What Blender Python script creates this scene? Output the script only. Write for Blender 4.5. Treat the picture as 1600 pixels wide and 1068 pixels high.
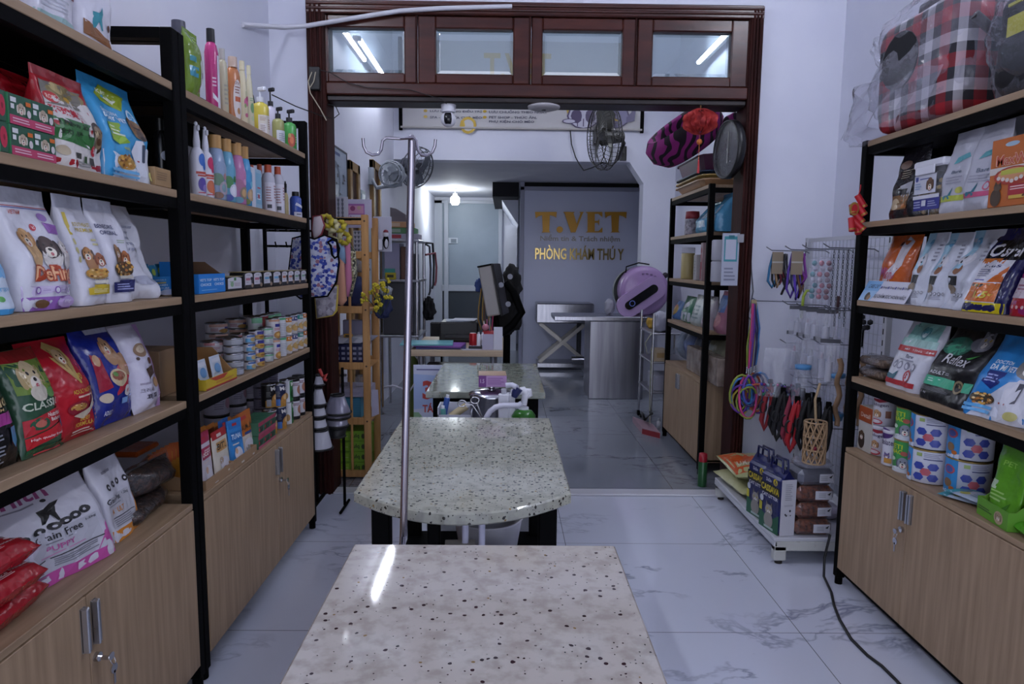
import bpy, math, random
from math import sin, cos, pi, radians, sqrt, atan2, tan
from mathutils import Vector, Matrix, noise

for o in list(bpy.data.objects):
    bpy.data.objects.remove(o)
SC = bpy.context.scene
COL = SC.collection

# ---------------------------------------------------------------- camera
YAW, PITCH, ROLL, CAMH, FPX = 0.010532, 0.116548, 0.0105, 1.35, 1066.7
_fw = Vector((sin(YAW)*cos(PITCH), cos(YAW)*cos(PITCH), -sin(PITCH)))
_r0 = Vector((cos(YAW), -sin(YAW), 0))
_u0 = _r0.cross(_fw)
_rt = _r0*cos(ROLL) + _u0*sin(ROLL)
_up = _u0*cos(ROLL) - _r0*sin(ROLL)
_cam = bpy.data.cameras.new('camera')
_cam.sensor_width = 36.0
_cam.lens = 36.0*FPX/1600.0
_cam.clip_start = 0.02
cam = bpy.data.objects.new('camera', _cam)
COL.objects.link(cam)
_m = Matrix((_rt, _up, -_fw)).transposed().to_4x4()
_m.translation = (0, 0, CAMH)
cam.matrix_world = _m
SC.camera = cam

# ---------------------------------------------------------------- world: overcast street light through the open shop front
w = bpy.data.worlds.new('street_daylight')
SC.world = w
w.use_nodes = True
_bg = w.node_tree.nodes['Background']
_bg.inputs[0].default_value = (0.80, 0.84, 1.0, 1)
_bg.inputs[1].default_value = 1.3
TUBE_POWER = 52.0
TUBE_COLOR = (0.84, 0.88, 1.0)
SC.view_settings.view_transform = 'Standard'
SC.view_settings.look = 'None'
SC.view_settings.exposure = 0.95
SC.view_settings.gamma = 1.0
SC.view_settings.use_curve_mapping = False


def ray(px, py):
    return _rt*((px-800)/FPX) + _up*((534-py)/FPX) + _fw

def at(px, py, Y):
    d = ray(px, py); t = Y/d.y
    return Vector((d.x*t, Y, CAMH+d.z*t))

def atz(px, py, Z):
    d = ray(px, py); t = (Z-CAMH)/d.z
    return Vector((d.x*t, d.y*t, Z))

def atx(px, py, X):
    d = ray(px, py); t = X/d.x
    return Vector((X, d.y*t, CAMH+d.z*t))

def solve_y(px, X, Z):
    k = (px-800)/FPX; dz = Z-CAMH
    a = _rt - _fw*k
    return -(X*a.x + dz*a.z)/a.y

def solve_z(py, X, Y):
    k = (534-py)/FPX
    a = _up - _fw*k
    return CAMH - (X*a.x + Y*a.y)/a.z

# ---------------------------------------------------------------- materials
def lin(h):
    if not isinstance(h, str):
        return tuple(h)
    out = []
    for i in (0, 2, 4):
        c = int(h[i:i+2], 16)/255
        out.append(c/12.92 if c <= .04045 else ((c+.055)/1.055)**2.4)
    return tuple(out)

_mats = {}
def new_mat(name):
    m = bpy.data.materials.new(name); m.use_nodes = True
    nt = m.node_tree
    return m, nt, nt.nodes['Principled BSDF']

def P(h, rough=.42, metal=0.0, wrinkle=0.0, spec=.5):
    """plain printed / painted / moulded surface with a slight procedural unevenness"""
    key = (h, rough, metal, wrinkle, spec)
    if key in _mats:
        return _mats[key]
    m, nt, b = new_mat('surface_%s' % (h if isinstance(h, str) else 'mix'))
    c = lin(h)
    b.inputs['Base Color'].default_value = (*c, 1)
    b.inputs['Roughness'].default_value = rough
    b.inputs['Metallic'].default_value = metal
    b.inputs['Specular IOR Level'].default_value = spec
    tc = nt.nodes.new('ShaderNodeTexCoord')
    n = nt.nodes.new('ShaderNodeTexNoise')
    n.inputs['Scale'].default_value = 28 if wrinkle else 60
    n.inputs['Detail'].default_value = 2.0
    nt.links.new(tc.outputs['Object'], n.inputs['Vector'])
    if wrinkle:
        bp = nt.nodes.new('ShaderNodeBump')
        bp.inputs['Strength'].default_value = wrinkle
        bp.inputs['Distance'].default_value = .012
        nt.links.new(n.outputs['Fac'], bp.inputs['Height'])
        nt.links.new(bp.outputs['Normal'], b.inputs['Normal'])
    else:
        mr = nt.nodes.new('ShaderNodeMapRange')
        mr.inputs['To Min'].default_value = max(.02, rough-.05)
        mr.inputs['To Max'].default_value = min(1, rough+.05)
        nt.links.new(n.outputs['Fac'], mr.inputs['Value'])
        nt.links.new(mr.outputs['Result'], b.inputs['Roughness'])
    _mats[key] = m
    return m

def film(h):
    return P(h, .30, 0, .35)

def clear(h='dfe4ee', a=.22, rough=.12):
    """thin see-through plastic or glass"""
    key = ('clear', h, a, rough)
    if key in _mats:
        return _mats[key]
    m, nt, b = new_mat('clear_film_'+h)
    nt.nodes.remove(b)
    out = nt.nodes['Material Output']
    tr = nt.nodes.new('ShaderNodeBsdfTransparent')
    tr.inputs[0].default_value = (.95, .95, .97, 1)
    df = nt.nodes.new('ShaderNodeBsdfDiffuse'); df.inputs[0].default_value = (*lin(h), 1)
    gl = nt.nodes.new('ShaderNodeBsdfGlossy'); gl.inputs['Roughness'].default_value = rough
    fr = nt.nodes.new('ShaderNodeFresnel'); fr.inputs[0].default_value = 1.45
    m1 = nt.nodes.new('ShaderNodeMixShader'); m1.inputs[0].default_value = a
    m2 = nt.nodes.new('ShaderNodeMixShader')
    tc = nt.nodes.new('ShaderNodeTexCoord')
    n = nt.nodes.new('ShaderNodeTexNoise'); n.inputs['Scale'].default_value = 22; n.inputs['Detail'].default_value = 3
    bp = nt.nodes.new('ShaderNodeBump'); bp.inputs['Strength'].default_value = .5; bp.inputs['Distance'].default_value = .02
    L = nt.links.new
    ge = nt.nodes.new('ShaderNodeNewGeometry'); io = nt.nodes.new('ShaderNodeMath'); io.operation = 'MULTIPLY_ADD'; io.inputs[1].default_value = 1/1.45-1.45; io.inputs[2].default_value = 1.45
    L(ge.outputs['Backfacing'], io.inputs[0]); L(io.outputs[0], fr.inputs[0])
    L(tc.outputs['Object'], n.inputs['Vector']); L(n.outputs['Fac'], bp.inputs['Height'])
    L(bp.outputs['Normal'], gl.inputs['Normal']); L(bp.outputs['Normal'], fr.inputs['Normal'])
    L(tr.outputs[0], m1.inputs[1]); L(df.outputs[0], m1.inputs[2])
    L(fr.outputs[0], m2.inputs[0]); L(m1.outputs[0], m2.inputs[1]); L(gl.outputs[0], m2.inputs[2])
    L(m2.outputs[0], out.inputs['Surface'])
    _mats[key] = m
    return m

def glow(name, color, strength):
    m, nt, b = new_mat(name)
    b.inputs['Base Color'].default_value = (.8, .8, .8, 1)
    b.inputs['Emission Color'].default_value = (*color, 1)
    b.inputs['Emission Strength'].default_value = strength
    return m

def noise_mix(name, c1, c2, scale, rough=.5, stretch=(1, 1, 1), detail=4, lo=.35, hi=.65, space='Object', metal=0.0, bump=0.0):
    m, nt, b = new_mat(name)
    L = nt.links.new
    tc = nt.nodes.new('ShaderNodeTexCoord')
    mp = nt.nodes.new('ShaderNodeMapping'); mp.inputs['Scale'].default_value = stretch
    n = nt.nodes.new('ShaderNodeTexNoise'); n.inputs['Scale'].default_value = scale; n.inputs['Detail'].default_value = detail
    cr = nt.nodes.new('ShaderNodeValToRGB')
    cr.color_ramp.elements[0].position = lo; cr.color_ramp.elements[0].color = (*lin(c1), 1)
    cr.color_ramp.elements[1].position = hi; cr.color_ramp.elements[1].color = (*lin(c2), 1)
    L(tc.outputs[space], mp.inputs[0]); L(mp.outputs[0], n.inputs['Vector']); L(n.outputs['Fac'], cr.inputs[0])
    L(cr.outputs[0], b.inputs['Base Color'])
    b.inputs['Roughness'].default_value = rough
    b.inputs['Metallic'].default_value = metal
    if bump:
        bp = nt.nodes.new('ShaderNodeBump'); bp.inputs['Strength'].default_value = bump; bp.inputs['Distance'].default_value = .01
        L(n.outputs['Fac'], bp.inputs['Height']); L(bp.outputs['Normal'], b.inputs['Normal'])
    return m

def marble_tile(name, size, ox, oy, base, vein, grout):
    m, nt, b = new_mat(name)
    L = nt.links.new; N = nt.nodes.new
    g = N('ShaderNodeNewGeometry')
    # veins: ridge of a warped noise
    w1 = N('ShaderNodeTexNoise'); w1.inputs['Scale'].default_value = 1.3; w1.inputs['Detail'].default_value = 5
    mp = N('ShaderNodeMapping'); mp.inputs['Scale'].default_value = (1.0, 2.2, 1.0); mp.inputs['Rotation'].default_value = (0, 0, .55)
    vm = N('ShaderNodeVectorMath'); vm.operation = 'MULTIPLY_ADD'
    vm.inputs[1].default_value = (.55, .55, .55)
    L(g.outputs['Position'], w1.inputs['Vector']); L(w1.outputs['Color'], vm.inputs[0]); L(g.outputs['Position'], vm.inputs[2])
    L(vm.outputs[0], mp.inputs[0])
    n = N('ShaderNodeTexNoise'); n.inputs['Scale'].default_value = .95; n.inputs['Detail'].default_value = 6; n.inputs['Roughness'].default_value = .62
    L(mp.outputs[0], n.inputs['Vector'])
    s = N('ShaderNodeMath'); s.operation = 'SUBTRACT'; s.inputs[1].default_value = .5; L(n.outputs['Fac'], s.inputs[0])
    a = N('ShaderNodeMath'); a.operation = 'ABSOLUTE'; L(s.outputs[0], a.inputs[0])
    cr = N('ShaderNodeValToRGB')
    cr.color_ramp.elements[0].position = 0; cr.color_ramp.elements[0].color = (*lin(vein), 1)
    cr.color_ramp.elements[1].position = .02; cr.color_ramp.elements[1].color = (*lin(base), 1)
    L(a.outputs[0], cr.inputs[0])
    # thin out the veins with a second noise
    n2 = N('ShaderNodeTexNoise'); n2.inputs['Scale'].default_value = 1.9; L(g.outputs['Position'], n2.inputs['Vector'])
    r2 = N('ShaderNodeMapRange'); r2.inputs['From Min'].default_value = .43; r2.inputs['From Max'].default_value = .62; L(n2.outputs['Fac'], r2.inputs['Value'])
    mx = N('ShaderNodeMix'); mx.data_type = 'RGBA'; L(r2.outputs['Result'], mx.inputs['Factor'])
    mx.inputs[6].default_value = (*lin(base), 1); L(cr.outputs[0], mx.inputs[7])
    # grout
    sx = N('ShaderNodeSeparateXYZ'); L(g.outputs['Position'], sx.inputs[0])
    ms = []
    for ax, off in ((0, ox), (1, oy)):
        ad = N('ShaderNodeMath'); ad.operation = 'SUBTRACT'; ad.inputs[1].default_value = off-size*20; L(sx.outputs[ax], ad.inputs[0])
        mo = N('ShaderNodeMath'); mo.operation = 'MODULO'; mo.inputs[1].default_value = size; L(ad.outputs[0], mo.inputs[0])
        lt = N('ShaderNodeMath'); lt.operation = 'LESS_THAN'; lt.inputs[1].default_value = .0032; L(mo.outputs[0], lt.inputs[0])
        ms.append(lt)
    mxm = N('ShaderNodeMath'); mxm.operation = 'MAXIMUM'; L(ms[0].outputs[0], mxm.inputs[0]); L(ms[1].outputs[0], mxm.inputs[1])
    m2 = N('ShaderNodeMix'); m2.data_type = 'RGBA'; L(mxm.outputs[0], m2.inputs['Factor']); L(mx.outputs[2], m2.inputs[6]); m2.inputs[7].default_value = (*lin(grout), 1)
    L(m2.outputs[2], b.inputs['Base Color'])
    b.inputs['Roughness'].default_value = .09
    return m

def granite(name, base, base2, dot, scale, thr, keep, rough=.06):
    m, nt, b = new_mat(name)
    L = nt.links.new; N = nt.nodes.new
    tc = N('ShaderNodeTexCoord')
    n = N('ShaderNodeTexNoise'); n.inputs['Scale'].default_value = 38; n.inputs['Detail'].default_value = 6
    L(tc.outputs['Object'], n.inputs['Vector'])
    cr = N('ShaderNodeValToRGB')
    cr.color_ramp.elements[0].position = .34; cr.color_ramp.elements[0].color = (*lin(base2), 1)
    cr.color_ramp.elements[1].position = .56; cr.color_ramp.elements[1].color = (*lin(base), 1)
    L(n.outputs['Fac'], cr.inputs[0])
    col = cr.outputs[0]
    for sc, t, kp, dc in ((scale, thr, keep, dot), (scale*2.1, thr*.85, keep+.12, dot), (scale*1.4, thr*1.1, .93, '8a7048')):
        nd = N('ShaderNodeTexNoise'); nd.inputs['Scale'].default_value = 70
        L(tc.outputs['Object'], nd.inputs['Vector'])
        va = N('ShaderNodeVectorMath'); va.operation = 'MULTIPLY_ADD'; va.inputs[1].default_value = (.006,)*3
        L(nd.outputs['Color'], va.inputs[0]); L(tc.outputs['Object'], va.inputs[2])
        v = N('ShaderNodeTexVoronoi'); v.inputs['Scale'].default_value = sc
        L(va.outputs[0], v.inputs['Vector'])
        lt = N('ShaderNodeMath'); lt.operation = 'LESS_THAN'; lt.inputs[1].default_value = t; L(v.outputs['Distance'], lt.inputs[0])
        sp = N('ShaderNodeSeparateColor'); L(v.outputs['Color'], sp.inputs[0])
        gt = N('ShaderNodeMath'); gt.operation = 'GREATER_THAN'; gt.inputs[1].default_value = kp; L(sp.outputs[0], gt.inputs[0])
        mu = N('ShaderNodeMath'); mu.operation = 'MULTIPLY'; L(lt.outputs[0], mu.inputs[0]); L(gt.outputs[0], mu.inputs[1])
        mx = N('ShaderNodeMix'); mx.data_type = 'RGBA'; L(mu.outputs[0], mx.inputs['Factor']); L(col, mx.inputs[6]); mx.inputs[7].default_value = (*lin(dc), 1)
        col = mx.outputs[2]
    L(col, b.inputs['Base Color'])
    b.inputs['Roughness'].default_value = rough
    return m

WALL = noise_mix('painted_plaster', 'd3d5e2', 'd9dbe6', 3, .75, detail=6)
CEIL = noise_mix('ceiling_paint', 'c8c9d2', 'd0d0d8', 3, .8)
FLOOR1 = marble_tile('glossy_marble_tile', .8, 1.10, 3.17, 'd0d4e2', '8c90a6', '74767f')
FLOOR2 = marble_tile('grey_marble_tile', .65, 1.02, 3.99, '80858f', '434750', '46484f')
OAK = noise_mix('oak_laminate', '8f765b', 'aa8f72', 9, .5, (6, 6, .35), 6, .3, .7)
OAKH = noise_mix('oak_laminate_shelf', '8f765b', 'aa8f72', 9, .5, (.35, 6, 6), 6, .3, .7)
MAHOG = noise_mix('mahogany_varnish', '32140f', '4c2218', 7, .28, (.5, 6, 3), 6, .3, .7)
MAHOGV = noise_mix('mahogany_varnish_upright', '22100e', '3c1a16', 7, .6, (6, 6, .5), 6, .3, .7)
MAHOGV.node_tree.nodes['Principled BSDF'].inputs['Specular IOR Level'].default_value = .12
PINE = noise_mix('pine_varnish', 'a87844', 'c2935c', 8, .45, (6, 6, .5), 5, .3, .7)
BLK = P('030304', .65, 0, 0, .08)
BLKM = P('030304', .7, 0, 0, .08)
WHT = P('dcdce4', .4)
STEEL = noise_mix('brushed_steel', '9a9aa2', 'b4b4bb', 6, .22, (8, 8, .4), 3, .3, .7, metal=1.0)
CHROME = P('c8c8cc', .14, 1.0)
ALU = P('b4b6bc', .3, .9)
GRAN1 = granite('granite_brown_specks', 'bdb6ae', 'a89f96', '3a262c', 44, .165, .38)
GRAN2 = granite('granite_fine_specks', 'a9a99b', '94958a', '302d2a', 62, .25, .4)
GRAN3 = granite('granite_green_grey', '8e9286', '7a8074', '4c4e46', 62, .2, .7)

# ---------------------------------------------------------------- mesh builder
class MB:
    def __init__(s, M=None):
        s.v = []; s.f = []; s.m = []; s.sm = []; s.mats = []; s.M = M
    def mi(s, m):
        for i, x in enumerate(s.mats):
            if x is m:
                return i
        s.mats.append(m)
        return len(s.mats)-1
    def add(s, vs, fs, m, smooth=False):
        o = len(s.v)
        if s.M is not None:
            s.v += [tuple(s.M @ Vector(v)) for v in vs]
        else:
            s.v += [tuple(v) for v in vs]
        ms = m if isinstance(m, list) else None
        k = None if ms else s.mi(m)
        for i, f in enumerate(fs):
            s.f.append([o+j for j in f]); s.m.append(s.mi(ms[i]) if ms else k); s.sm.append(smooth)
        return s
    def box(s, lo, hi, m, bev=0.0):
        lo = Vector(lo); hi = Vector(hi)
        for i in range(3):
            if lo[i] > hi[i]:
                lo[i], hi[i] = hi[i], lo[i]
        b = min(bev, min(hi-lo)*.45)
        if b <= 0:
            vs = [(x, y, z) for x in (lo.x, hi.x) for y in (lo.y, hi.y) for z in (lo.z, hi.z)]
            return s.add(vs, [(0, 1, 3, 2), (4, 6, 7, 5), (0, 4, 5, 1), (2, 3, 7, 6), (0, 2, 6, 4), (1, 5, 7, 3)], m)
        vs = []; idx = {}
        for sx in (0, 1):
            for sy in (0, 1):
                for sz in (0, 1):
                    c = [hi[i] if t else lo[i] for i, t in enumerate((sx, sy, sz))]
                    sg = [-1 if t else 1 for t in (sx, sy, sz)]
                    for a in range(3):
                        p = [c[i] + (0 if i == a else sg[i]*b) for i in range(3)]
                        idx[(sx, sy, sz, a)] = len(vs); vs.append(p)
        fs = []
        for a in range(3):
            o1, o2 = [i for i in range(3) if i != a]
            for t in (0, 1):
                q = []
                for (p1, p2) in ((0, 0), (1, 0), (1, 1), (0, 1)):
                    k = [0, 0, 0]; k[a] = t; k[o1] = p1; k[o2] = p2
                    q.append(idx[(*k, a)])
                fs.append(q)
            for p1 in (0, 1):
                for p2 in (0, 1):
                    k0 = [0, 0, 0]; k0[o1] = p1; k0[o2] = p2
                    k1 = list(k0); k1[a] = 1
                    fs.append([idx[(*k0, o1)], idx[(*k1, o1)], idx[(*k1, o2)], idx[(*k0, o2)]])
        for sx in (0, 1):
            for sy in (0, 1):
                for sz in (0, 1):
                    fs.append([idx[(sx, sy, sz, a)] for a in range(3)])
        return s.add(vs, fs, m)
    def cyl(s, p0, p1, r0, m, r1=None, n=16, caps=True, smooth=True):
        r1 = r0 if r1 is None else r1
        p0 = Vector(p0); p1 = Vector(p1)
        d = (p1-p0).normalized()
        a = d.orthogonal().normalized(); b = d.cross(a)
        vs = []
        for p, r in ((p0, r0), (p1, r1)):
            for i in range(n):
                t = 2*pi*i/n
                vs.append(p + (a*cos(t)+b*sin(t))*r)
        s.add(vs, [(i, (i+1) % n, n+(i+1) % n, n+i) for i in range(n)], m, smooth)
        if caps:
            s.add(vs[:n], [list(range(n))[::-1]], m); s.add(vs[n:], [list(range(n))], m)
        return s
    def lathe(s, prof, m, n=24, c=(0, 0, 0), smooth=True, a0=0, a1=2*pi):
        full = abs(a1-a0-2*pi) < 1e-6
        k = n if full else n+1
        vs = []
        for r, z in prof:
            for i in range(k):
                t = a0+(a1-a0)*i/n
                vs.append((c[0]+r*cos(t), c[1]+r*sin(t), c[2]+z))
        fs = []
        for j in range(len(prof)-1):
            for i in range(n):
                i2 = (i+1) % k
                fs.append((j*k+i, j*k+i2, (j+1)*k+i2, (j+1)*k+i))
        return s.add(vs, fs, m, smooth)
    def tube(s, pts, r, m, n=8, closed=False, smooth=True):
        pts = [Vector(p) for p in pts]
        N = len(pts)
        rs = r if isinstance(r, (list, tuple)) else [r]*N
        tang = []
        for i in range(N):
            if closed:
                t = pts[(i+1) % N]-pts[i-1]
            else:
                t = pts[min(i+1, N-1)]-pts[max(i-1, 0)]
            tang.append(t.normalized() if t.length > 1e-9 else Vector((0, 0, 1)))
        a = tang[0].orthogonal().normalized()
        vs = []
        for i in range(N):
            a = (a - tang[i]*a.dot(tang[i]))
            a = a.normalized() if a.length > 1e-6 else tang[i].orthogonal().normalized()
            b = tang[i].cross(a)
            for j in range(n):
                t = 2*pi*j/n
                vs.append(pts[i]+(a*cos(t)+b*sin(t))*rs[i])
        fs = []
        for i in range(N if closed else N-1):
            i2 = (i+1) % N
            for j in range(n):
                fs.append((i*n+j, i*n+(j+1) % n, i2*n+(j+1) % n, i2*n+j))
        s.add(vs, fs, m, smooth)
        if not closed:
            s.add(vs[:n], [list(range(n))[::-1]], m); s.add(vs[-n:], [list(range(n))], m)
        return s
    def prism(s, poly, h0, h1, m, axis='z', smooth=False):
        n = len(poly)
        def mk(p, h):
            return {'z': (p[0], p[1], h), 'y': (p[0], h, p[1]), 'x': (h, p[0], p[1])}[axis]
        vs = [mk(p, h0) for p in poly]+[mk(p, h1) for p in poly]
        s.add(vs, [list(range(n))[::-1], list(range(n, 2*n))], m)
        return s.add(vs, [(i, (i+1) % n, n+(i+1) % n, n+i) for i in range(n)], m, smooth)
    def grid(s, fn, nu, nv, m, smooth=True):
        vs = [fn(i/nu, j/nv) for j in range(nv+1) for i in range(nu+1)]
        k = nu+1
        return s.add(vs, [(j*k+i, j*k+i+1, (j+1)*k+i+1, (j+1)*k+i) for j in range(nv) for i in range(nu)], m, smooth)
    def ball(s, c, r, m, n=14, sc=(1, 1, 1)):
        c = Vector(c)
        k = n//2
        def fn(u, v):
            t = 2*pi*u; p = pi*(v-.5)
            return (c.x+r*sc[0]*cos(p)*cos(t), c.y+r*sc[1]*cos(p)*sin(t), c.z+r*sc[2]*sin(p))
        return s.grid(fn, n, k, m)
    def build(s, name, parent=None, loc=None, rot=None):
        me = bpy.data.meshes.new(name)
        me.from_pydata(s.v, [], s.f)
        for m in s.mats:
            me.materials.append(m)
        me.polygons.foreach_set('material_index', s.m)
        me.polygons.foreach_set('use_smooth', s.sm)
        me.update()
        o = bpy.data.objects.new(name, me)
        COL.objects.link(o)
        if parent is not None:
            o.parent = parent
        if loc is not None:
            o.location = loc
        if rot is not None:
            o.rotation_euler = rot
        return o

def thing(name, label, cat, loc=(0, 0, 0), rz=0.0, group=None):
    o = bpy.data.objects.new(name, None)
    o.empty_display_size = .05
    COL.objects.link(o)
    o.location = loc; o.rotation_euler = (0, 0, rz)
    o['label'] = label; o['category'] = cat
    if group:
        o['group'] = group
    return o

def tag(o, label, cat, group=None, kind=None):
    o['label'] = label; o['category'] = cat
    if group:
        o['group'] = group
    if kind:
        o['kind'] = kind
    return o

def struct(name, mb, parent=None):
    o = mb.build(name, parent)
    if parent is None:
        o['kind'] = 'structure'
    return o

def dup(root, loc, rz, label, group=None):
    r = root.copy(); COL.objects.link(r)
    r.location = loc; r.rotation_euler = (0, 0, rz)
    r['label'] = label
    if group:
        r['group'] = group
    for ch in list(root.children):
        c = ch.copy(); COL.objects.link(c); c.parent = r
        for g in list(ch.children):
            d = g.copy(); COL.objects.link(d); d.parent = c
    return r

# ---------------------------------------------------------------- print on surfaces
_txt = {}
def text_geo(t, bold=0.0):
    key = (t, bold)
    if key not in _txt:
        c = bpy.data.curves.new('t', 'FONT'); c.body = t; c.resolution_u = 2; c.offset = bold
        o = bpy.data.objects.new('t', c)
        me = bpy.data.meshes.new_from_object(o)
        vs = [(v.co.x, v.co.y) for v in me.vertices]
        fs = [list(p.vertices) for p in me.polygons]
        bpy.data.objects.remove(o); bpy.data.curves.remove(c); bpy.data.meshes.remove(me)
        if vs:
            x0 = min(v[0] for v in vs); x1 = max(v[0] for v in vs); y0 = min(v[1] for v in vs); y1 = max(v[1] for v in vs)
            vs = [((x-x0)/max(1e-6, x1-x0), (y-y0)/max(1e-6, y1-y0)) for x, y in vs]
        _txt[key] = (vs, fs)
    return _txt[key]

def ell(cx, cy, rx, ry, n=14):
    return [(cx+rx*cos(2*pi*i/n), cy+ry*sin(2*pi*i/n)) for i in range(n)]

def expand(els, asp):
    """asp = height/width of the face; turns the picture macros into plain shapes"""
    out = []
    for e in els:
        k = e[0]
        if k == 'dog':
            _, cx, cy, r, c1, c2 = e[:6]
            ry = r/asp
            out += [('e', cx-.82*r, cy-.08*ry, .3*r, .72*ry, c2), ('e', cx+.82*r, cy-.08*ry, .3*r, .72*ry, c2),
                    ('e', cx, cy, .85*r, ry, c1), ('e', cx, cy-.42*ry, .48*r, .45*ry, 'e8dfd0'),
                    ('e', cx, cy-.2*ry, .17*r, .13*ry, '1a1210'), ('e', cx-.34*r, cy+.22*ry, .11*r, .12*ry, '1a1210'),
                    ('e', cx+.34*r, cy+.22*ry, .11*r, .12*ry, '1a1210'), ('e', cx, cy-.6*ry, .15*r, .16*ry, 'b85a62')]
        elif k == 'cat':
            _, cx, cy, r, c1, c2 = e[:6]
            ry = r/asp
            out += [('p', [(cx-.85*r, cy+.2*ry), (cx-.2*r, cy+.7*ry), (cx-.75*r, cy+1.35*ry)], c2),
                    ('p', [(cx+.85*r, cy+.2*ry), (cx+.75*r, cy+1.35*ry), (cx+.2*r, cy+.7*ry)], c2),
                    ('e', cx, cy, .95*r, .85*ry, c1), ('e', cx, cy-.35*ry, .4*r, .32*ry, 'e5e0da'),
                    ('e', cx-.4*r, cy+.15*ry, .17*r, .15*ry, 'c9b04a'), ('e', cx+.4*r, cy+.15*ry, .17*r, .15*ry, 'c9b04a'),
                    ('e', cx-.4*r, cy+.15*ry, .06*r, .12*ry, '101010'), ('e', cx+.4*r, cy+.15*ry, .06*r, .12*ry, '101010'),
                    ('e', cx, cy-.2*ry, .1*r, .08*ry, '5a3030')]
        elif k == 'ln':
            _, x0, y0, x1, y1, n, c = e
            rnd = random.Random(int((x0*71+y0*37)*1000))
            h = (y1-y0)/n
            for i in range(n):
                yy = y1-(i+.5)*h
                out.append(('r', x0, yy-h*.22, x0+(x1-x0)*rnd.uniform(.7, 1), yy+h*.22, c))
        elif k == 'kib':
            _, cx, cy, rx, ry, c, n = e
            rnd = random.Random(n*7+int(cx*100))
            out.append(('e', cx, cy, rx, ry*.8, c))
            for i in range(n):
                t = rnd.uniform(0, 2*pi); q = sqrt(rnd.random())*.9
                cc = rnd.choice(('d9a450', '7a4a22', 'b5783a', 'e6c489'))
                out.append(('e', cx+rx*q*cos(t), cy+ry*q*sin(t), rx*.13, ry*.15, cc))
        elif k == 'ring':
            _, cx, cy, r, c, c2 = e
            out += [('e', cx, cy, r, r/asp, c), ('e', cx, cy, r*.68, r*.68/asp, c2)]
        else:
            out.append(e)
    return out

def art(mb, S, els, asp, fin=None, off=.0007):
    """tessellate print elements onto the surface S(u, v, off)"""
    fin = fin or (lambda c: P(c, .4))
    for i, e in enumerate(expand(els, asp)):
        o = off+.00010*i
        k = e[0]
        if k == 'r':
            _, x0, y0, x1, y1, c = e
            nu = max(1, int(abs(x1-x0)*12)); nv = max(1, int(abs(y1-y0)*12))
            mb.grid(lambda u, v: S(x0+(x1-x0)*u, y0+(y1-y0)*v, o), nu, nv, fin(c), False)
        elif k in ('e', 'p'):
            if k == 'e':
                _, cx, cy, rx, ry, c = e
                n = 12 if rx < .08 else 20
                pts = ell(cx, cy, rx, ry, n)
            else:
                _, pts, c = e
                if len(pts) > 2:
                    q = []
                    for a in range(len(pts)):
                        p0 = pts[a]; p1 = pts[(a+1) % len(pts)]
                        L_ = sqrt((p1[0]-p0[0])**2+(p1[1]-p0[1])**2)
                        kk = max(1, int(L_*9))
                        q += [(p0[0]+(p1[0]-p0[0])*t/kk, p0[1]+(p1[1]-p0[1])*t/kk) for t in range(kk)]
                    pts = q
                cx = sum(p[0] for p in pts)/len(pts); cy = sum(p[1] for p in pts)/len(pts)
                rx = max(abs(p[0]-cx) for p in pts)
            n = len(pts)
            rings = 1 if rx < .07 else 3
            vs = [S(cx, cy, o)]
            for j in range(1, rings+1):
                vs += [S(cx+(p[0]-cx)*j/rings, cy+(p[1]-cy)*j/rings, o) for p in pts]
            fs = [(0, 1+a, 1+(a+1) % n) for a in range(n)]
            for j in range(1, rings):
                b0 = 1+(j-1)*n; b1 = 1+j*n
                fs += [(b0+a, b1+a, b1+(a+1) % n, b0+(a+1) % n) for a in range(n)]
            mb.add(vs, fs, fin(c))
        elif k == 't':
            _, t, x0, y0, x1, y1, c = e[:7]
            sh = e[7] if len(e) > 7 else 0.0
            vs, fs = text_geo(t, e[8] if len(e) > 8 else .012)
            mb.add([S(x0+(x1-x0)*x+sh*(y1-y0)*y, y0+(y1-y0)*y, o) for x, y in vs], fs, fin(c))
    return mb

def plane_S(o, ux, uy, nrm):
    """flat face: origin, full width vector, full height vector, outward normal"""
    o = Vector(o); ux = Vector(ux); uy = Vector(uy); nrm = Vector(nrm).normalized()
    return lambda u, v, off=0: o+ux*u+uy*v+nrm*off

def cyl_S(r, h, span, c=(0, 0, 0), z0=0.0):
    def S(u, v, off=0):
        a = (u-.5)*span
        return Vector((c[0]+(r+off)*sin(a), c[1]-(r+off)*cos(a), c[2]+z0+v*h))
    return S
# ================================================================ ROOM
XL, XR, YD, YB = -1.30, 1.85, 3.9, 7.2
BXL, BXR = -1.16, 1.75
T = .12
CH = 3.55
def wallbox(name, lo, hi, m=None):
    return struct(name, MB().box(lo, hi, m or WALL))

wallbox('floor', (XL-.1, -1.7, -.1), (XR+.1, YD, 0), FLOOR1)
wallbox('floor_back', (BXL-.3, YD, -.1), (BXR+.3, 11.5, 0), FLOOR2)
struct('trim_1', MB().box((-.99, YD-.055, 0), (1.31, YD+.045, .012), P('c9c9d0', .3), .004))
wallbox('wall_left', (XL-T, -1.7, 0), (XL, YD+.15, CH))
wallbox('wall_right', (XR, -1.7, 0), (XR+T, YD+.15, CH))
wallbox('ceiling', (XL-T, -1.7, CH), (XR+T, YD+.15, CH+.1), CEIL)
wd = MB()
wd.box((XL, YD, 0), (-1.085, YD+.12, CH), WALL)
wd.box((1.385, YD, 0), (XR, YD+.12, CH), WALL)
wd.box((-1.085, YD, 2.735), (1.385, YD+.12, CH), WALL)
struct('wall_doorway', wd)
wf = MB()
wf.box((XL, -1.7, 2.75), (XR, -1.58, CH), WALL)
wf.box((XL, -1.7, 0), (XL+.16, -1.58, 2.75), WALL)
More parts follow.
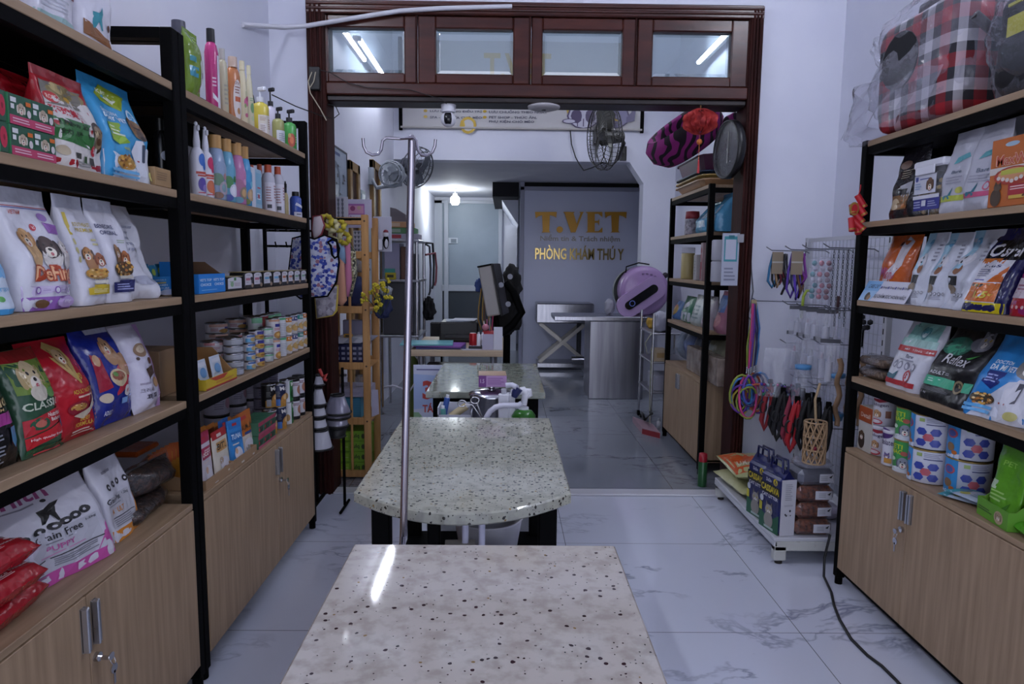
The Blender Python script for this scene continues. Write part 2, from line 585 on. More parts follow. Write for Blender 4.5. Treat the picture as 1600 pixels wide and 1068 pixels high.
wf.box((XR-.16, -1.7, 0), (XR, -1.58, 2.75), WALL)
struct('wall_front', wf)
# treatment room
BH = 4.05
wallbox('wall_back_left', (BXL-T, YD+.12, 0), (BXL, 11.4, BH))
wallbox('wall_back_right', (BXR, YD+.12, 0), (BXR+T, 11.4, BH))
wallbox('ceiling_back', (BXL-T, YD+.12, BH), (BXR+T, YB+.2, BH+.1), CEIL)
struct('wall_over_doorway', MB().box((BXL-.02, YD+.121, 2.74), (BXR+.02, YD+.14, BH), WALL))
bm_ = MB()
bm_.box((BXL, YB, 2.385), (BXR, YB+.2, BH), WALL)
struct('wall_beam', bm_)
hn = MB()
hn.prism([(1.27, 2.385), (1.42, 2.17), (1.42, 0), (BXR, 0), (BXR, 2.385)], YB, YB+.2, WALL, 'y')
struct('wall_column', hn)
wallbox('ceiling_far', (BXL-T, YB+.2, 2.385), (BXR+T, 11.4, 2.5), CEIL)
wallbox('wall_far', (BXL-T, 11.3, 0), (BXR+T, 11.42, 2.5))
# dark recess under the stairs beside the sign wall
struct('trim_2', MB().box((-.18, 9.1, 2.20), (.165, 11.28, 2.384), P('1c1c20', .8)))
struct('gap_shade_strip', MB().box((.2, 9.1, 2.335), (1.74, 9.14, 2.384), P('0c0c0e', .8)))  # black strip added as the shade in the gap over the sign panel
st = MB()
st.prism([(-.06, 2.20), (.17, 1.86), (.17, 2.20)], 9.6, 11.29, WALL, 'y')
st.box((.0, 10.4, 0), (.17, 11.29, 1.9), WALL)
struct('wall_understair', st)

# ---- timber door frame with its row of four transom lights
def frame_bar(mb, lo, hi, m):
    mb.box(lo, hi, m, .006)
df = bpy.data.objects.new('door_1', None); COL.objects.link(df); df['kind'] = 'structure'
for nm, x0, x1 in (('jamb_left', -1.085, -.985), ('jamb_right', 1.315, 1.385)):
    j = MB()
    frame_bar(j, (x0, YD-.05, 0), (x1, YD+.13, 2.735), MAHOGV)
    for q in (.25, .5, .75):
        xx = x0+(x1-x0)*q
        j.cyl((xx, YD-.052, .0), (xx, YD-.052, 2.72), .008, MAHOGV, n=8)
    j.build(nm, df)
h = MB()
frame_bar(h, (-1.085, YD-.055, 2.665), (1.385, YD+.13, 2.735), MAHOG)
h.cyl((-1.08, YD-.055, 2.69), (1.38, YD-.055, 2.69), .008, MAHOG, n=8)
h.cyl((-1.08, YD-.055, 2.715), (1.38, YD-.055, 2.715), .008, MAHOG, n=8)
h.build('head', df)
l_ = MB()
frame_bar(l_, (-.985, YD-.05, 2.245), (1.315, YD+.13, 2.31), MAHOG)
frame_bar(l_, (-.985, YD-.03, 2.214), (1.315, YD+.13, 2.246), P('1a0d0c', .4))
l_.build('lintel', df)
PANE, nt, b_ = new_mat('transom_glass')
nt.nodes.remove(b_)
_tr = nt.nodes.new('ShaderNodeBsdfTransparent'); _tr.inputs[0].default_value = (.55, .68, .72, 1)
_df = nt.nodes.new('ShaderNodeBsdfDiffuse'); _df.inputs[0].default_value = (.36, .45, .49, 1)
_gl = nt.nodes.new('ShaderNodeBsdfGlossy'); _gl.inputs['Roughness'].default_value = .01
_a = nt.nodes.new('ShaderNodeMixShader'); _a.inputs[0].default_value = .38
_b = nt.nodes.new('ShaderNodeMixShader'); _b.inputs[0].default_value = .22
nt.links.new(_tr.outputs[0], _a.inputs[1]); nt.links.new(_df.outputs[0], _a.inputs[2])
nt.links.new(_a.outputs[0], _b.inputs[1]); nt.links.new(_gl.outputs[0], _b.inputs[2])
nt.links.new(_b.outputs[0], nt.nodes['Material Output'].inputs[0])
SASH = [(-.985, -.49), (-.485, .125), (.13, .70), (.705, 1.315)]
PANX = [(-.975, -.56), (-.39, .03), (.19, .625), (.79, 1.22)]
for i, ((s0, s1), (p0, p1)) in enumerate(zip(SASH, PANX)):
    wn = bpy.data.objects.new('window_%d' % (i+1), None); COL.objects.link(wn); wn['kind'] = 'structure'
    m = MB(); z0, z1, q0, q1 = 2.312, 2.664, 2.365, 2.60
    if i == 0:
        s0 = -1.0
    frame_bar(m, (s0, YD-.035, z0), (p0, YD+.03, z1), MAHOG)
    frame_bar(m, (p1, YD-.035, z0), (s1, YD+.03, z1), MAHOG)
    frame_bar(m, (p0, YD-.035, z0), (p1, YD+.03, q0), MAHOG)
    frame_bar(m, (p0, YD-.035, q1), (p1, YD+.03, z1), MAHOG)
    m.cyl((s1-.004, YD-.036, z0), (s1-.004, YD-.036, z1), .006, MAHOGV, n=8)
    m.build('sash', wn)
    g = MB(); e = .022; y0 = YD+.0; y1 = YD-.006
    g.add([(p0, y0, q0), (p1, y0, q0), (p1, y0, q1), (p0, y0, q1), (p0+e, y1, q0+e), (p1-e, y1, q0+e), (p1-e, y1, q1-e), (p0+e, y1, q1-e)],
          [(4, 5, 6, 7), (0, 1, 5, 4), (1, 2, 6, 5), (2, 3, 7, 6), (3, 0, 4, 7)], PANE)
    g.build('pane', wn)

# ---- far aluminium door with frosted glass, two brown door frames on the side wall
ALUP = P('b9bec8', .35)
FROST = noise_mix('frosted_glass', '93a0ac', '9daab6', 2, .45)
d4 = bpy.data.objects.new('door_4', None); COL.objects.link(d4); d4['kind'] = 'structure'
a0 = at(670, 312, 11.28).x; a1 = at(785, 312, 11.28).x
zt = 2.33; zm = at(740, 450, 11.28).z
f = MB()
for x0, x1, z0, z1 in ((a0, a0+.22, 0, zt), (a1-.06, a1, 0, zt), (a0, a1, zt-.05, zt), (a0+.2, a1, zm-.05, zm+.05), (a0+.2, a1, 0, .08)):
    f.box((x0, 11.24, z0), (x1, 11.3, z1), ALUP, .005)
f.box((a0+.25, 11.23, 0), (a0+.32, 11.25, zt), ALUP, .004)
f.build('door_frame', d4)
MB().box((a0+.2, 11.27, zm+.05), (a1-.05, 11.28, zt-.05), FROST).build('upper_pane', d4)
MB().box((a0+.2, 11.27, .08), (a1-.05, 11.28, zm-.05), P('3c434b', .35)).build('lower_pane', d4)
s_ = MB()
px0 = at(700, 378, 11.25)
s_.box((px0.x, 11.245, px0.z-.02), (px0.x+.16, 11.26, px0.z+.07), P('c9d0d8', .5))
art(s_, plane_S((px0.x, 11.245, px0.z-.02), (.16, 0, 0), (0, 0, .09), (0, -1, 0)), [('r', .3, .1, .85, .8, '77828c')], .6)
tag(s_.build('door_notice'), 'small grey notice stuck on the frosted glass of the far door', 'notice')
DB = P('3e2414', .4); DT = P('8a6a3a', .5)
for i, (y0, y1, zt) in enumerate(((5.05, 5.38, 2.07), (5.92, 6.28, 2.2))):
    dd = bpy.data.objects.new('door_%d' % (i+2), None); COL.objects.link(dd); dd['kind'] = 'structure'
    f = MB()
    for ya, yb in ((y0, y0+.07), (y1-.07, y1)):
        f.box((BXL-.01, ya, 0), (BXL+.035, yb, zt), DT, .004)
    f.box((BXL-.01, y0, zt-.07), (BXL+.035, y1, zt), DT, .004)
    f.build('door_frame', dd)
    MB().box((BXL-.01, y0+.07, 0), (BXL+.02, y1-.07, zt-.07), DB).build('leaf', dd)

# ---- tube lights (the room's own lamps) and the far bulb
def tube_light(label, x, y0, y1, z, wallside):
    t = thing('tube_light', label, 'light', (x, (y0+y1)/2, z))
    L = (y1-y0)
    MB().box((-.03 if wallside > 0 else -.005, -L/2-.02, -.02), (.005 if wallside > 0 else .03, L/2+.02, .02), WHT, .004).build('batten', t)
    sx = .04*wallside*-1
    for s in (-1, 1):
        ends = MB()
        ends.box((min(0, sx)-.004, s*L/2-.012, -.016), (max(0, sx)+.012*(1 if sx > 0 else -1)+.004, s*L/2+.012, .016), WHT, .003)
        ends.build('socket', t)
    MB().cyl((sx, -L/2, 0), (sx, L/2, 0), .016, GLOWT, n=10).build('tube', t)
GLOWT = glow('lit_tube', TUBE_COLOR, TUBE_POWER)
tube_light('lit fluorescent tube high on the left shop wall above the shelves', XL+.04, 1.7, 2.9, 3.05, -1)
tube_light('lit fluorescent tube high on the right shop wall above the shelves', XR-.04, 1.7, 2.9, 3.20, 1)
tube_light('lit fluorescent tube on the left wall of the treatment room', BXL+.04, 5.2, 6.4, 2.95, -1)
tube_light('lit fluorescent tube high on the right wall of the treatment room', BXR-.04, 5.0, 6.2, 3.1, 1)
bp = at(711, 313, 10.0)
t = thing('ceiling_bulb', 'glowing round bulb hanging from the low ceiling before the far door', 'light', (bp.x, 10.0, 2.385))
MB().cyl((0, 0, 0), (0, 0, -.012), .085, P('9aa0a8', .5)).cyl((0, 0, -.012), (0, 0, -.07), .012, WHT).build('ceiling_rose', t)
MB().cyl((0, 0, -.065), (0, 0, -.105), .03, WHT).build('bulb_holder', t)
bl = MB(); z_ = bp.z-2.385
bl.lathe([(.001, z_-.065), (.04, z_-.06), (.062, z_-.03), (.064, z_+.03), (.05, z_+.055), (.028, -.1)], glow('lit_bulb', (.9, .97, 1.0), 60), 18)
bl.build('bulb', t)

# ================================================================ RACKS
def rack(name, label, X, rz, Y0, Y1, zs, ztop, D, cab, split, post=.036, keys=True, lockside=1, back=None):
    W = Y1-Y0; cat = 'shelf rack'
    t = thing(name, label, cat, (X, (Y0+Y1)/2, 0), rz)
    for sx in (-1, 1):
        for yy in (0, D-post):
            x0 = sx*W/2 - (post if sx > 0 else 0)
            p = MB().box((x0, yy, .03), (x0+post, yy+post, ztop), BLK, .003)
            p.cyl((x0+post/2, yy+post/2, 0), (x0+post/2, yy+post/2, .03), .016, BLKM, n=10)
            p.build('post', t)
    for k, z in enumerate(zs):
        x0 = -W/2+.002; x1 = W/2-.002
        sh = MB()
        # board notched between the posts
        sh.box((x0+post, .004, z-.022), (x1-post, D-.004, z), OAKH, .0015)
        sh.build('shelf', t)
        r = MB()
        for yy in (.006, D-post+.004):
            r.box((-W/2+post, yy, z-.052), (W/2-post, yy+.026, z-.0225), BLK)
        for sx in (-1, 1):
            xx = sx*(W/2-post/2)
            r.box((xx-.013, post, z-.052), (xx+.013, D-post, z-.0225), BLK)
        r.build('rail', t)
    r = MB()
    for yy in ((.004, D-post+.004) if ztop > 1.9 else ()):
        if yy > .1:
            r.box((-W/2+post, yy, ztop-.03), (W/2-post, yy+.026, ztop), BLK)
    for sx in ((-1, 1) if r.v else ()):
        xx = sx*(W/2-post/2)
        r.box((xx-.014, post, ztop-.03), (xx+.014, D-post, ztop), BLK)
    if r.v:
        r.build('top_rail', t)
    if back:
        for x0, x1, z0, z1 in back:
            MB().box((x0, D-.003, z0), (x1, D+.003, z1), BLKM).build('bay_shade_sheet', t)  # black sheet added behind the bay in place of its deep shade
            MB().box((x0, post, z1-.0245), (x1, D-.04, z1-.0226), BLKM).build('shelf_shade_sheet', t)  # matching sheet under the shelf, the bay's shade as black colour
    c = MB(); x0 = -W/2+post+.001; x1 = W/2-post-.001
    c.box((x0, .0, cab-.018), (x1, D-.004, cab), OAKH, .0015)
    c.box((x0, .02, .075), (x0+.016, D-.01, cab-.018), OAK)
    c.box((x1-.016, .02, .075), (x1, D-.01, cab-.018), OAK)
    c.box((x0, D-.02, .075), (x1, D-.01, cab-.018), OAK)
    c.box((x0, .02, .07), (x1, D-.01, .086), OAK)
    c.box((x0, .03, .04), (x1, .055, .07), BLK)
    c.build('cabinet_box', t)
    for s, (a, b) in enumerate(((x0, split-.0012), (split+.0012, x1))):
        d = MB().box((a, -.002, .078), (b, .016, cab-.021), OAK, .0015).build('door', t)
        hx = split-.028 if s == 0 else split+.012
        hd = MB()
        hd.box((hx, -.02, cab-.145), (hx+.007, -.002, cab-.04), ALU, .002)
        hd.box((hx+.009, -.016, cab-.145), (hx+.017, -.002, cab-.04), ALU, .002)
        hd.box((hx, -.006, cab-.145), (hx+.017, -.002, cab-.04), ALU)
        hd.build('handle', d)
        if s == (1 if lockside > 0 else 0) and keys:
            lx = split+.02*lockside
            lk = MB().cyl((lx, -.012, cab-.18), (lx, -.001, cab-.18), .011, CHROME)
            lk.build('lock', d)
            k = MB()
            k.prism(ell(lx+.008, cab-.183, .011, .009), -.035, -.033, CHROME, 'y')
            k.box((lx-.004, -.034, cab-.186), (lx+.002, -.012, cab-.178), CHROME)
            k.tube([(lx+.012+.008*cos(a), -.034+.004*sin(a), cab-.195+.011*sin(a)) for a in [i*2*pi/10 for i in range(10)]], .0012, CHROME, 5, True)
            k.prism(ell(lx+.014, cab-.217, .013, .012), -.036, -.033, CHROME, 'y')
            k.box((lx+.0105, -.036, cab-.255), (lx+.0175, -.0335, cab-.222), CHROME)
            k.build('key', d)
    return t

RLX, RRX = -.95, 1.42
RD = .325
ZL = [1.848, 1.547, 1.238, .926]
ZR = [1.838, 1.522, 1.212, .900]
ZCL, ZCR = .606, .602
ysp = [solve_y(137, RLX, .5), solve_y(433, RLX, .48), solve_y(1419, RRX, .5)]
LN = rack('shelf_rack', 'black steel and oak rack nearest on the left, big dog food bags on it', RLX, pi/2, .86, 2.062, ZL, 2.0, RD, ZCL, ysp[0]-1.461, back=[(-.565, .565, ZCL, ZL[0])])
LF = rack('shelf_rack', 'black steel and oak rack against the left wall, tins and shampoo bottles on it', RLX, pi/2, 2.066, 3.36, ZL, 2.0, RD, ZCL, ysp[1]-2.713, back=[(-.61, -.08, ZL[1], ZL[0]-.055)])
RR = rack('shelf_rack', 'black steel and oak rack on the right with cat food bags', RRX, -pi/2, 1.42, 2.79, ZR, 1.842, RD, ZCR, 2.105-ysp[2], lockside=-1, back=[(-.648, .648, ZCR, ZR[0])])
Z2 = [1.84, 1.55, 1.24, .926]
ysp2 = solve_y(1061, 1.25, .53)
RB = rack('shelf_rack', 'black rack with oak doors standing behind the right door jamb', 1.25, -pi/2, 4.26, 5.28, Z2, 1.842, .4, .606, 4.77-ysp2, keys=False)

# ================================================================ STONE TABLES
def stone_table(label, x0, x1, y0, y1, m, bow=0.0, zt=.75, legw=.05, inset=.03, th=.032):
    t = thing('stone_top_table', label, 'table', ((x0+x1)/2, (y0+y1)/2, 0))
    hx = (x1-x0)/2; hy = (y1-y0)/2
    def outline(g):
        pts = []
        n = 16
        for i in range(n+1):
            u = i/n*2-1
            pts.append((u*(hx-g), -hy+g-bow*(1-u*u)))
        pts += [(hx-g, hy-g), (-hx+g, hy-g)]
        return pts
    s = MB(); e = .004
    a, b = outline(0), outline(e)
    n = len(a)
    rings = [[(p[0], p[1], zt-th) for p in b], [(p[0], p[1], zt-th+e) for p in a], [(p[0], p[1], zt-e) for p in a], [(p[0], p[1], zt) for p in b]]
    vs = sum(rings, [])
    fs = [list(range(n))[::-1], list(range(3*n, 4*n))]
    for r in range(3):
        fs += [(r*n+i, r*n+(i+1) % n, (r+1)*n+(i+1) % n, (r+1)*n+i) for i in range(n)]
    s.add(vs, fs, m)
    s.build('stone_top', t)
    lx = hx-inset-legw; ly = hy-inset-legw-(.04 if bow else 0)
    for sx in (-1, 1):
        for sy in (-1, 1):
            cx = sx*(hx-inset-legw/2); cy = sy*(ly+legw/2)
            MB().box((cx-legw/2, cy-legw/2, 0), (cx+legw/2, cy+legw/2, zt-th), BLK, .004).build('leg', t)
    ap = MB(); q = .045
    for sy in (-1, 1):
        cy = sy*(ly+legw/2)
        ap.box((-lx, cy-.018, zt-th-q), (lx, cy+.018, zt-th-.001), BLK)
    for sx in (-1, 1):
        cx = sx*(hx-inset-legw/2)
        ap.box((cx-.018, -ly, zt-th-q), (cx+.018, ly, zt-th-.001), BLK)
    ap.build('apron', t)
    return t, ap
T1, _ = stone_table('nearest stone-topped table, cream granite with round brown specks', -.318, .24, .42, 1.40, GRAN1)
T2, _ = stone_table('middle stone-topped table with a bowed front edge on black legs', -.392, .178, 1.735, 2.60, GRAN2, .155)
T3, _ = stone_table('farthest stone-topped table, greenish grey, standing in the doorway', -.365, .19, 3.12, 4.03, GRAN3)
sh = MB()
sh.box((-.25, -.38, .30), (.25, .36, .32), BLK)
sh.build('lower_shelf', T2)
p = MB().box((-.105, -.33, 0), (-.07, -.295, .70), BLK, .003)
p.build('brace', T2)
# ================================================================ PRODUCT BUILDERS
def side_of(side):
    return {'L': (RLX, pi/2, 1), 'R': (RRX, -pi/2, -1), 'B': (1.25, -pi/2, -1)}[side]

def fit(side, z, inset, pl, pr, yt=None, back=0.0):
    """place between two picture columns on a shelf: root location, facing, width and height"""
    X, rz, sg = side_of(side)
    Xf = X - sg*inset
    ya = solve_y(pl, Xf, z); yb = solve_y(pr, Xf, z)
    W = abs(yb-ya); Yc = (ya+yb)/2
    H = None
    if yt is not None:
        H = solve_z(yt, Xf-sg*back, Yc) - z
    return Vector((Xf, Yc, z+.0015)), rz, W, H

def sp(a, n):
    return abs(a)**n

def bag_shape(W, H, dep, style, lean, tilt, seed, wr=.0035):
    tl, tt = tan(radians(lean)), tan(radians(tilt))
    def hd(v):
        if style == 'gusset':
            f = 1.0 if v < .45 else max(.05, 1-(v-.45)/.47*.95)
            f *= .88+.12*min(1, v/.06)
        elif style == 'pillow':
            f = max(.04, sin(pi*min(1, max(0, (v-.03)/.92)))**.5) if .03 < v < .95 else .04
        elif style == 'slump':
            f = max(.05, (1-v**1.6)**.8)*(.8+.2*min(1, v/.1))
        else:
            f = max(.05, (1-v/.95)**.55 if v < .95 else .05)*(.75+.25*min(1, v/.05))
        return dep/2*f
    ex = {'gusset': (12, .5), 'pillow': (2.6, .6), 'slump': (3.2, .55), 'pouch': (3.0, .6)}[style]
    def wp(v):
        if style == 'pillow':
            return 1-.05*sin(pi*v)
        if style == 'slump':
            return 1-.12*v*v
        return 1-.02*v
    def core(s, v, sgn, off):
        x = s*W/2*wp(v)
        b = (max(0, 1-sp(s, ex[0])))**ex[1]
        z = v*H
        ns = noise.noise(Vector((x*16, z*13, seed)))*wr*4*b + noise.noise(Vector((x*45, z*40, seed+9)))*wr*b
        y = dep/2 + sgn*hd(v)*b + (ns if hd(v) > .006 else ns*.3) + (-off if sgn < 0 else off)
        return Vector((x+z*tt, y+z*tl, z))
    return core

def bag(name, label, cat, side, z, inset, pl, pr, yt, dep, style, base, els, bands=(), lean=5, tilt=0, turn=0, seal=None, sealv=.92,
        group=None, mat=None, wr=.0035, part='body', H=None, loc=None, rz=None, W=None):
    if loc is None:
        loc, rz, W, H0 = fit(side, z, inset, pl, pr, yt, back=0.0)
        if H is None:
            H = H0
            if lean:
                X, _, sg = side_of(side)
                for _i in range(3):
                    H = solve_z(yt, loc.x - sg*(dep/2+tan(radians(lean))*H), loc.y) - z
        nx = [q for q in {'L': ZL, 'R': ZR, 'B': Z2}[side] if q > z+.08]
        if nx:
            H = min(H, min(nx)-.056-z)
    t = thing(name, label, cat, loc, rz+radians(turn), group)
    fin = (lambda c: mat(c)) if mat else film
    core = bag_shape(W, H, dep, style, lean, tilt, (len(label)*7.3+pl*.37) % 91, wr)
    def shell(mb, v0, v1, nv, nu=18):
        ss = [sin(pi/2*(2*i/nu-1)) for i in range(nu+1)]
        for sgn in (-1, 1):
            vs = []; fs = []; ms = []
            for j in range(nv+1):
                v = v0+(v1-v0)*j/nv
                for s in ss:
                    vs.append(core(s, v, sgn, 0))
            for j in range(nv):
                vm = v0+(v1-v0)*(j+.5)/nv
                c = base
                for b0, b1, bc in bands:
                    if b0 <= vm <= b1:
                        c = bc
                for i in range(nu):
                    a = j*(nu+1)+i
                    q = (a, a+1, a+nu+2, a+nu+1)
                    fs.append(q if sgn < 0 else q[::-1]); ms.append(fin(c))
            mb.add(vs, fs, ms, True)
        # close the bottom
        if v0 == 0:
            lo = [core(s, 0, -1, 0) for s in ss]+[core(s, 0, 1, 0) for s in ss][::-1]
            mb.add(lo, [list(range(len(lo)))[::-1]], fin(base))
    b = MB()
    v1 = sealv if seal is not None else 1.0
    shell(b, 0, v1, 24)
    art(b, lambda u, v, off=0: core((u*2-1)*.93, v, -1, off), els, H/W, fin if mat else None, off=.0012)
    b.build(part, t)
    if seal is not None:
        c0 = base; base_, bands_ = base, bands
        s = MB()
        base = seal; bands = ()
        shell(s, v1, 1.0, 3)
        s.build('top_seal', t)
    return t

def carton(name, label, cat, loc, rz, w, d, h, base, els=(), side=None, top=None, group=None, rough=.5, parent=None, part=None):
    """closed printed box, front at local y=0"""
    m = MB(); mt = P(base, rough)
    m.box((-w/2, 0, 0), (w/2, d, h), mt, .0012)
    art(m, plane_S((-w/2, 0, 0), (w, 0, 0), (0, 0, h), (0, -1, 0)), list(els), h/w)
    if side:
        art(m, plane_S((-w/2, d, 0), (0, -d, 0), (0, 0, h), (-1, 0, 0)), list(side), h/d)
        art(m, plane_S((w/2, 0, 0), (0, d, 0), (0, 0, h), (1, 0, 0)), list(side), h/d)
    if top:
        art(m, plane_S((-w/2, 0, h), (w, 0, 0), (0, d, 0), (0, 0, 1)), list(top), d/w)
    if parent is not None:
        return m.build(part or 'carton', parent, loc, (0, 0, rz))
    o = m.build(name, None, loc, (0, 0, rz))
    tag(o, label, cat, group)
    return o

def fcarton(name, label, cat, side, z, inset, pl, pr, yt, d, base, els=(), sidee=None, top=None, group=None, turn=0):
    loc, rz, W, H = fit(side, z, inset, pl, pr, yt)
    return carton(name, label, cat, loc, rz+radians(turn), W, d, H, base, els, sidee, top, group)

def tin(label, loc, rz, r, h, base, els, group=None, cat='tin', name='food_tin', lid='metal', span=2.6, bands=()):
    t = thing(name, label, cat, loc, rz, group)
    b = MB(); mt = P(base, .38)
    b.lathe([(.001, .001), (r*.94, .001), (r, .004), (r, h-.004)], mt, 26)
    for v0, v1, c in bands:
        b.lathe([(r+.0004, h*v0), (r+.0004, h*v1)], P(c, .38), 26)
    art(b, cyl_S(r, h, span), els, h/(r*span), off=.0009)
    b.build('can_body', t)
    l = MB()
    if lid == 'metal':
        l.lathe([(r, h-.0045), (r+.0014, h-.003), (r+.0014, h), (r-.0015, h+.0005), (r-.003, h-.003), (.001, h-.003)], P('b9bac0', .25, 1.0), 26)
        l.tube([(r*.25+r*.3*cos(a), r*.2*sin(a), h-.0018) for a in [i*pi/5 for i in range(10)]], .0012, P('b9bac0', .25, 1.0), 5, True)
        l.build('lid', t)
    elif lid == 'gold':
        l.lathe([(r, h-.0055), (r+.0018, h-.003), (r+.0018, h), (r-.002, h+.0005), (r-.004, h-.003), (.001, h-.003)], P('a88d52', .3, .9), 26)
        l.build('lid', t)
    else:
        l.lathe([(r*.99, h-.006), (r+.0015, h-.006), (r+.0015, h+.006), (r-.002, h+.009), (.001, h+.009)], P(lid, .35), 26)
        l.build('lid', t)
    return t

def bottle(label, loc, rz, r, H, body, cap, els=(), kind='screw', cat='bottle', name='shampoo_bottle', group=None, sq=1.0, bm=None, bands=(), lidh=None, span=2.0):
    """bodies: r is half the width, sq squashes the depth. kinds: screw, wood, pump, spray, flip, cone"""
    t = thing(name, label, cat, loc, rz, group)
    b = MB(Matrix.Diagonal((1, sq, 1, 1)))
    mt = bm or P(body, .25)
    if kind == 'wood':
        hb = H*.80; prof = [(.001, .001), (r*.92, .001), (r, .006), (r*.98, hb*.7), (r*.72, hb*.98), (r*.6, hb)]
    elif kind == 'pump':
        hb = H*.70; prof = [(.001, .001), (r*.9, .001), (r, .006), (r, hb*.82), (r*.85, hb*.92), (r*.4, hb*.97), (r*.38, hb)]
    elif kind == 'spray':
        hb = H*.66; prof = [(.001, .001), (r*.92, .001), (r, .005), (r, hb*.80), (r*.8, hb*.92), (r*.42, hb)]
    elif kind == 'cone':
        hb = H*.86; prof = [(.001, .001), (r*.94, .001), (r, .005), (r*.98, hb*.5), (r*.7, hb*.85), (r*.45, hb)]
    else:
        hb = H*.84; prof = [(.001, .001), (r*.92, .001), (r, .005), (r, hb*.84), (r*.8, hb*.95), (r*.5, hb)]
    b.lathe(prof, mt, 22)
    for v0, v1, c in bands:
        b.lathe([(r*1.012, hb*v0), (r*1.012, hb*v1)], P(c, .4), 22)
    art(b, cyl_S(r*1.014, hb*.8, span), els, hb*.8/(r*span), off=.0009)
    b.build('bottle_body', t)
    c = MB()
    cm = P(cap, .4)
    if kind == 'wood':
        cm = noise_wood()
        c.cyl((0, 0, hb), (0, 0, H), r*.66, cm, n=20)
        c.build('cap', t)
    elif kind == 'pump':
        c.cyl((0, 0, hb-.002), (0, 0, hb+.018), r*.45, cm, n=18)
        c.cyl((0, 0, hb+.018), (0, 0, H-.014), r*.13, cm, n=10)
        c.box((-r*.25, -r*1.0, H-.016), (r*.25, r*.3, H), cm, .003)
        c.build('pump', t)
    elif kind == 'spray':
        c.cyl((0, 0, hb-.002), (0, 0, hb+.02), r*.47, cm, n=18)
        c.lathe([(r*.46, hb+.02), (r*.36, hb+.04), (r*.3, H-.02), (r*.24, H-.004), (.001, H)], cm, 16)
        c.box((-r*.16, -r*.75, H-.03), (r*.16, 0, H-.012), cm, .003)
        c.build('spray_head', t)
    else:
        k = .55 if kind != 'flip' else .62
        c.cyl((0, 0, hb-.001), (0, 0, H), r*k, cm, r1=r*k*.94, n=18)
        c.build('cap', t)
    return t

def noise_wood():
    if 'bw' not in _mats:
        _mats['bw'] = noise_mix('bamboo_cap', 'a5773f', 'c39a5f', 10, .45, (6, 6, .5), 4, .3, .7)
    return _mats['bw']

def fbottle(label, side, z, inset, pl, pr, yt, body, cap, els=(), kind='screw', sq=1.0, turn=0, **kw):
    X, rz, sg = side_of(side)
    Xf = X-sg*inset
    Yc = solve_y((pl+pr)/2, Xf, z)
    r = (pr-pl)/2*Yc/FPX*1.06
    Xc = Xf-sg*r*sq
    Yc = solve_y((pl+pr)/2, Xc, z)
    H = solve_z(yt, Xc, Yc)-z
    return bottle(label, (Xc, Yc, z+.0012), rz+radians(turn)-.55*sg, r, H, body, cap, els, kind, sq=sq, **kw)

def pouch(label, loc, rz, w, h, base, els, name='treat_pouch', cat='treat pouch', dep=.022, lean=4, group=None, seal=None, bands=(), turn=0, style='pouch', tilt=0):
    return bag(name, label, cat, 'L', 0, 0, 0, 0, 0, dep, style, base, els, bands, lean, tilt, turn, seal, .9, group, loc=Vector(loc), rz=rz, W=w, H=h, wr=.0015)

def tray(name, label, cat, loc, rz, w, d, h, lip, base, els=(), inner='a08060', cut=True, top_els=()):
    """open display carton: tall back, sides sloping down to a low printed front lip"""
    t = thing(name, label, cat, loc, rz)
    m = MB(); o = P(base, .5); n = P(inner, .7); k = .0025
    m.box((-w/2, 0, 0), (w/2, d, k), n)
    m.box((-w/2, d-k, 0), (w/2, d, h), n)
    for s in (-1, 1):
        x0 = s*w/2; x1 = x0-s*k
        poly = [(0, 0), (d, 0), (d, h), (d*.55, h), (d*.12, lip), (0, lip)] if cut else [(0, 0), (d, 0), (d, h), (0, h)]
        m.prism(poly, min(x0, x1), max(x0, x1), n, 'x')
        m.prism(poly, x0-(.0004 if s < 0 else 0), x0+(.0004 if s > 0 else 0), o, 'x')
    m.build('tray_body', t)
    f = MB()
    f.box((-w/2, -.001, 0), (w/2, k, lip), o)
    art(f, plane_S((-w/2, -.001, 0), (w, 0, 0), (0, 0, lip), (0, -1, 0)), list(els), lip/w)
    f.build('front_lip', t)
    return t
# ================================================================ LEFT, NEAR RACK
Z1, Z2_, Z3, Z4 = ZL
W_ = 'd9d8e2'
# top shelf: two big white bags cut by the picture's edge
bag('dog_food_bag', 'big white bag with maroon band on the top shelf, nearest the corner', 'bag', 'L', Z1, .02, 58, 128, -150, .09, 'gusset', W_,
    [('r', 0, 0, 1, .06, 'a9c9c9'), ('r', .35, .28, .95, .36, '7a2030'), ('ln', .1, .1, .8, .24, 4, 'b9bcc6')], seal='c9cad6')
bag('dog_food_bag', 'big white bag with teal dog and brown wave on the top shelf', 'bag', 'L', Z1, .02, 130, 186, -120, .09, 'gusset', W_,
    [('p', [(.05, .17), (.3, .15), (.6, .1), (.97, .1), (.97, .02), (.05, .05)], '8a5a34'),
     ('p', [(.28, .17), (.34, .27), (.5, .28), (.6, .31), (.66, .35), (.66, .29), (.6, .24), (.58, .14), (.53, .14), (.52, .2), (.38, .19), (.35, .13), (.3, .13)], '2f8f9c'),
     ('ring', .42, .43, .09, '8890a8', W_), ('ln', .2, .48, .8, .6, 3, 'a0a4b4'), ('e', .85, .2, .05, .03, '5a3420')], seal='c9cad6')

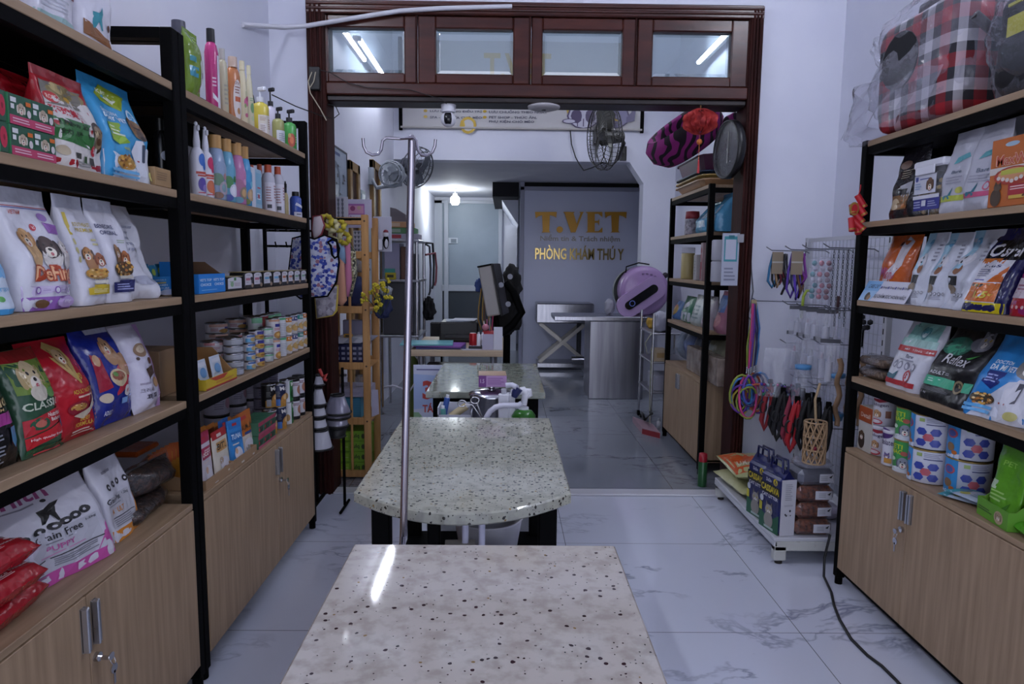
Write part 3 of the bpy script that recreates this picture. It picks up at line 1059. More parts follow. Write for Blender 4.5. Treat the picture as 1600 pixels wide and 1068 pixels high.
# second shelf
for i, (pl, pr, lv) in enumerate(((-20, 14, 0), (-20, 14, 1), (19, 54, 0), (54, 88, 0), (19, 54, 1), (54, 88, 1))):
    loc, rz, w, _ = fit('L', Z2_, .012, pl, pr)
    w = min(w, .085)
    h = .058
    if i < 2:
        els = [('e', .8, .5, .17, .35, 'c0304a'), ('r', .0, .0, .6, 1, '4d9468'), ('e', .82, .5, .05, .1, '8a1c30')]
    else:
        els = [('r', 0, 0, 1, .3, 'c04468'), ('dog', .52, .55, .18, 'b8a48c', 'd8d0c4'), ('r', .05, .72, .3, .88, 'e0e0e0'), ('r', .05, .5, .2, .66, 'e0e0e0'),
               ('e', .85, .45, .09, .13, 'd8d0d0'), ('r', .72, .7, .95, .84, 'd8702c'), ('ln', .1, .06, .9, .24, 2, 'e8c0cc')]
    nm = ['green treat box with a red heart, lower one at the very left edge', 'green treat box with a red heart, upper one at the very left edge',
          'green and pink dog treat box, bottom left of the stack of four', 'green and pink dog treat box, bottom right of the stack of four',
          'green and pink dog treat box, top left of the stack of four', 'green and pink dog treat box, top right of the stack of four'][i]
    carton('treat_box', nm, 'box', loc+Vector((0, 0, lv*(h+.001))), rz, w, .07, h, '2f5a44', els, [('r', 0, 0, 1, 1, '4d9468')], group='green treat boxes on the second shelf')
bag('treat_bag', 'glossy red wrapped bundle behind the green and pink boxes', 'bag', 'L', Z2_, .10, 30, 92, 112, .09, 'pillow', 'a01420',
    [('ln', .1, .15, .9, .5, 4, 'c43a40')], lean=3, mat=lambda c: P(c, .18, 0, .7))
bag('dog_food_bag', 'black and orange bag lying behind the red bundle at the far left', 'bag', 'L', Z2_, .13, -25, 30, 118, .08, 'pillow', '15100e', [('p', [(.2, .8), (.8, .9), (.9, .7), (.3, .7)], '9a3c1c')], lean=4)
bag('dog_food_bag', 'red and white dog food bag with red lettering and a bowl of salad', 'bag', 'L', Z2_, .012, 90, 168, 116, .085, 'gusset', 'a81c26',
    [('r', .02, .0, .98, .74, 'd6d0cc'), ('p', [(.02, .62), (.9, .66), (.98, .74), (.98, .86), (.02, .86)], '7c766c'), ('e', .5, .78, .38, .1, '8a7a4c'), ('e', .66, .72, .12, .05, '3f5c28'), ('e', .35, .82, .16, .06, 'c7b27c'), ('e', .5, .72, .1, .03, 'd8a838'),
     ('e', .16, .70, .14, .055, 'c42a2c'), ('t', 'ROSE', .07, .675, .25, .725, 'f0d8c8'), ('t', '环球美食', .05, .53, .72, .62, 'c8283a', 0, .03),
     ('p', [(.03, .27), (.7, .22), (.74, .50), (.05, .50)], '2c6a30'), ('t', '健康营养犬粮配方', .1, .42, .66, .48, '10180e', 0, .02), ('t', '全犬种冻干主粮', .1, .33, .66, .39, '10180e', 0, .02),
     ('e', .85, .38, .14, .17, '3a2a1c'), ('e', .85, .38, .11, .13, '8a7458'), ('e', .8, .42, .05, .04, 'c8b48c'), ('e', .88, .34, .05, .04, '5a3c20'), ('e', .72, .22, .07, .06, 'c02838'), ('t', '3', .7, .2, .74, .24, 'f0e8e8'),
     ('r', .3, .1, .42, .16, '28241f'), ('r', .5, .06, .56, .14, '33502c'), ('r', .62, .06, .74, .14, '3a3430'), ('e', .12, .16, .1, .05, 'b5a58a'), ('ln', .3, .02, .7, .08, 2, '90908c')], lean=2, seal='8f1620', sealv=.9)
bag('dog_food_bag', 'blue and white bag with a green badge and a dog in a white coat', 'bag', 'L', Z2_, .012, 168, 243, 98, .10, 'gusset', '3f9ed2',
    [('p', [(.0, .0), (1, .0), (1, .12), (.6, .2), (.0, .26)], 'd5d9e4'), ('p', [(.14, .82), (.34, .94), (.86, .9), (.7, .80), (.62, .72), (.2, .76)], '9db02c'),
     ('t', 'KitDog', .2, .82, .6, .88, 'e9eee0', .2), ('p', [(.3, .8), (.5, .76), (.6, .82), (.52, .79), (.38, .83)], 'e9eee0'),
     ('ring', .78, .68, .09, 'd5e2ee', '3f9ed2'), ('t', 'D1', .74, .66, .83, .70, 'e5eef5'), ('t', 'DOCTOR DINH', .08, .64, .48, .68, 'e5eef5'), ('t', 'DA DAY VET', .08, .585, .58, .63, 'f0f4f8', 0, .03),
     ('p', [(.1, .54), (.42, .57), (.48, .38), (.28, .34), (.14, .37)], '93b83a'), ('ln', .16, .42, .4, .53, 3, 'e4ecd0'), ('t', 'vitality', .33, .29, .5, .33, 'c9c43a'),
     ('p', [(.62, .0), (.56, .3), (.66, .43), (.78, .44), (.95, .36), (.98, .0)], 'dcdfe8'), ('e', .76, .55, .17, .1, '8a6a48'), ('e', .66, .6, .06, .07, '6a4a30'), ('e', .8, .5, .1, .06, '5a4a40'), ('r', .68, .56, .86, .58, '201a18'), ('e', .8, .47, .05, .02, '15100e'),
     ('p', [(.76, .4), (.82, .4), (.84, .22), (.78, .2)], '4a5264'), ('r', .66, .21, .74, .225, 'b83a48'), ('kib', .38, .17, .2, .09, 'b98a3c', 26),
     ('r', .05, .06, .6, .09, '6fb0dc'), ('r', .05, .02, .6, .04, '6fb0dc'), ('e', .93, .08, .05, .05, 'd8cf7a')], lean=3, seal='3a93c6', sealv=.9)
fbottle('small black bottle with a round white mark beside the blue bag', 'L', Z2_, .05, 243, 266, 186, '121214', '0c0c0e', [('e', .5, .72, .3, .1, 'aeb4c4'), ('ln', .2, .1, .8, .4, 4, '6a6a70')], name='black_bottle')
fcarton('small_carton', 'small brown cardboard box at the end of the second shelf', 'box', 'L', Z2_, .008, 243, 268, 264, .05, 'a3835c', [('ln', .1, .3, .9, .8, 4, '7d6242')])

# third shelf
bag('dog_food_bag', 'white and sky blue bag slumping at the very left of the third shelf', 'bag', 'L', Z3, .006, -60, 45, 380, .09, 'slump', 'cfdcea',
    [('r', 0, 0, 1, .08, '4a9bd0'), ('p', [(.4, .55), (.75, .9), (.95, .9), (.95, .5)], '74b4e0'), ('t', 'grave', .55, .3, .9, .38, '7fb6d8'), ('e', .6, .22, .06, .04, '5fa85a')], lean=4)
bag('dog_food_bag', 'white bag with purple bands standing behind the bag of three dogs', 'bag', 'L', Z3, .10, 0, 56, 325, .08, 'gusset', W_,
    [('r', .1, .45, .95, .55, '8a4aa0'), ('ln', .15, .57, .9, .72, 4, 'b08ac0'), ('ln', .2, .1, .8, .4, 6, 'b4b4c4'), ('ln', .2, .76, .8, .86, 2, 'a9a9b9')], lean=4, seal='cfd0dc')
bag('dog_food_bag', 'white and lilac dog food bag showing three sitting dogs', 'bag', 'L', Z3, .012, 46, 122, 292, .10, 'gusset', W_,
    [('r', .0, .0, 1, .11, '9a68b8'), ('p', [(.0, .1), (.5, .15), (1, .11), (1, .2), (.0, .2)], 'd3c6e2'), ('r', .0, .83, .98, .836, '3c5aa8'), ('r', .0, .843, .98, .849, 'b83a4a'),
     ('t', 'VIETNAM', .12, .78, .34, .815, 'c05a4a'), ('e', .72, .77, .08, .035, '9c7ab8'), ('p', [(.66, .73), (.94, .71), (.94, .63), (.7, .64)], '9460ae'), ('e', .48, .68, .05, .03, 'c03a48'), ('t', 'hi', .45, .67, .51, .695, 'f0e0e0'),
     ('e', .26, .47, .15, .12, 'cfa878'), ('dog', .26, .59, .13, 'c89c68', 'a87844'), ('e', .57, .43, .16, .1, 'd8d2cc'), ('dog', .56, .52, .15, '4a3834', '2c2220'), ('e', .84, .43, .11, .09, 'd0c8c4'), ('dog', .83, .52, .1, 'd6cec8', 'b8aca6'),
     ('t', 'DeFine', .13, .235, .94, .375, 'b4482c', 0, .1), ('t', 'DeFine', .14, .245, .93, .365, 'ecb488', 0, .02), ('e', .88, .225, .1, .02, 'c0583a'),
     ('ring', .2, .165, .05, '8a5cae', W_), ('ring', .5, .165, .05, '8a5cae', W_), ('ring', .8, .165, .05, '8a5cae', W_), ('ln', .28, .155, .42, .175, 1, 'b09cc8'), ('ln', .58, .155, .72, .175, 1, 'b09cc8'),
     ('e', .22, .055, .12, .035, '6a4a2c'), ('e', .74, .06, .22, .05, 'c4a8d8'), ('t', '800gr', .64, .045, .86, .08, 'f0eaf5')], lean=3, seal='cccdda', sealv=.87)
bag('dog_food_bag', 'white bag with a yellow panel and two dogs above it, beside the lilac bag', 'bag', 'L', Z3, .012, 130, 173, 303, .09, 'gusset', W_,
    [('r', .06, .64, .15, .84, 'c9b03a'), ('t', 'SOUTHEAST', .25, .72, .85, .755, 'c4ac48'), ('t', 'PREMIUM', .3, .67, .85, .705, 'c4ac48'), ('e', .12, .58, .05, .03, 'c9c080'), ('e', .12, .5, .05, .03, 'c9c080'), ('e', .12, .42, .05, .03, 'c9c080'), ('ln', .66, .54, .9, .62, 2, 'd0c890'),
     ('e', .5, .38, .15, .1, 'a87850'), ('dog', .45, .47, .15, 'b07c4c', '5a4436'), ('dog', .74, .42, .15, '9a5a38', '7c4228'), ('kib', .55, .29, .38, .06, 'c49a50', 24), ('t', 'WEANLING', .36, .235, .8, .262, '74603a'), ('r', .38, .2, .82, .228, 'd6d2c4'),
     ('p', [(.08, .1), (.95, .1), (.95, .19), (.3, .19), (.26, .17), (.08, .16)], 'c9ad30'), ('ln', .2, .115, .8, .155, 3, 'e8dfa8')], lean=3, seal='c9cbd9', sealv=.88)
bag('dog_food_bag', 'white bag with a navy panel and two dogs on a heap of kibble', 'bag', 'L', Z3, .012, 175, 216, 312, .09, 'gusset', W_,
    [('t', 'BENECARE', .05, .72, .65, .76, '2c3566'), ('t', 'ORIGINAL', .1, .66, .68, .70, '2c3566'), ('ln', .55, .58, .9, .62, 2, 'a4b49a'), ('e', .45, .46, .16, .08, '8a6444'),
     ('dog', .42, .5, .15, 'a87c50', '6a4c34'), ('dog', .7, .44, .15, 'b06c40', '8a4a2c'), ('kib', .55, .33, .42, .09, '55422c', 24), ('t', 'WEANLING', .34, .27, .82, .30, '3c3224'), ('r', .36, .235, .84, .262, 'c9c4b8'),
     ('p', [(.08, .1), (.95, .1), (.95, .22), (.3, .22), (.26, .2), (.08, .2)], '23265e'), ('ln', .18, .12, .8, .19, 3, 'a4a8d0')], lean=3, seal='c9cbd9', sealv=.88)
bag('dog_food_bag', 'crumpled plain white bag seen from its side at the end of the third shelf', 'bag', 'L', Z3, .03, 214, 258, 318, .08, 'slump', 'd6d6de',
    [('ln', .2, .5, .8, .8, 5, '9a9cae'), ('e', .45, .2, .25, .05, 'a8aabb')], lean=12, wr=.011)
tt = tray('display_carton', 'sky blue display carton of small packets at the end of the third shelf', 'display box', *fit('L', Z3, .10, 226, 270)[:2], fit('L', Z3, .10, 226, 270)[2], .09, .085, .055, '2c86c8',
          [('t', 'OMEGA-3', .3, .78, .75, .86, 'd8e8f4'), ('r', .3, .62, .75, .7, 'c9b060'), ('t', 'VITAMIN', .3, .48, .8, .57, 'e4eef6'), ('t', 'MOISTURE', .3, .3, .85, .4, 'e4eef6'), ('e', .8, .12, .3, .16, 'c9cce0')], '2f7fb8')
l0, rz0, w0, _ = fit('L', Z3, .115, 228, 268)
for k in range(4):
    pouch('%s packet standing in the sky blue display carton' % ['first', 'second', 'third', 'fourth'][k], l0+Vector((-.012, w0*(k-1.5)/4.4, .004)), rz0, w0/4.8, .085+.004*(k % 2), '1c6f94', [('e', .5, .75, .35, .12, 'a8b43c'), ('r', .1, .3, .9, .5, '2f9ab4')], dep=.02, group='packets in the sky blue display carton')
t = thing('enamel_mug', 'small dark mug with a yellow picture at the left end of the third shelf', 'mug', fit('L', Z3, .17, -10, 22)[0], pi/2)
m = MB(); m.lathe([(.001, .001), (.03, .001), (.034, .005), (.034, .10), (.031, .10), (.03, .01), (.001, .008)], P('c9c4c4', .4), 20)
art(m, cyl_S(.034, .1, 2.2), [('r', .1, .2, .9, .8, '2c2826'), ('e', .5, .5, .22, .25, 'b08a3a')], 1.2)
m.build('mug_body', t)
MB().tube([(.034+.02*sin(a), 0, .05-.03*cos(a)) for a in [i*pi/8 for i in range(9)]], .004, P('c9c4c4', .4), 6).build('handle', t)

# fourth shelf: glossy bags leaning back
GL = lambda c: P(c, .22, 0, .5)
bag('dog_food_bag', 'black dog food bag with a pink band left of the green one', 'bag', 'L', Z4, .01, -18, 66, 548, .10, 'pillow', '101013',
    [('e', .2, .78, .2, .14, '2a2628'), ('e', .3, .72, .1, .06, '6a5a58'), ('t', 'nador', .3, .52, .95, .62, 'c0a878', 0, .03), ('r', .05, .37, .97, .47, 'a83c8c'), ('t', 'PREMIUM', .2, .485, .7, .51, 'b09468'), ('ln', .1, .06, .6, .32, 8, '8a8c94'), ('p', [(.76, .34), (.92, .34), (.9, .22), (.84, .16), (.78, .22)], '4a80a0'), ('e', .2, .41, .1, .04, '8a5a50')], lean=15, mat=GL)
bag('dog_food_bag', 'green and red dog food bag with a yellow dog panting', 'bag', 'L', Z4, .01, 68, 131, 548, .09, 'pillow', '33553e',
    [('r', .02, .9, .98, 1, 'a02428'), ('p', [(.05, .6), (.95, .6), (.95, .9), (.05, .9)], '6f8a3a'), ('dog', .4, .76, .24, 'd0bc94', 'b09a6c'), ('e', .42, .6, .2, .08, 'cfc6b4'), ('e', .7, .58, .1, .05, '5f8a4a'),
     ('t', 'CLASSIC', .05, .445, .9, .52, 'c8d0bc', 0, .02), ('p', [(.02, .2), (.98, .3), (.98, .43), (.02, .36)], 'b42c34'), ('e', .3, .31, .2, .06, '2c5a40'), ('e', .3, .31, .12, .035, 'c06a5a'), ('t', 'Nutrition', .5, .35, .9, .39, 'e8dcd4'), ('t', 'Balanced', .55, .305, .9, .34, 'e8dcd4'),
     ('p', [(.02, .08), (.98, .18), (.98, .29), (.02, .19)], 'c02830'), ('t', 'High quality food', .1, .15, .8, .18, 'f0dcd8'), ('e', .88, .27, .09, .06, '3a6a8a'), ('r', .02, .03, .98, .08, '2a6a44'), ('ln', .2, .0, .9, .03, 1, 'c04040')], lean=15, mat=GL)
bag('dog_food_bag', 'big red dog food bag with a dog portrait in a gold teardrop', 'bag', 'L', Z4, .012, 110, 181, 532, .10, 'pillow', 'b01c2a',
    [('p', [(.5, .98), (.66, .9), (.7, .8), (.62, .66), (.6, .56), (.54, .6), (.44, .7), (.36, .82), (.4, .93)], 'c0a060'), ('p', [(.51, .95), (.62, .88), (.64, .8), (.56, .68), (.47, .72), (.41, .82), (.43, .91)], '8f6b45'), ('dog', .52, .83, .1, 'bfa07a', '94744e'), ('t', 'go', .55, .56, .68, .66, 'c9a948', .2),
     ('t', 'ADULT NUTRITION', .35, .47, .88, .51, 'd0a844'), ('ln', .4, .42, .85, .46, 1, 'e0b8a8'), ('e', .42, .33, .2, .07, '8a2030'), ('kib', .42, .34, .15, .045, 'b98a4a', 12), ('p', [(.3, .26), (.55, .25), (.85, .38), (.97, .5), (.97, .44), (.85, .3), (.55, .2)], 'd8c8b0'),
     ('t', 'BEEF', .48, .185, .7, .225, 'd8a43c', 0, .02), ('t', 'FORMULA', .36, .13, .76, .175, 'd8a43c', 0, .02), ('ln', .3, .05, .8, .11, 2, 'e0c0b8'), ('t', '400 g', .8, .02, .95, .05, 'ead0cc'), ('ln', .86, .14, .97, .34, 5, 'd09088')], lean=15, mat=GL)
bag('dog_food_bag', 'navy blue and red dog food bag with a spaniel and a bowl', 'bag', 'L', Z4, .012, 180, 234, 512, .10, 'pillow', '1c2a86',
    [('r', .3, .93, .98, 1, 'b9bed4'), ('p', [(.35, .3), (.98, .42), (.98, .68), (.6, .6), (.35, .5)], 'b02838'), ('e', .55, .72, .16, .12, 'b08a68'), ('dog', .52, .8, .14, 'bc9470', '94684a'), ('e', .76, .6, .16, .12, 'ab8260'), ('e', .48, .48, .2, .09, 'c8b490'), ('e', .48, .5, .15, .05, '8a4a34'), ('e', .42, .52, .05, .025, '5a8a3c'),
     ('p', [(.04, .36), (.26, .4), (.26, .7), (.08, .75)], '9a2438'), ('e', .16, .68, .07, .06, 'c49c78'), ('e', .12, .3, .1, .05, 'c9b8a0'), ('e', .66, .33, .09, .06, 'cfc8c8'), ('t', '8', .64, .31, .68, .35, 'b03040'), ('r', .5, .2, .66, .26, '7fa4d4'), ('ln', .72, .24, .94, .33, 2, 'a8b4dc'), ('t', 'ADULT', .06, .12, .24, .17, 'd4d8ea', 0, .02), ('ln', .72, .54, .95, .6, 2, 'e0b0b0')], lean=13, mat=GL)
bag('dog_food_bag', 'white and lilac bag with brown kibble pictures leaning at the shelf end', 'bag', 'L', Z4, .012, 232, 272, 510, .08, 'pillow', 'd2cede',
    [('r', .82, 0, 1, 1, 'b48fc0'), ('e', .5, .72, .25, .08, '94765c'), ('e', .5, .73, .17, .045, 'd0bda4'), ('e', .7, .58, .1, .04, '6a4432'), ('p', [(.4, .38), (.8, .42), (.8, .52), (.42, .5)], '4a3428'), ('e', .72, .32, .14, .06, 'b08860'), ('e', .3, .63, .06, .02, '5a4844'), ('t', '크러시블', .1, .24, .5, .29, '544c5c', 0, .01), ('t', '퍼피', .2, .15, .6, .22, '443c4c', 0, .02), ('ln', .1, .32, .4, .37, 1, '9a92a4')], lean=14)
bag('dog_food_bag', 'black wrapped bag at the back of the fourth shelf behind the red one', 'bag', 'L', Z4, .19, 20, 100, 526, .08, 'pillow', '0e0e10', [('p', [(.5, .6), (.9, .9), (.95, .8), (.6, .5)], '6a1c22')], lean=3, mat=GL)
bag('dog_food_bag', 'black wrapped bag at the back of the fourth shelf behind the navy one', 'bag', 'L', Z4, .19, 112, 178, 526, .08, 'pillow', '121216', [('ln', .3, .7, .9, .85, 2, '5a5a62')], lean=3, mat=GL)
fcarton('brown_carton', 'plain brown cardboard box at the far end of the fourth shelf', 'box', 'L', Z4, .10, 252, 286, 545, .15, '8c6f54', [])

# on the cabinet
loc = fit('L', ZCL, .035, 40, 168)[0]
bag('dog_food_bag', 'white and pink puppy food bag with a black greyhound, leaning on the cabinet', 'bag', 'L', ZCL, .07, -16, 168, 700, .12, 'gusset', 'd3d2dd',
    [('r', 0, 0, 1, .1, 'c0509c'), ('p', [(.86, .1), (1, .1), (1, .3)], 'c0509c'), ('r', .28, .11, .93, .42, 'bcbcc6'), ('t', 'Zenith', .14, .66, .72, .79, '9a4a7c', .06, .015), ('ln', .28, .625, .7, .65, 1, '8a8894'), ('e', .66, .64, .02, .012, '2a2a2e'),
     ('p', [(.56, .475), (.58, .525), (.575, .575), (.63, .58), (.68, .61), (.74, .62), (.70, .59), (.68, .54), (.675, .475), (.66, .475), (.655, .525), (.62, .535), (.6, .51), (.585, .475)], '16161a'),
     *[('e', x, y, .045, .03, '1e1e24') for x, y in ((.4, .425), (.52, .435), (.62, .445), (.7, .455), (.78, .465), (.87, .475))],
     *[('e', x, y, .016, .010, 'cfced6') for x, y in ((.4, .425), (.52, .435), (.62, .445), (.7, .455), (.78, .465), (.87, .475))],
     ('e', .06, .63, .085, .05, 'b88a3c'), ('e', .05, .65, .05, .025, 'c83a6a'), ('e', .09, .61, .035, .02, '4a8a4a'), ('t', 'it', .05, .61, .09, .635, '2a2422'),
     ('t', 'Grain Free', .46, .345, .80, .405, '26262c'), ('t', '1.2kg', .83, .385, .92, .41, '44444c'), ('ln', .52, .315, .75, .335, 1, '80808a'), ('t', 'Allergic', .3, .34, .4, .37, '50505a'), ('t', 'Cut', .32, .305, .38, .33, '50505a'), ('t', 'PUPPY', .52, .255, .72, .30, 'c05c9c', 0, .015), ('ln', .46, .225, .85, .245, 1, 'c48ab0'),
     ('r', .34, .205, .93, .213, '26262c'), ('ln', .54, .13, .93, .195, 4, '7a7a84'), ('ln', .36, .08, .46, .13, 3, '7a7a84')], lean=22, seal='cbcad6', sealv=.95, turn=-15)
bag('dog_food_bag', 'white and orange adult dog food bag standing behind the puppy bag', 'bag', 'L', ZCL, .06, 182, 226, 692, .06, 'gusset', 'cfced8',
    [('r', 0, 0, 1, .12, 'd88a30'), ('p', [(.84, .1), (1, .1), (1, .42)], 'd88a30'), ('r', .04, .14, .86, .46, 'b9b8c0'), ('ln', .2, .68, .6, .74, 1, '8a8894'), *[('e', x, .56, .065, .035, '1e1e24') for x in (.2, .44, .66, .88)], *[('e', x, .56, .03, .013, 'cfced6') for x in (.2, .44, .66, .88)],
     ('t', 'Grain Free', .0, .40, .52, .46, '26262c'), ('t', '1.2kg', .62, .41, .82, .445, '44444c'), ('ln', .05, .365, .5, .385, 1, '80808a'), ('t', 'ADULT', .1, .28, .52, .335, 'd0863a', 0, .015), ('r', .1, .235, .84, .243, '26262c'), ('ln', .1, .15, .8, .225, 4, '7a7a84')], lean=12, seal='cbcad6', sealv=.95)
KIB = noise_mix('brown_kibble', '120a07', '4a3022', 75, .4, lo=.42, hi=.62, bump=1)
for nm, pl, pr, yt, ins, dz, h in (('clear bag of dark brown kibble lying lowest beside the orange bag', 205, 280, 776, .05, .0, .06), ('clear bag of dark kibble on top of another at the cabinet end', 222, 290, 735, .06, .062, .085), ('clear bag with brown sticks standing behind the kibble bags', 150, 204, 694, .19, 0, .19)):
    loc, rz, w, _ = fit('L', ZCL, ins, pl, pr)
    t = thing('kibble_bag', nm, 'bag', loc+Vector((0, 0, dz)), rz)
    core = bag_shape(w*.92, h*.9, .10, 'pillow' if dz or h < .1 else 'slump', 0, 0, h*77, .006)
    k = MB()
    for sgn in (-1, 1):
        k.grid(lambda u, v: core(sin(pi/2*(2*u-1)), v, sgn, 0) if sgn < 0 else core(sin(pi/2*(1-2*u)), v, sgn, 0), 14, 14, KIB)
    k.build('kibble', t)
    core2 = bag_shape(w, h, .112, 'pillow' if dz or h < .1 else 'slump', 0, 0, h*77, .009)
    c = MB()
    for sgn in (-1, 1):
        c.grid(lambda u, v: core2(sin(pi/2*(2*u-1)), v, sgn, .002) if sgn < 0 else core2(sin(pi/2*(1-2*u)), v, sgn, .002), 18, 16, clear('cfd0d8', .02, .10))
    c.build('clear_film', t)
for k in range(6):
    y = solve_y(262+k*6.2, RLX-.14, ZCL+.1)
    pouch('%s orange and yellow sachet of the row behind the kibble bags' % ['first', 'second', 'third', 'fourth', 'fifth', 'sixth'][k], (RLX-.16, y, ZCL), pi/2-.9, .075, .115, 'c98a28', [('r', .0, .7, 1, 1, 'c05a20'), ('r', .2, .1, .8, .55, 'd8c47a')], dep=.012, lean=6, group='orange sachets behind the kibble bags')
o = MB().box((-.07, -.03, 0), (.07, .06, .018), film('b8541c'), .006)
y = solve_y(235, RLX-.2, ZCL+.125)
o.build('sachet_flap', None); o_ = bpy.data.objects['sachet_flap']; o_.location = (RLX-.235, y, ZCL+.118); o_.rotation_euler = (0, 0, pi/2)
tag(o_, 'flat orange sachet lying across the top of the sachet row', 'sachet')
# three red packs piled at the near end of the cabinet
for k, (pr, nm) in enumerate(((95, 'lowest of the three red foil packs piled at the cabinet front'), (66, 'middle one of the three red foil packs piled at the cabinet front'), (56, 'topmost of the three red foil packs piled at the cabinet front'))):
    z = ZCL+.002+k*.06
    y1 = (1.43, 1.385, 1.37)[k]; L = .36
    m = MB(); RM = P('a01420', .2, 0, .55)
    def fn(u, v, sg):
        s = 2*u-1; q = 2*v-1
        hh = .029*max(.06, (1-sp(s, 9)))**.5*max(0, (1-sp(q, 4)))**.5
        return Vector((s*L/2, q*.062*(1-.05*(1-s*s)), .029+sg*hh+.004*noise.noise(Vector((s*7, q*5, k)))))
    for sg in (-1, 1):
        m.grid(lambda u, v: fn(u, v, sg) if sg > 0 else fn(1-u, v, sg), 30, 12, RM)
    for e in expand([('t', 'Sachet & Delice Dinner', .45, .35, .96, .47, 'e0c8c8'), ('ln', .5, .2, .9, .3, 2, 'd8a8a8'), ('e', .9, .6, .02, .05, 'e0c8c8')], .4):
        art(m, lambda u, v, off=0: fn(u, .05+v*.5, 1)+Vector((0, -off, off)), [e], .4)
    o = m.build('red_sachet', None, (RLX-.075+(-.012, .004, -.006)[k], y1-L/2, z), (0, 0, pi/2+(.10, .0, -.06)[k]))
    tag(o, nm, 'sachet', 'red foil packs on the cabinet')

# ================================================================ LEFT, FAR RACK
# --- top shelf bottles
fbottle('violet shampoo bottle standing behind the tall black posts', 'L', Z1, .05, 268, 300, 34, '3b2a78', '4a4a58', kind='flip')
bag('treat_bag', 'shiny lime green bag with a white figure on the top shelf', 'bag', 'L', Z1, .012, 303, 325, 49, .05, 'pillow', '6f8c2c', [('r', .05, .3, .45, .45, '3f90a4'), ('r', .05, .52, .4, .6, '4f9aa0'), ('e', .72, .42, .16, .18, 'c9ccc4'), ('e', .72, .36, .06, .05, '5a4a40')], lean=1, mat=GL)
fbottle('tall pink and white spray bottle with black cap on the top shelf', 'L', Z1, .02, 324, 343, 46, 'b83a78', '0e0e12', [('p', [(.55, 0), (1, 0), (1, 1), (.6, 1)], 'd5cfdc'), ('p', [(.2, .2), (.9, .05), (.9, .1), (.2, .3)], 'd9d4de'), ('ln', .2, .4, .5, .6, 3, 'd8b4c8')], 'flip')
fbottle('clear bottle of pale cream shampoo beside the pink spray', 'L', Z1, .02, 343, 357, 77, 'bdb89c', 'b4b3ac', [('ln', .3, .2, .8, .7, 5, '9d9a8a')], 'flip')
fbottle('orange shampoo bottle with a white oval label', 'L', Z1, .014, 356, 377, 90, 'b8754a', 'c3ab9a', [('e', .58, .45, .36, .5, 'd6ccc8'), ('r', .36, .42, .8, .54, 'b8562c'), ('ln', .36, .6, .8, .8, 3, '8a5a50'), ('e', .6, .2, .12, .08, 'a87848'), ('t', 'SPA', .36, .82, .7, .9, '7a4a3c')], 'flip', sq=.7)
fbottle('cream lotion bottle with pink flowers', 'L', Z1, .014, 374, 388, 96, 'd2c9a8', 'd2c9a8', [('e', .5, .5, .22, .1, 'c05a86'), ('e', .62, .58, .14, .06, 'a83c6c'), ('e', .4, .42, .1, .05, '7a9a5a'), ('e', .5, .2, .16, .05, 'b85a7a'), ('r', .46, .58, .5, .75, '5c7a44')], 'cone')
fbottle('cream lotion bottle with green leaves', 'L', Z1, .014, 386, 397, 103, 'd2ccae', 'd2ccae', [('e', .5, .45, .25, .12, '6f9a6a'), ('e', .5, .2, .2, .06, 'b8c49a'), ('ln', .2, .6, .8, .7, 2, '8aa880')], 'cone')
fbottle('yellow bottle with a white pump and pale label', 'L', Z1, .014, 397, 420, 137, 'c9b84a', 'd5d8e0', [('r', 0, 0, 1, .72, 'd3ccc0'), ('ln', .1, .5, .5, .66, 3, 'a89078'), ('r', .1, .05, .5, .4, 'd8d4d4'), ('ln', .12, .1, .48, .36, 4, '9a8a84'), ('ln', .6, .2, .9, .6, 5, 'b08a7a')], 'pump')
fbottle('clear bottle with a black pump behind the yellow pump bottle', 'L', Z1, .07, 416, 433, 138, 'c3bfd0', '16161a', [('r', .4, .1, 1, .7, 'c9c4d8'), ('ln', .5, .3, .9, .6, 3, '4a4a9a')], 'pump')
fbottle('small black bottle at the back of the top shelf', 'L', Z1, .20, 386, 400, 128, '17171b', '101014', kind='screw')
fbottle('short bottle with pale yellow top and a dark pump', 'L', Z1, .014, 427, 444, 168, '9a9a62', '1a1a1e', [('r', 0, 0, 1, .62, 'c5cad0'), ('ln', .2, .1, .8, .5, 4, '8a9098')], 'pump')
fbottle('green bottle with a red flower and a dark pump', 'L', Z1, .014, 443, 463, 172, '4a9a4c', '1e1e22', [('e', .3, .4, .28, .3, 'a8503c'), ('e', .3, .4, .14, .16, 'c9704a'), ('e', .15, .6, .1, .1, 'b89a5a'), ('ln', .6, .3, .9, .6, 3, '9ac490')], 'pump')
# --- second shelf
for i, (pl, pr, yt, c1, c2) in enumerate(((300, 321, 190, '3c6ab8', '5a4a9a'), (314, 334, 198, 'b8305a', 'c06a4a'))):
    fbottle('white spray bottle with a %s splash on its label' % ('blue', 'red')[i], 'L', Z2_, .014, pl, pr, yt, 'd9d8e2', 'd3d3dd',
            [('e', .55, .92, .25, .16, c1), ('e', .7, .8, .15, .14, c1), ('r', .1, .56, .9, .62, 'b8483c'), ('r', .2, .5, .8, .54, 'b8483c'), ('e', .5, .3, .3, .17, c2), ('e', .7, .2, .2, .1, c2 if i else '8a7ab8'), ('ln', .2, .06, .8, .12, 1, 'b84a5a')], 'spray')
wc = [(324, 353, 212, '8fa0bc', '6c8a72', 'a89aa8', 'first'), (342, 368, 218, '6aa4c0', '4f8a58', 'd0cfe0', 'second'), (356, 384, 224, 'b878a4', 'a86f8c', '8a7a68', 'third'), (371, 394, 230, '4a94c4', '3f84b8', 'b89a78', 'last')]
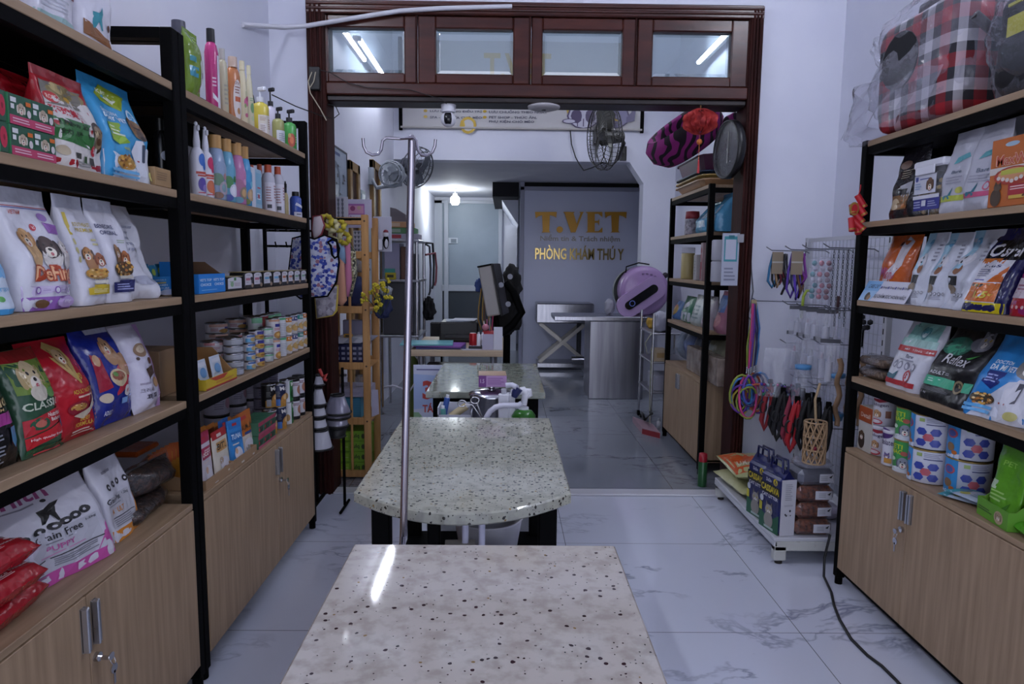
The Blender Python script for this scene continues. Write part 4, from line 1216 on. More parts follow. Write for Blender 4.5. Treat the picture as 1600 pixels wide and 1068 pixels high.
for i, (pl, pr, yt, c1, c2, c3, wd) in enumerate(wc):
    fbottle('%s of four printed bottles with wooden caps, %s' % (wd, ('grey-blue', 'pale blue with a white animal', 'pink', 'bright blue')[i]), 'L', Z2_, .014, pl, pr, yt, c1, c1,
            [('e', .5, .75, .4, .18, c1), ('e', .3, .5, .3, .15, c2), ('e', .65, .3, .3, .16, c3), ('e', .6, .3, .14, .1, ('7a98a0', 'dcdce8', 'c4a070', 'c9ab86')[i]), ('e', .3, .12, .25, .08, ('8a6a5a', '4a5aa0', '6a9ab0', '7a8a50')[i]), ('e', .7, .58, .12, .08, ('b08a8a', '3f7a4c', 'd8a0c0', '7ac0d8')[i])], 'wood', name='printed_bottle', group='bottles with wooden caps')
RC = 'b04a2c'
for i, (pl, pr, yt, ins, w) in enumerate(((388, 401, 258, .05, 'back left'), (401, 414, 257, .09, 'back right'))):
    fbottle('red-capped slim bottle of the %s behind the light blue box' % w, 'L', Z2_, ins, pl, pr, yt, 'b9b4c4', RC, [('ln', .2, .2, .8, .7, 4, '9a6a8a')], 'screw')
fcarton('lotion_carton', 'light blue and white slim box in front of the red-capped bottles', 'box', 'L', Z2_, .014, 394, 410, 264, .03, '9fc0d6', [('r', 0, 0, .35, 1, 'd3d6e2'), ('r', .45, .1, .95, .9, '7fb4d0'), ('r', .55, .5, .85, .54, 'b0485a'), ('ln', .5, .2, .9, .4, 3, 'd8e4ee'), ('e', .66, .3, .1, .06, 'a83c50')])
for i, (pl, pr, yt) in enumerate(((411, 430, 258), (427, 444, 261))):
    fbottle('clear bottle with a white label and red cap, %s of the pair' % ('left', 'right')[i], 'L', Z2_, .014, pl, pr, yt, 'bdbcc8', RC,
            [('r', .05, .0, .95, .92, 'd3d0da'), ('ln', .1, .3, .45, .8, 6, 'a07a80'), ('ln', .55, .4, .92, .85, 5, 'a07a80'), ('r', .15, .1, .4, .22, '3a3a44')], 'screw', span=2.6)
fbottle('slim golden bottle with a black top', 'L', Z2_, .02, 443, 451, 283, 'b5a679', '141418', kind='spray')
fbottle('small blue bottle with a black cap and white stripe', 'L', Z2_, .014, 454, 471, 300, '3c55a4', '111114', [('r', .0, 0, 1, .3, 'c9cbd8'), ('p', [(.1, .7), (.8, .5), (.9, .62), (.2, .85)], 'd0d4e4'), ('ln', .2, .1, .8, .24, 1, '5a5a6a')], 'flip')
fbottle('small dark bottle at the end of the second shelf', 'L', Z2_, .03, 466, 477, 318, '101218', '0c0c10', kind='screw')

# --- third shelf: blue display carton and a row of cup packs
l0, rz0, w0, _ = fit('L', Z3, .012, 311, 352)
tray('display_carton', 'bright blue display carton with white lettering on the third shelf', 'display box', l0, rz0, w0, .12, .10, .062, '1f7ed0',
     [('t', "VET'S TOP", .03, .62, .46, .76, 'e6eef8', 0, .02), ('t', 'CHOICE', .05, .38, .44, .52, 'e6eef8', 0, .02), ('t', "VET'S TOP", .52, .62, .95, .76, 'e6eef8', 0, .02), ('t', 'CHOICE', .56, .38, .92, .52, 'e6eef8', 0, .02), ('ln', .08, .15, .9, .2, 1, 'a8ccec')], '6a4f38')
px = [382, 396, 411.5, 426.5, 440, 450, 459.5, 470]
pw = [14, 14, 14, 13, 10, 9.5, 10, 9]
lc = ['b86a80', 'b86a80', '6aa8d0', '6aa8d0', 'c07a5a', 'c07a5a', '7aa88a', '7aa88a']
loc, rz, w, _ = fit('L', Z3, .012, 353, 380)
def cup(loc, rz, w, h, label, els, base, grp):
    t = thing('cup_pack', label, 'food cup', loc, rz, grp)
    m = MB(); mt = P('17171a', .35)
    m.box((-w/2, 0, 0), (w/2, .055, h*.96), mt, .004)
    m.box((-w/2-.0015, -.002, h*.955), (w/2+.0015, .057, h), P('b8a878', .3, .5), .001)
    m.build('cup', t)
    s = MB()
    n = 8; rr = w*.42
    pts = [(-rr, h*.02), (rr, h*.02), (rr, h*.8)]+[(rr*cos(a), h*.8+h*.14*sin(a)) for a in [i*pi/n for i in range(1, n)]]+[(-rr, h*.8)]
    s.prism(pts, -.0022, -.0008, P('d3d1da', .4), 'y')
    art(s, plane_S((-w/2, -.0022, 0), (w, 0, 0), (0, 0, h), (0, -1, 0)), els, h/w)
    s.build('sleeve', t)
    return t
cup(loc, rz, w*.92, .05, 'wide cup pack with a white arched sleeve and gold lids', [('r', .03, .0, .97, .14, '141416'), ('e', .3, .45, .1, .18, '8ab08a'), ('r', .42, .7, .56, .9, '4a8a50'), ('ln', .45, .3, .85, .55, 3, 'b09aa4'), ('t', 'natural', .15, .6, .38, .7, '6a9a6a')], '', None)
g = thing('gold_lid_cups', 'row of three gold-lidded cups behind the wide sleeve', 'food cup', loc+Vector((-.058, 0, 0)), rz)
m = MB()
for k in range(3):
    m.lathe([(.001, 0), (w*.13, 0), (w*.15, .052), (w*.16, .054), (w*.16, .062), (.001, .064)], P('a88c3c', .3, .6), 16, (w*.3*(k-1), w*.2, 0))
m.build('gold_cup', g)
od = ['first', 'second', 'third', 'fourth', 'fifth', 'sixth', 'seventh', 'eighth']
for k in range(8):
    loc, rz, w, _ = fit('L', Z3, .012, px[k], px[k]+pw[k]*.97)
    cup(loc, rz, w, .064, 'black and white cup pack, %s in the row beside the blue carton' % od[k],
        [('r', .03, 0, .97, .24, '121214'), ('r', .12, .5, .6, .64, lc[k]), ('ln', .14, .34, .5, .44, 2, 'a0a0a8'), ('t', 'monge', .2, .76, .6, .83, '6a6a74'), ('e', .76, .6, .14, .1, '2a2a30'), ('e', .8, .42, .1, .14, '2c2c32'), ('e', .82, .2, .14, .12, 'a08a74')], '', 'cup packs on the third shelf')

# --- fourth shelf: display carton and stacked tins
l0, rz0, w0, _ = fit('L', Z4, .01, 322, 370)
tray('display_carton', 'yellow display carton with a red line, open at the front', 'display box', l0, rz0, w0, .15, .11, .035, 'c8ac2c', [('r', 0, 0, 1, .14, 'b03030'), ('p', [(.1, 1), (.3, .6), (.55, .6), (.7, 1)], 'b8402c'), ('ln', .3, .3, .9, .5, 2, 'b04a30')], 'a2794a')
dv = MB().prism([(0, 0), (.13, 0), (.13, .10), (.09, .10), (.02, .04), (0, .04)], -.001, .001, P('a2794a', .7), 'x')
for k in range(2):
    pouch('%s white and blue sachet leaning in the yellow display carton' % ('left', 'right')[k], l0+Vector((-.03, w0*(-.2+.45*k), .004)), rz0, w0*.34, .085, 'c4cdd8', [('e', .5, .5, .3, .2, '6a9ac8'), ('r', .1, .75, .9, .9, 'd8dce4')], dep=.015, lean=10)
def tins_at(p0, z0, ins, label, r, h, n, base, els, ords, grp, **kw):
    """a column of n tins, the base at picture column p0"""
    X = RLX-ins-r
    y = solve_y(p0, X, z0)
    src = None
    for k in range(n):
        loc = (X, y, z0+.001+k*(h+.0016)); lab = label % ords[k] if '%s' in label else label
        if src is None:
            src = tin(lab, loc, pi/2-.35+kw.get('turn', 0), r, h, base, els, grp, **{a: b for a, b in kw.items() if a != 'turn'})
        else:
            dup(src, loc, pi/2-.35+kw.get('turn', 0)+random.Random(k+p0).uniform(-.25, .25), lab, grp)
    return y
O2 = ['lower', 'upper']; O4 = ['lowest', 'second', 'third', 'topmost']; O5 = ['lowest', 'second', 'middle', 'fourth', 'topmost']
G = 'tins on the fourth shelf'
PATE = [('r', 0, .62, 1, .95, 'c8a090'), ('r', .55, .35, .8, .62, '3c3f8a'), ('e', .55, .25, .22, .2, 'b08a48'), ('ln', .05, .2, .4, .55, 3, 'b0646c')]
GREENT = [('r', 0, .7, 1, .95, '7ab490'), ('ln', .2, .15, .8, .6, 4, '8a9a9a'), ('r', .1, .3, .4, .6, 'c9d4cc')]
PINKT = [('r', .0, .68, .35, .95, 'c4848c'), ('r', .5, .68, .8, .95, 'c9a4a4'), ('r', .62, .2, .85, .6, '34387a'), ('ln', .1, .2, .55, .55, 3, 'b08088')]
SILV = [('ln', .1, .2, .9, .8, 2, 'a9abb4')]
tins_at(366, Z4, .014, 'silver tin, %s of the bare stack beside the yellow carton', .034, .026, 5, 'a4a6b0', SILV, O5, G)
tins_at(390, Z4, .016, 'blue and white tin, %s of its stack of four', .0225, .033, 4, 'd3d2da', [('r', 0, .1, 1, .55, '5a9ac0'), ('e', .5, .4, .2, .25, 'b09a6a'), ('r', .1, .7, .9, .9, '4a6aa4')], O4, G)
tins_at(402, Z4, .014, 'tin with a picture of stew, %s of its stack of four', .028, .0345, 4, 'd6d4dc', [('r', .3, .55, .85, .95, '3a3a84'), ('e', .5, .3, .35, .28, 'b89248'), ('e', .55, .28, .15, .12, '8a5a2c'), ('ln', .02, .4, .25, .8, 3, 'b07a8a')], O4, G)
tins_at(416.5, Z4, .018, 'green and white tin, %s of its stack of four', .0285, .0345, 4, 'd6d6dc', GREENT, O4, G)
tins_at(427.5, Z4, .014, 'large cream tin with a bowl of meat, %s of two', .0285, .086, 2, 'd6d2d4', [('p', [(0, .86), (1, .86), (1, .96), (0, .96)], 'c99a80'), ('r', .35, .6, .75, .75, '35398a'), ('ln', .3, .42, .8, .55, 2, 'b85a6a'), ('e', .55, .2, .28, .18, 'a87a40'), ('e', .55, .22, .14, .08, 'd0a860')], O2, G)
tins_at(438, Z4, .014, 'large white tin with a green striped band, %s of two', .027, .086, 2, 'd8d8de', [('r', 0, .86, 1, .97, '5aa878'), ('ln', .2, .1, .9, .7, 7, 'b4b6be')], O2, G)
OD = lambda c, t_: [('r', 0, .72, 1, 1, c), ('t', t_, .28, .78, .74, .93, 'e4e0dc', 0, .03), ('e', .5, .35, .3, .2, 'c09a60'), ('p', [(.1, .2), (.9, .5), (.9, .6), (.1, .3)], 'b89a50'), ('dog', .55, .52, .13, 'cfc2a4', 'b39a70')]
for p, c, t_, nm in ((447.5, 'c8761e', 'Os', 'orange'), (456.5, '23306e', 'Do', 'navy'), (465.5, '1f7a74', 'Sta', 'teal'), (473.5, 'b86a24', 'Os', 'amber')):
    tins_at(p, Z4, .014, 'tall dog food tin with a '+nm+' top band, %s of two', .0265, .083, 2, 'd5d0d0', OD(c, t_), O2, G)
# wider tins behind, on two more layers
for p, ins, k0, nm in ((334, .085, 2, 'first'), (357, .085, 2, 'second'), (378, .085, 2, 'third')):
    tins_at(p, Z4, ins, 'wide pale pink tin, %s of the ' + nm + ' stack behind the silver tins', .042, .04, 3, 'd4cdd4', PINKT, ['lowest', 'middle', 'topmost'], G)
for p, nm in ((340, 'first'), (370, 'second'), (391, 'third')):
    tins_at(p, Z4, .185, 'wide white tin with striped band, %s of the ' + nm + ' stack at the shelf back', .043, .04, 4, 'd6d2d6', PATE if nm != 'third' else GREENT, O4, G)
for p, nm in ((400, 'first'), (410, 'second'), (420, 'third'), (430, 'last')):
    tins_at(p, Z4, .10, 'tall dark-lidded tin, %s one, in the back row, ' + nm + ' from the left', .03, .088, 2, '8a3a3c' if nm == 'second' else 'c9c9cf', GREENT if nm != 'second' else [], O2, G)

# --- on the cabinet: treat pouches in trays, boxes and tins
def pouch_px(label, pl, pr, yt, ins, base, els, seal, dz=.003, **kw):
    loc, rz, w, H = fit('L', ZCL+dz, ins, pl, pr, yt)
    return pouch(label, loc, rz, w, H, base, els, seal=seal, **kw)
KR = 'a08060'
l0, rz0, w0, _ = fit('L', ZCL, .008, 322, 365)
tray('display_carton', 'brown cardboard tray holding pink and red pouches', 'display box', l0, rz0, w0, .22, .05, .032, KR, [('r', .3, .1, .42, .2, 'cfc9c0'), ('r', .78, .4, .84, .6, 'cfc9c0')], KR)
l1, rz1, w1, _ = fit('L', ZCL, .008, 366, 401)
tray('display_carton', 'brown cardboard tray holding blue and orange pouches', 'display box', l1, rz1, w1, .22, .05, .032, KR, [('r', .3, .1, .42, .3, 'cfc9c0'), ('r', .8, .1, .88, .3, 'cfc9c0')], KR)
def tp(c, word, wc='e2d8d0'):
    return [('r', .05, .8, .95, .95, c), ('r', .1, .5, .92, .72, c), ('t', word, .14, .55, .86, .67, wc, 0, .02), ('e', .5, .2, .3, .16, 'd8d6de'), ('e', .35, .28, .1, .07, 'c9a48a'), ('r', .3, .86, .62, .92, 'b03038'), ('ln', .15, .4, .85, .47, 1, 'd0c4c0')]
for k in range(6):
    pouch_px('orange-topped pouch, %s in the back row of the cardboard trays' % od[k], 318+k*12.5, 333+k*12.5, 668-k*4.5, .10+.004*k, 'a8602c', [('r', .1, .6, .9, .9, '8a4a20'), ('r', .2, .2, .8, .5, 'c07a3c')], 'b8702e', group='pouches in the cardboard trays')
pouch_px('pink treat pouch at the left end of the cardboard tray', 321, 339, 676, .02, 'c9c2c8', tp('a83050', 'BEEF'), 'a02a48')
pouch_px('white and red treat pouch beside the pink pouch', 341, 364, 671, .02, 'd8d0c0', [('r', .0, .82, 1, 1, 'a82a2c'), ('r', .2, .52, .85, .74, 'c89a60'), ('t', 'BITE', .25, .56, .8, .70, '201c1c', 0, .02), ('r', .3, .85, .6, .92, 'd8c8c0'), ('e', .55, .22, .3, .15, 'd6d4da'), ('e', .4, .3, .12, .08, 'b8a088'), ('e', .55, .1, .15, .05, '8a4a50')], 'a82a2c')
pouch_px('blue treat pouch behind, left of the two blue ones', 352, 367, 655, .06, '2a6cb0', tp('1f58a0', 'TUNA', 'd8e4f0'), '2a62a4')
pouch_px('blue treat pouch standing in front, right of the two blue ones', 368, 382, 656, .02, '3a86c8', tp('2c70b4', 'TUNA', 'd8e4f0'), '3a7cc0', turn=-14)
pouch_px('orange treat pouch with dark lettering at the end of the tray', 380, 401, 643, .03, 'd2c8bc', [('r', 0, .45, 1, 1, 'b8641e'), ('r', .1, .82, .6, .9, 'b03030'), ('t', 'SALMON', .06, .58, .94, .70, '241a16', 0, .02), ('r', .3, .46, .8, .52, '2a4a8a'), ('e', .5, .2, .32, .16, 'd8d4da'), ('e', .4, .14, .14, .07, 'a09890')], 'b0601c')
for k in range(3):
    for j in range(2):
        loc, rz, w, _ = fit('L', ZCL+.0005+j*.0525, .012, 404+k*9, 413+k*9)
        carton('treat_box', 'pink and green treat box in %s row, %s one right of the orange pouch' % (('lower', 'upper')[j], ('first', 'second', 'third')[k]), 'box', loc, rz, w*.97, .09, .052, '3a6a50',
               [('r', 0, .7, 1, 1, 'a83e58'), ('t', 'EUF', .2, .25, .8, .6, '28201e', 0, .02), ('r', 0, 0, 1, .2, 'b0506a'), ('e', .15, .45, .1, .15, 'b8303c')], group='pink and green treat boxes on the cabinet')
MORE = lambda c: [('r', .0, 0, 1, .3, 'a87a34'), ('t', 'Mor', .3, .72, .95, .9, 'd8d4d0', -.2, .03), ('e', .62, .35, .28, .22, 'b5813e'), ('e', .62, .42, .16, .12, 'd4b07a'), ('r', .06, .05, .3, .35, c), ('ln', .05, .45, .3, .7, 4, '6a6a6a')]
tins_at(421.5, ZCL, .03, 'black dog food tin with orange pictures, %s of two', .03, .10, 1, '121214', MORE('6a6a74'), ['lower'], None)
tins_at(420, ZCL+.105, .05, 'black dog food tin with orange pictures, standing on the pink boxes', .031, .10, 1, '141214', MORE('8a8a90'), ['upper'], None)
tins_at(437, ZCL, .016, 'dark blue and orange dog food tin, %s of two', .03, .10, 2, '23284a', MORE('3a6ab0'), O2, None)
tins_at(448.5, ZCL, .016, 'green dog food tin, %s of two, beside the blue ones', .029, .10, 2, '2f7a3a', [('r', 0, 0, .45, 1, 'd0d0d4'), ('t', 'M', .55, .72, .9, .9, 'e4e4e0', -.2, .03), ('e', .7, .35, .2, .2, '1c4a26'), ('e', .2, .3, .15, .16, 'b8905a')], O2, None)
for p, nm in ((459.5, 'first'), (467.5, 'second')):
    tins_at(p, ZCL, .014, 'black and white milk powder tin, %s of the '+nm+' pair', .028, .092, 2, 'd5d3da', [('r', 0, 0, 1, .16, '121214'), ('e', .6, .5, .2, .22, 'b07a60'), ('ln', .1, .7, .6, .85, 2, '7a4a5a'), ('e', .7, .3, .1, .1, '8a3a48')], O2, None, lid='121214')
tins_at(477, ZCL, .016, 'small white tin with a dog, %s of its stack by the rack post', .026, .043, 4, 'd3d2da', [('dog', .5, .5, .2, 'b08a5a', '7a5a3a'), ('r', .1, .75, .9, .92, 'b8b6c8')], O4, None)
for p, ins, n, nm in ((340, .21, 2, 'first'), (368, .22, 2, 'second'), (392, .2, 2, 'third')):
    tins_at(p, ZCL, ins, 'white tin with a black lid, %s of the ' + nm + ' pair at the cabinet back', .05, .092, n, 'b9b6c6', [('e', .6, .55, .15, .25, 'b08a98'), ('ln', .1, .3, .5, .7, 4, '8a8498')], O2, None, lid='141416')
for p, nm in ((410, 'first'), (424, 'second')):
    tins_at(p, ZCL, .15, 'grey lettered tin, %s, in the ' + nm + ' stack at the cabinet back', .036, .05, 4, '9a98ac', [('ln', .1, .2, .9, .8, 3, '6c6a80')], O4, None)
# ================================================================ RIGHT RACK
Y1, Y2, Y3, Y4 = ZR
CARRY = clear('d6d4e2', .13, .10)
# --- top shelf: two pet carriers wrapped in clear plastic
def plaid(nm):
    m, nt, b = new_mat(nm); L = nt.links.new; N = nt.nodes.new
    tc = N('ShaderNodeTexCoord'); sx = N('ShaderNodeSeparateXYZ'); L(tc.outputs['Object'], sx.inputs[0])
    ad = N('ShaderNodeMath'); ad.operation = 'ADD'; L(sx.outputs[0], ad.inputs[0]); L(sx.outputs[1], ad.inputs[1])
    outs = []
    for src in (ad.outputs[0], sx.outputs[2]):
        a = N('ShaderNodeMath'); a.operation = 'MULTIPLY_ADD'; a.inputs[1].default_value = 1/.15; a.inputs[2].default_value = 20; L(src, a.inputs[0])
        f = N('ShaderNodeMath'); f.operation = 'FRACT'; L(a.outputs[0], f.inputs[0])
        r = N('ShaderNodeValToRGB'); r.color_ramp.interpolation = 'CONSTANT'
        e = r.color_ramp.elements
        e[0].position = 0; e[0].color = (*lin('a01824'), 1); e[1].position = .3; e[1].color = (*lin('26262c'), 1)
        for p, c in ((.5, 'c9c6cc'), (.75, '26262c')):
            q = e.new(p); q.color = (*lin(c), 1)
        L(f.outputs[0], r.inputs[0]); outs.append(r.outputs[0])
    mx = N('ShaderNodeMix'); mx.data_type = 'RGBA'; mx.inputs['Factor'].default_value = .5; L(outs[0], mx.inputs[6]); L(outs[1], mx.inputs[7])
    L(mx.outputs[2], b.inputs['Base Color']); b.inputs['Roughness'].default_value = .8
    return m
def softbox(mb, w, d, h, m, r=4, seed=0, amp=.012, n=18):
    def fn(u, v):
        a = 2*pi*u; p = pi*(v-.5)
        def se(x, k): return math.copysign(abs(x)**k, x)
        ex = 2/r
        x = se(cos(p), ex)*se(cos(a), ex); y = se(cos(p), ex)*se(sin(a), ex); z = se(sin(p), ex)
        q = noise.noise(Vector((x*2.5, y*2.5, z*2.5+seed)))*amp
        return Vector((x*(w/2+q), y*(d/2+q), max(.0008, h/2+z*(h/2+q))))
    mb.grid(fn, n*2, n, m)
def film_wrap(mb, w, d, h, m, seed, amp=.03):
    def fn(u, v):
        a = 2*pi*u; p = pi*(v-.5)
        def se(x, k): return math.copysign(abs(x)**k, x)
        x = se(cos(p), .5)*se(cos(a), .6); y = se(cos(p), .5)*se(sin(a), .6); z = se(sin(p), .6)
        q = noise.noise(Vector((x*2, y*2, z*2+seed)))*amp + noise.noise(Vector((x*6, y*6, z*6+seed)))*amp*.5 + abs(noise.noise(Vector((x*9, y*9, z*4+seed))))*amp*.5
        return Vector((x*(w/2+q), y*(d/2+q), max(.002, h/2+z*(h/2+q))))
    mb.grid(fn, 60, 40, m)
PL = plaid('red_plaid_cloth')
t = thing('pet_carrier', 'red black and white plaid pet carrier wrapped in clear plastic on the top shelf', 'pet carrier', (RRX+.135, 2.48, Y1+.001), -pi/2+.06)
m = MB(); softbox(m, .45, .29, .40, PL, 7, 1, .008); m.build('carrier_body', t)
m = MB()
m.prism([(x-.06, z+.24) for x, z in ell(0, 0, .10, .10, 20)], -.152, -.146, P('17171b', .8), 'y')
m.build('mesh_window', t)
m = MB(); m.tube([(.232, -.10, .30), (.236, -.02, .24), (.236, .08, .17), (.23, .12, .13)], .016, P('161619', .7), 8); m.tube([(-.14, -.03, .39), (-.13, -.03, .45), (.13, -.03, .45), (.14, -.03, .39)], .012, P('2a2226', .8), 8); m.build('carry_strap', t)
m = MB(); m.box((.238, .05, .27), (.241, .12, .33), P('cfcbb8', .7)); art(m, plane_S((.241, .05, .27), (0, .07, 0), (0, 0, .06), (1, 0, 0)), [('t', '490', .2, .3, .7, .7, '55555a')], .7); m.build('price_note', t)
m = MB(); film_wrap(m, .50, .325, .47, CARRY, 3, .032)
m.build('plastic_wrap', t)
m = MB()
def tail(c0, c1, r0, r1, sd):
    c0, c1 = Vector(c0), Vector(c1)
    def fn(u, v):
        a = 2*pi*u; k = (1-v)**.7
        ry = r1[0]+(r0[0]-r1[0])*k; rz_ = r1[1]+(r0[1]-r1[1])*k
        q = 1+.22*noise.noise(Vector((cos(a)*2.5, sin(a)*2.5, v*3+sd)))+.10*sin(a*7+v*4)
        p = c0.lerp(c1, v)
        return Vector((p.x, p.y+ry*cos(a)*q, max(.003 if p.x > -.25 else -.03, p.z+rz_*sin(a)*q)))
    m.grid(fn, 48, 14, CARRY)
tail((-.16, -.03, .13), (-.40, -.10, .02), (.19, .13), (.03, .02), 1)
tail((-.17, -.02, .30), (-.33, -.06, .36), (.13, .10), (.03, .035), 5)
m.grid(lambda u, v: Vector((-.26+.46*u, -.165-.07*v-.02*sin(17*u)*v, .17-.165*v+.012*sin(11*u+4*v))), 40, 8, CARRY)
m.build('wrap_tail', t)
yc2 = solve_y(1580, RRX+.05, Y1)
t = thing('pet_carrier', 'black pet carrier with a yellow patch, wrapped in clear plastic on the top shelf', 'pet carrier', (RRX+.155, 1.955, Y1+.001), -pi/2)
m = MB(); softbox(m, .36, .25, .32, P('17171c', .7), 5, 4, .012); m.build('carrier_body', t)
m = MB(); m.grid(lambda u, v: Vector((-.10+.09*u, -.130-.004*sin(pi*u)*sin(pi*v), .17+.055*v)), 6, 4, P('c4bd2c', .6)); m.box((-.10, -.132, .255), (-.05, -.126, .263), P('b8b22c', .6)); m.build('patch', t)
m = MB(); film_wrap(m, .42, .29, .38, clear('b0b4c2', .10, .10), 9, .025); m.build('plastic_wrap', t)

# --- second shelf
GS = 'b4b4be'
bag('cat_food_bag', 'black pouch bag with a small food picture at the end of the second shelf', 'bag', 'R', Y2, .015, 1384, 1426, 228, .07, 'gusset', '17151a',
    [('e', .3, .75, .2, .06, '5a4034'), ('p', [(.4, .45), (.8, .5), (.85, .3), (.5, .28)], '9a9aa0'), ('r', .12, .12, .85, .32, '7a5a38'), ('r', .5, .14, .84, .25, 'b0703a'), ('e', .3, .2, .18, .08, 'c0ac8a'), ('ln', .25, .55, .8, .68, 4, '8a8070'), ('r', .42, .32, .84, .4, '262426')], lean=4, mat=GL)
loc, rz, w, H = fit('R', Y2, .02, 1424, 1468, 250)
t = thing('food_jar', 'square clear tub of puffed treats with a white clip lid', 'jar', loc, rz)
m = MB(); m.box((-w/2, 0, 0), (w/2, .10, H*.86), clear('c9c9d0', .14, .08), .008); m.build('jar_body', t)
m = MB(); rnd = random.Random(4)
for k in range(150):
    m.ball((rnd.uniform(-w*.43, w*.43), rnd.uniform(.008, .092), rnd.uniform(.01, H*.5)+ (0 if k < 120 else H*.12)), .0085, P(rnd.choice(('b89a5a', 'c7ac70', 'a5854a'))), 6)
o = m.build('puffed_treats', t); o['kind'] = 'stuff'
m = MB(); S = plane_S((-w*.46, -.0012, H*.08), (w*.92, 0, 0), (0, 0, H*.66), (0, -1, 0))
m.box((-w*.46, -.0012, H*.40), (w*.30, -.0004, H*.74), P('c9cad6')); m.box((-w*.46, -.0012, H*.10), (w*.46, -.0004, H*.34), P('2c2f86'))
art(m, S, [('p', [(.05, .96), (.16, .96), (.16, .86), (.1, .82), (.05, .86)], '2c3a86'), ('ln', .22, .86, .7, .92, 1, '3c4a8a'), ('dog', .62, .72, .13, '6a4630', '4a3022'), ('ln', .05, .6, .3, .8, 3, '8aa0c0'), ('r', 0, .34, 1, .44, 'd0cfd8'), ('ln', .05, .08, .35, .3, 3, 'a0a4cc'), ('r', .36, .14, .52, .3, 'c9cad4'), ('ln', .6, .1, .95, .28, 3, 'a0a4cc')], .7, off=.001)
m.build('jar_label', t)
m = MB(); m.box((-w/2-.004, -.004, H*.86), (w/2+.004, .104, H), WHT, .006); m.box((-w*.4, -.009, H*.74), (w*.28, -.003, H*.9), WHT, .003); m.build('lid', t)
bag('cat_food_bag', 'silver grey gusset bag with a yellow-green band and a teal cat', 'bag', 'R', Y2, .015, 1462, 1502, 199, .07, 'gusset', GS,
    [('r', .05, .14, .95, .21, 'a8b03a'), ('p', [(.12, .2), (.2, .22), (.4, .22), (.5, .32), (.46, .24), (.44, .17), (.38, .17), (.36, .2), (.24, .19), (.2, .16)], '2c7484'), ('e', .72, .27, .13, .04, 'b0b050'), ('t', 'Bare', .35, .48, .75, .52, '6a7484'), ('p', [(.3, .6), (.9, .66), (.8, .72), (.4, .68)], '5aa0a8'), ('ln', .2, .35, .85, .45, 3, '9a9aa8')], lean=4, seal='a9a9b4', sealv=.84)
bag('cat_food_bag', 'silver grey gusset bag with a pink band and a teal cat', 'bag', 'R', Y2, .015, 1498, 1546, 182, .075, 'gusset', GS,
    [('r', .05, .15, .95, .21, 'b8446c'), ('p', [(.12, .2), (.2, .22), (.4, .22), (.5, .33), (.46, .25), (.44, .17), (.38, .17), (.36, .2), (.24, .19), (.2, .16)], '2c7484'), ('ring', .76, .27, .1, 'b84a64', GS), ('t', 'Bare', .35, .44, .72, .49, '5a6474'), ('p', [(.3, .6), (.95, .66), (.85, .73), (.4, .68)], '5aa0a8'), ('ln', .2, .32, .85, .42, 3, '9a9aa8')], lean=4, seal='a9a9b4', sealv=.84)
fcarton('cat_food_box', 'orange cat food box with a tabby cat and a red panel', 'box', 'R', Y2, .012, 1542, 1622, 212, .10, 'b8642c',
        [('r', 0, .48, 1, .58, 'd0c8c0'), ('e', .42, .9, .14, .035, 'a0b8c8'), ('t', 'MaxWell', .12, .6, .92, .76, 'e8d8c8', 0, .03), ('t', 'MaxWell', .13, .605, .91, .755, 'b8503a'), ('e', .48, .44, .38, .13, 'a83c2c'), ('e', .48, .46, .3, .09, 'cf9468'), ('r', .24, .46, .76, .53, 'b8b84a'),
         *[('e', .2+.09*k, .36+.02*abs(k-3), .04, .03, 'd8cfc8') for k in range(7)], ('e', .17, .14, .11, .13, '4a3a2c'), ('e', .2, .29, .08, .05, '5a4838'), ('p', [(.13, .31), (.16, .38), (.2, .32)], '4a3a2c'), ('p', [(.22, .32), (.26, .37), (.27, .3)], '4a3a2c'), ('r', .42, .1, .98, .31, 'a82c34'), ('ln', .46, .22, .9, .29, 2, 'e0c4c0'), ('r', .44, .1, .8, .15, 'c9a848'), ('kib', .85, .13, .15, .05, '5a3a20', 10)])
fcarton('cat_food_box', 'grey box end showing above the orange box', 'box', 'R', Y2, .14, 1545, 1612, 182, .08, '9c9ca8', [])
# --- third shelf
bag('cat_food_bag', 'orange bag with a white rabbit-like swirl at the end of the third shelf', 'bag', 'R', Y3, .03, 1352, 1398, 353, .07, 'pillow', 'c05a22',
    [('p', [(.62, .98), (.9, .9), (.86, .55), (.5, .2), (.25, .2), (.4, .4), (.66, .6)], 'c9c2c8'), ('t', 'Mi', .12, .38, .42, .52, 'b85a8a', .2, .02), ('t', 'Minino', .36, .34, .72, .5, 'b85a72', .2), ('e', .62, .24, .28, .06, '7a9a44'), ('e', .75, .18, .22, .07, 'c9788a'), ('e', .5, .08, .3, .06, 'c9a890'), ('e', .1, .1, .08, .07, '8a3a20'), ('r', .48, .84, .6, .9, '2a2426')], lean=13, mat=GL)
WB = lambda: [('r', .0, .5, .38, 1, '9cc4d8'), ('r', .0, 0, .16, .5, '6fa8c4'), ('e', .3, .86, .1, .05, '5a9ac0'), ('e', .33, .62, .2, .1, 'd4d2da'), ('e', .3, .66, .03, .02, '34343a'), ('e', .3, .6, .03, .02, '34343a'), ('r', .14, .3, .44, .42, '242428'), ('e', .36, .5, .1, .06, '8a5a3c'), ('e', .25, .25, .18, .06, '8a7a68'), ('ln', .75, .6, .92, .85, 5, '8a8a98'), ('ln', .3, .1, .8, .16, 3, '9a9aa8'), *[('ring', .4+.14*k, .18, .045, '5a5a66', 'ccccd6') for k in range(4)]]
bag('cat_food_bag', 'small white and sky blue bag standing next to the orange bag', 'bag', 'R', Y3, .02, 1408, 1440, 364, .07, 'gusset', 'c9ccd8', WB(), lean=11)
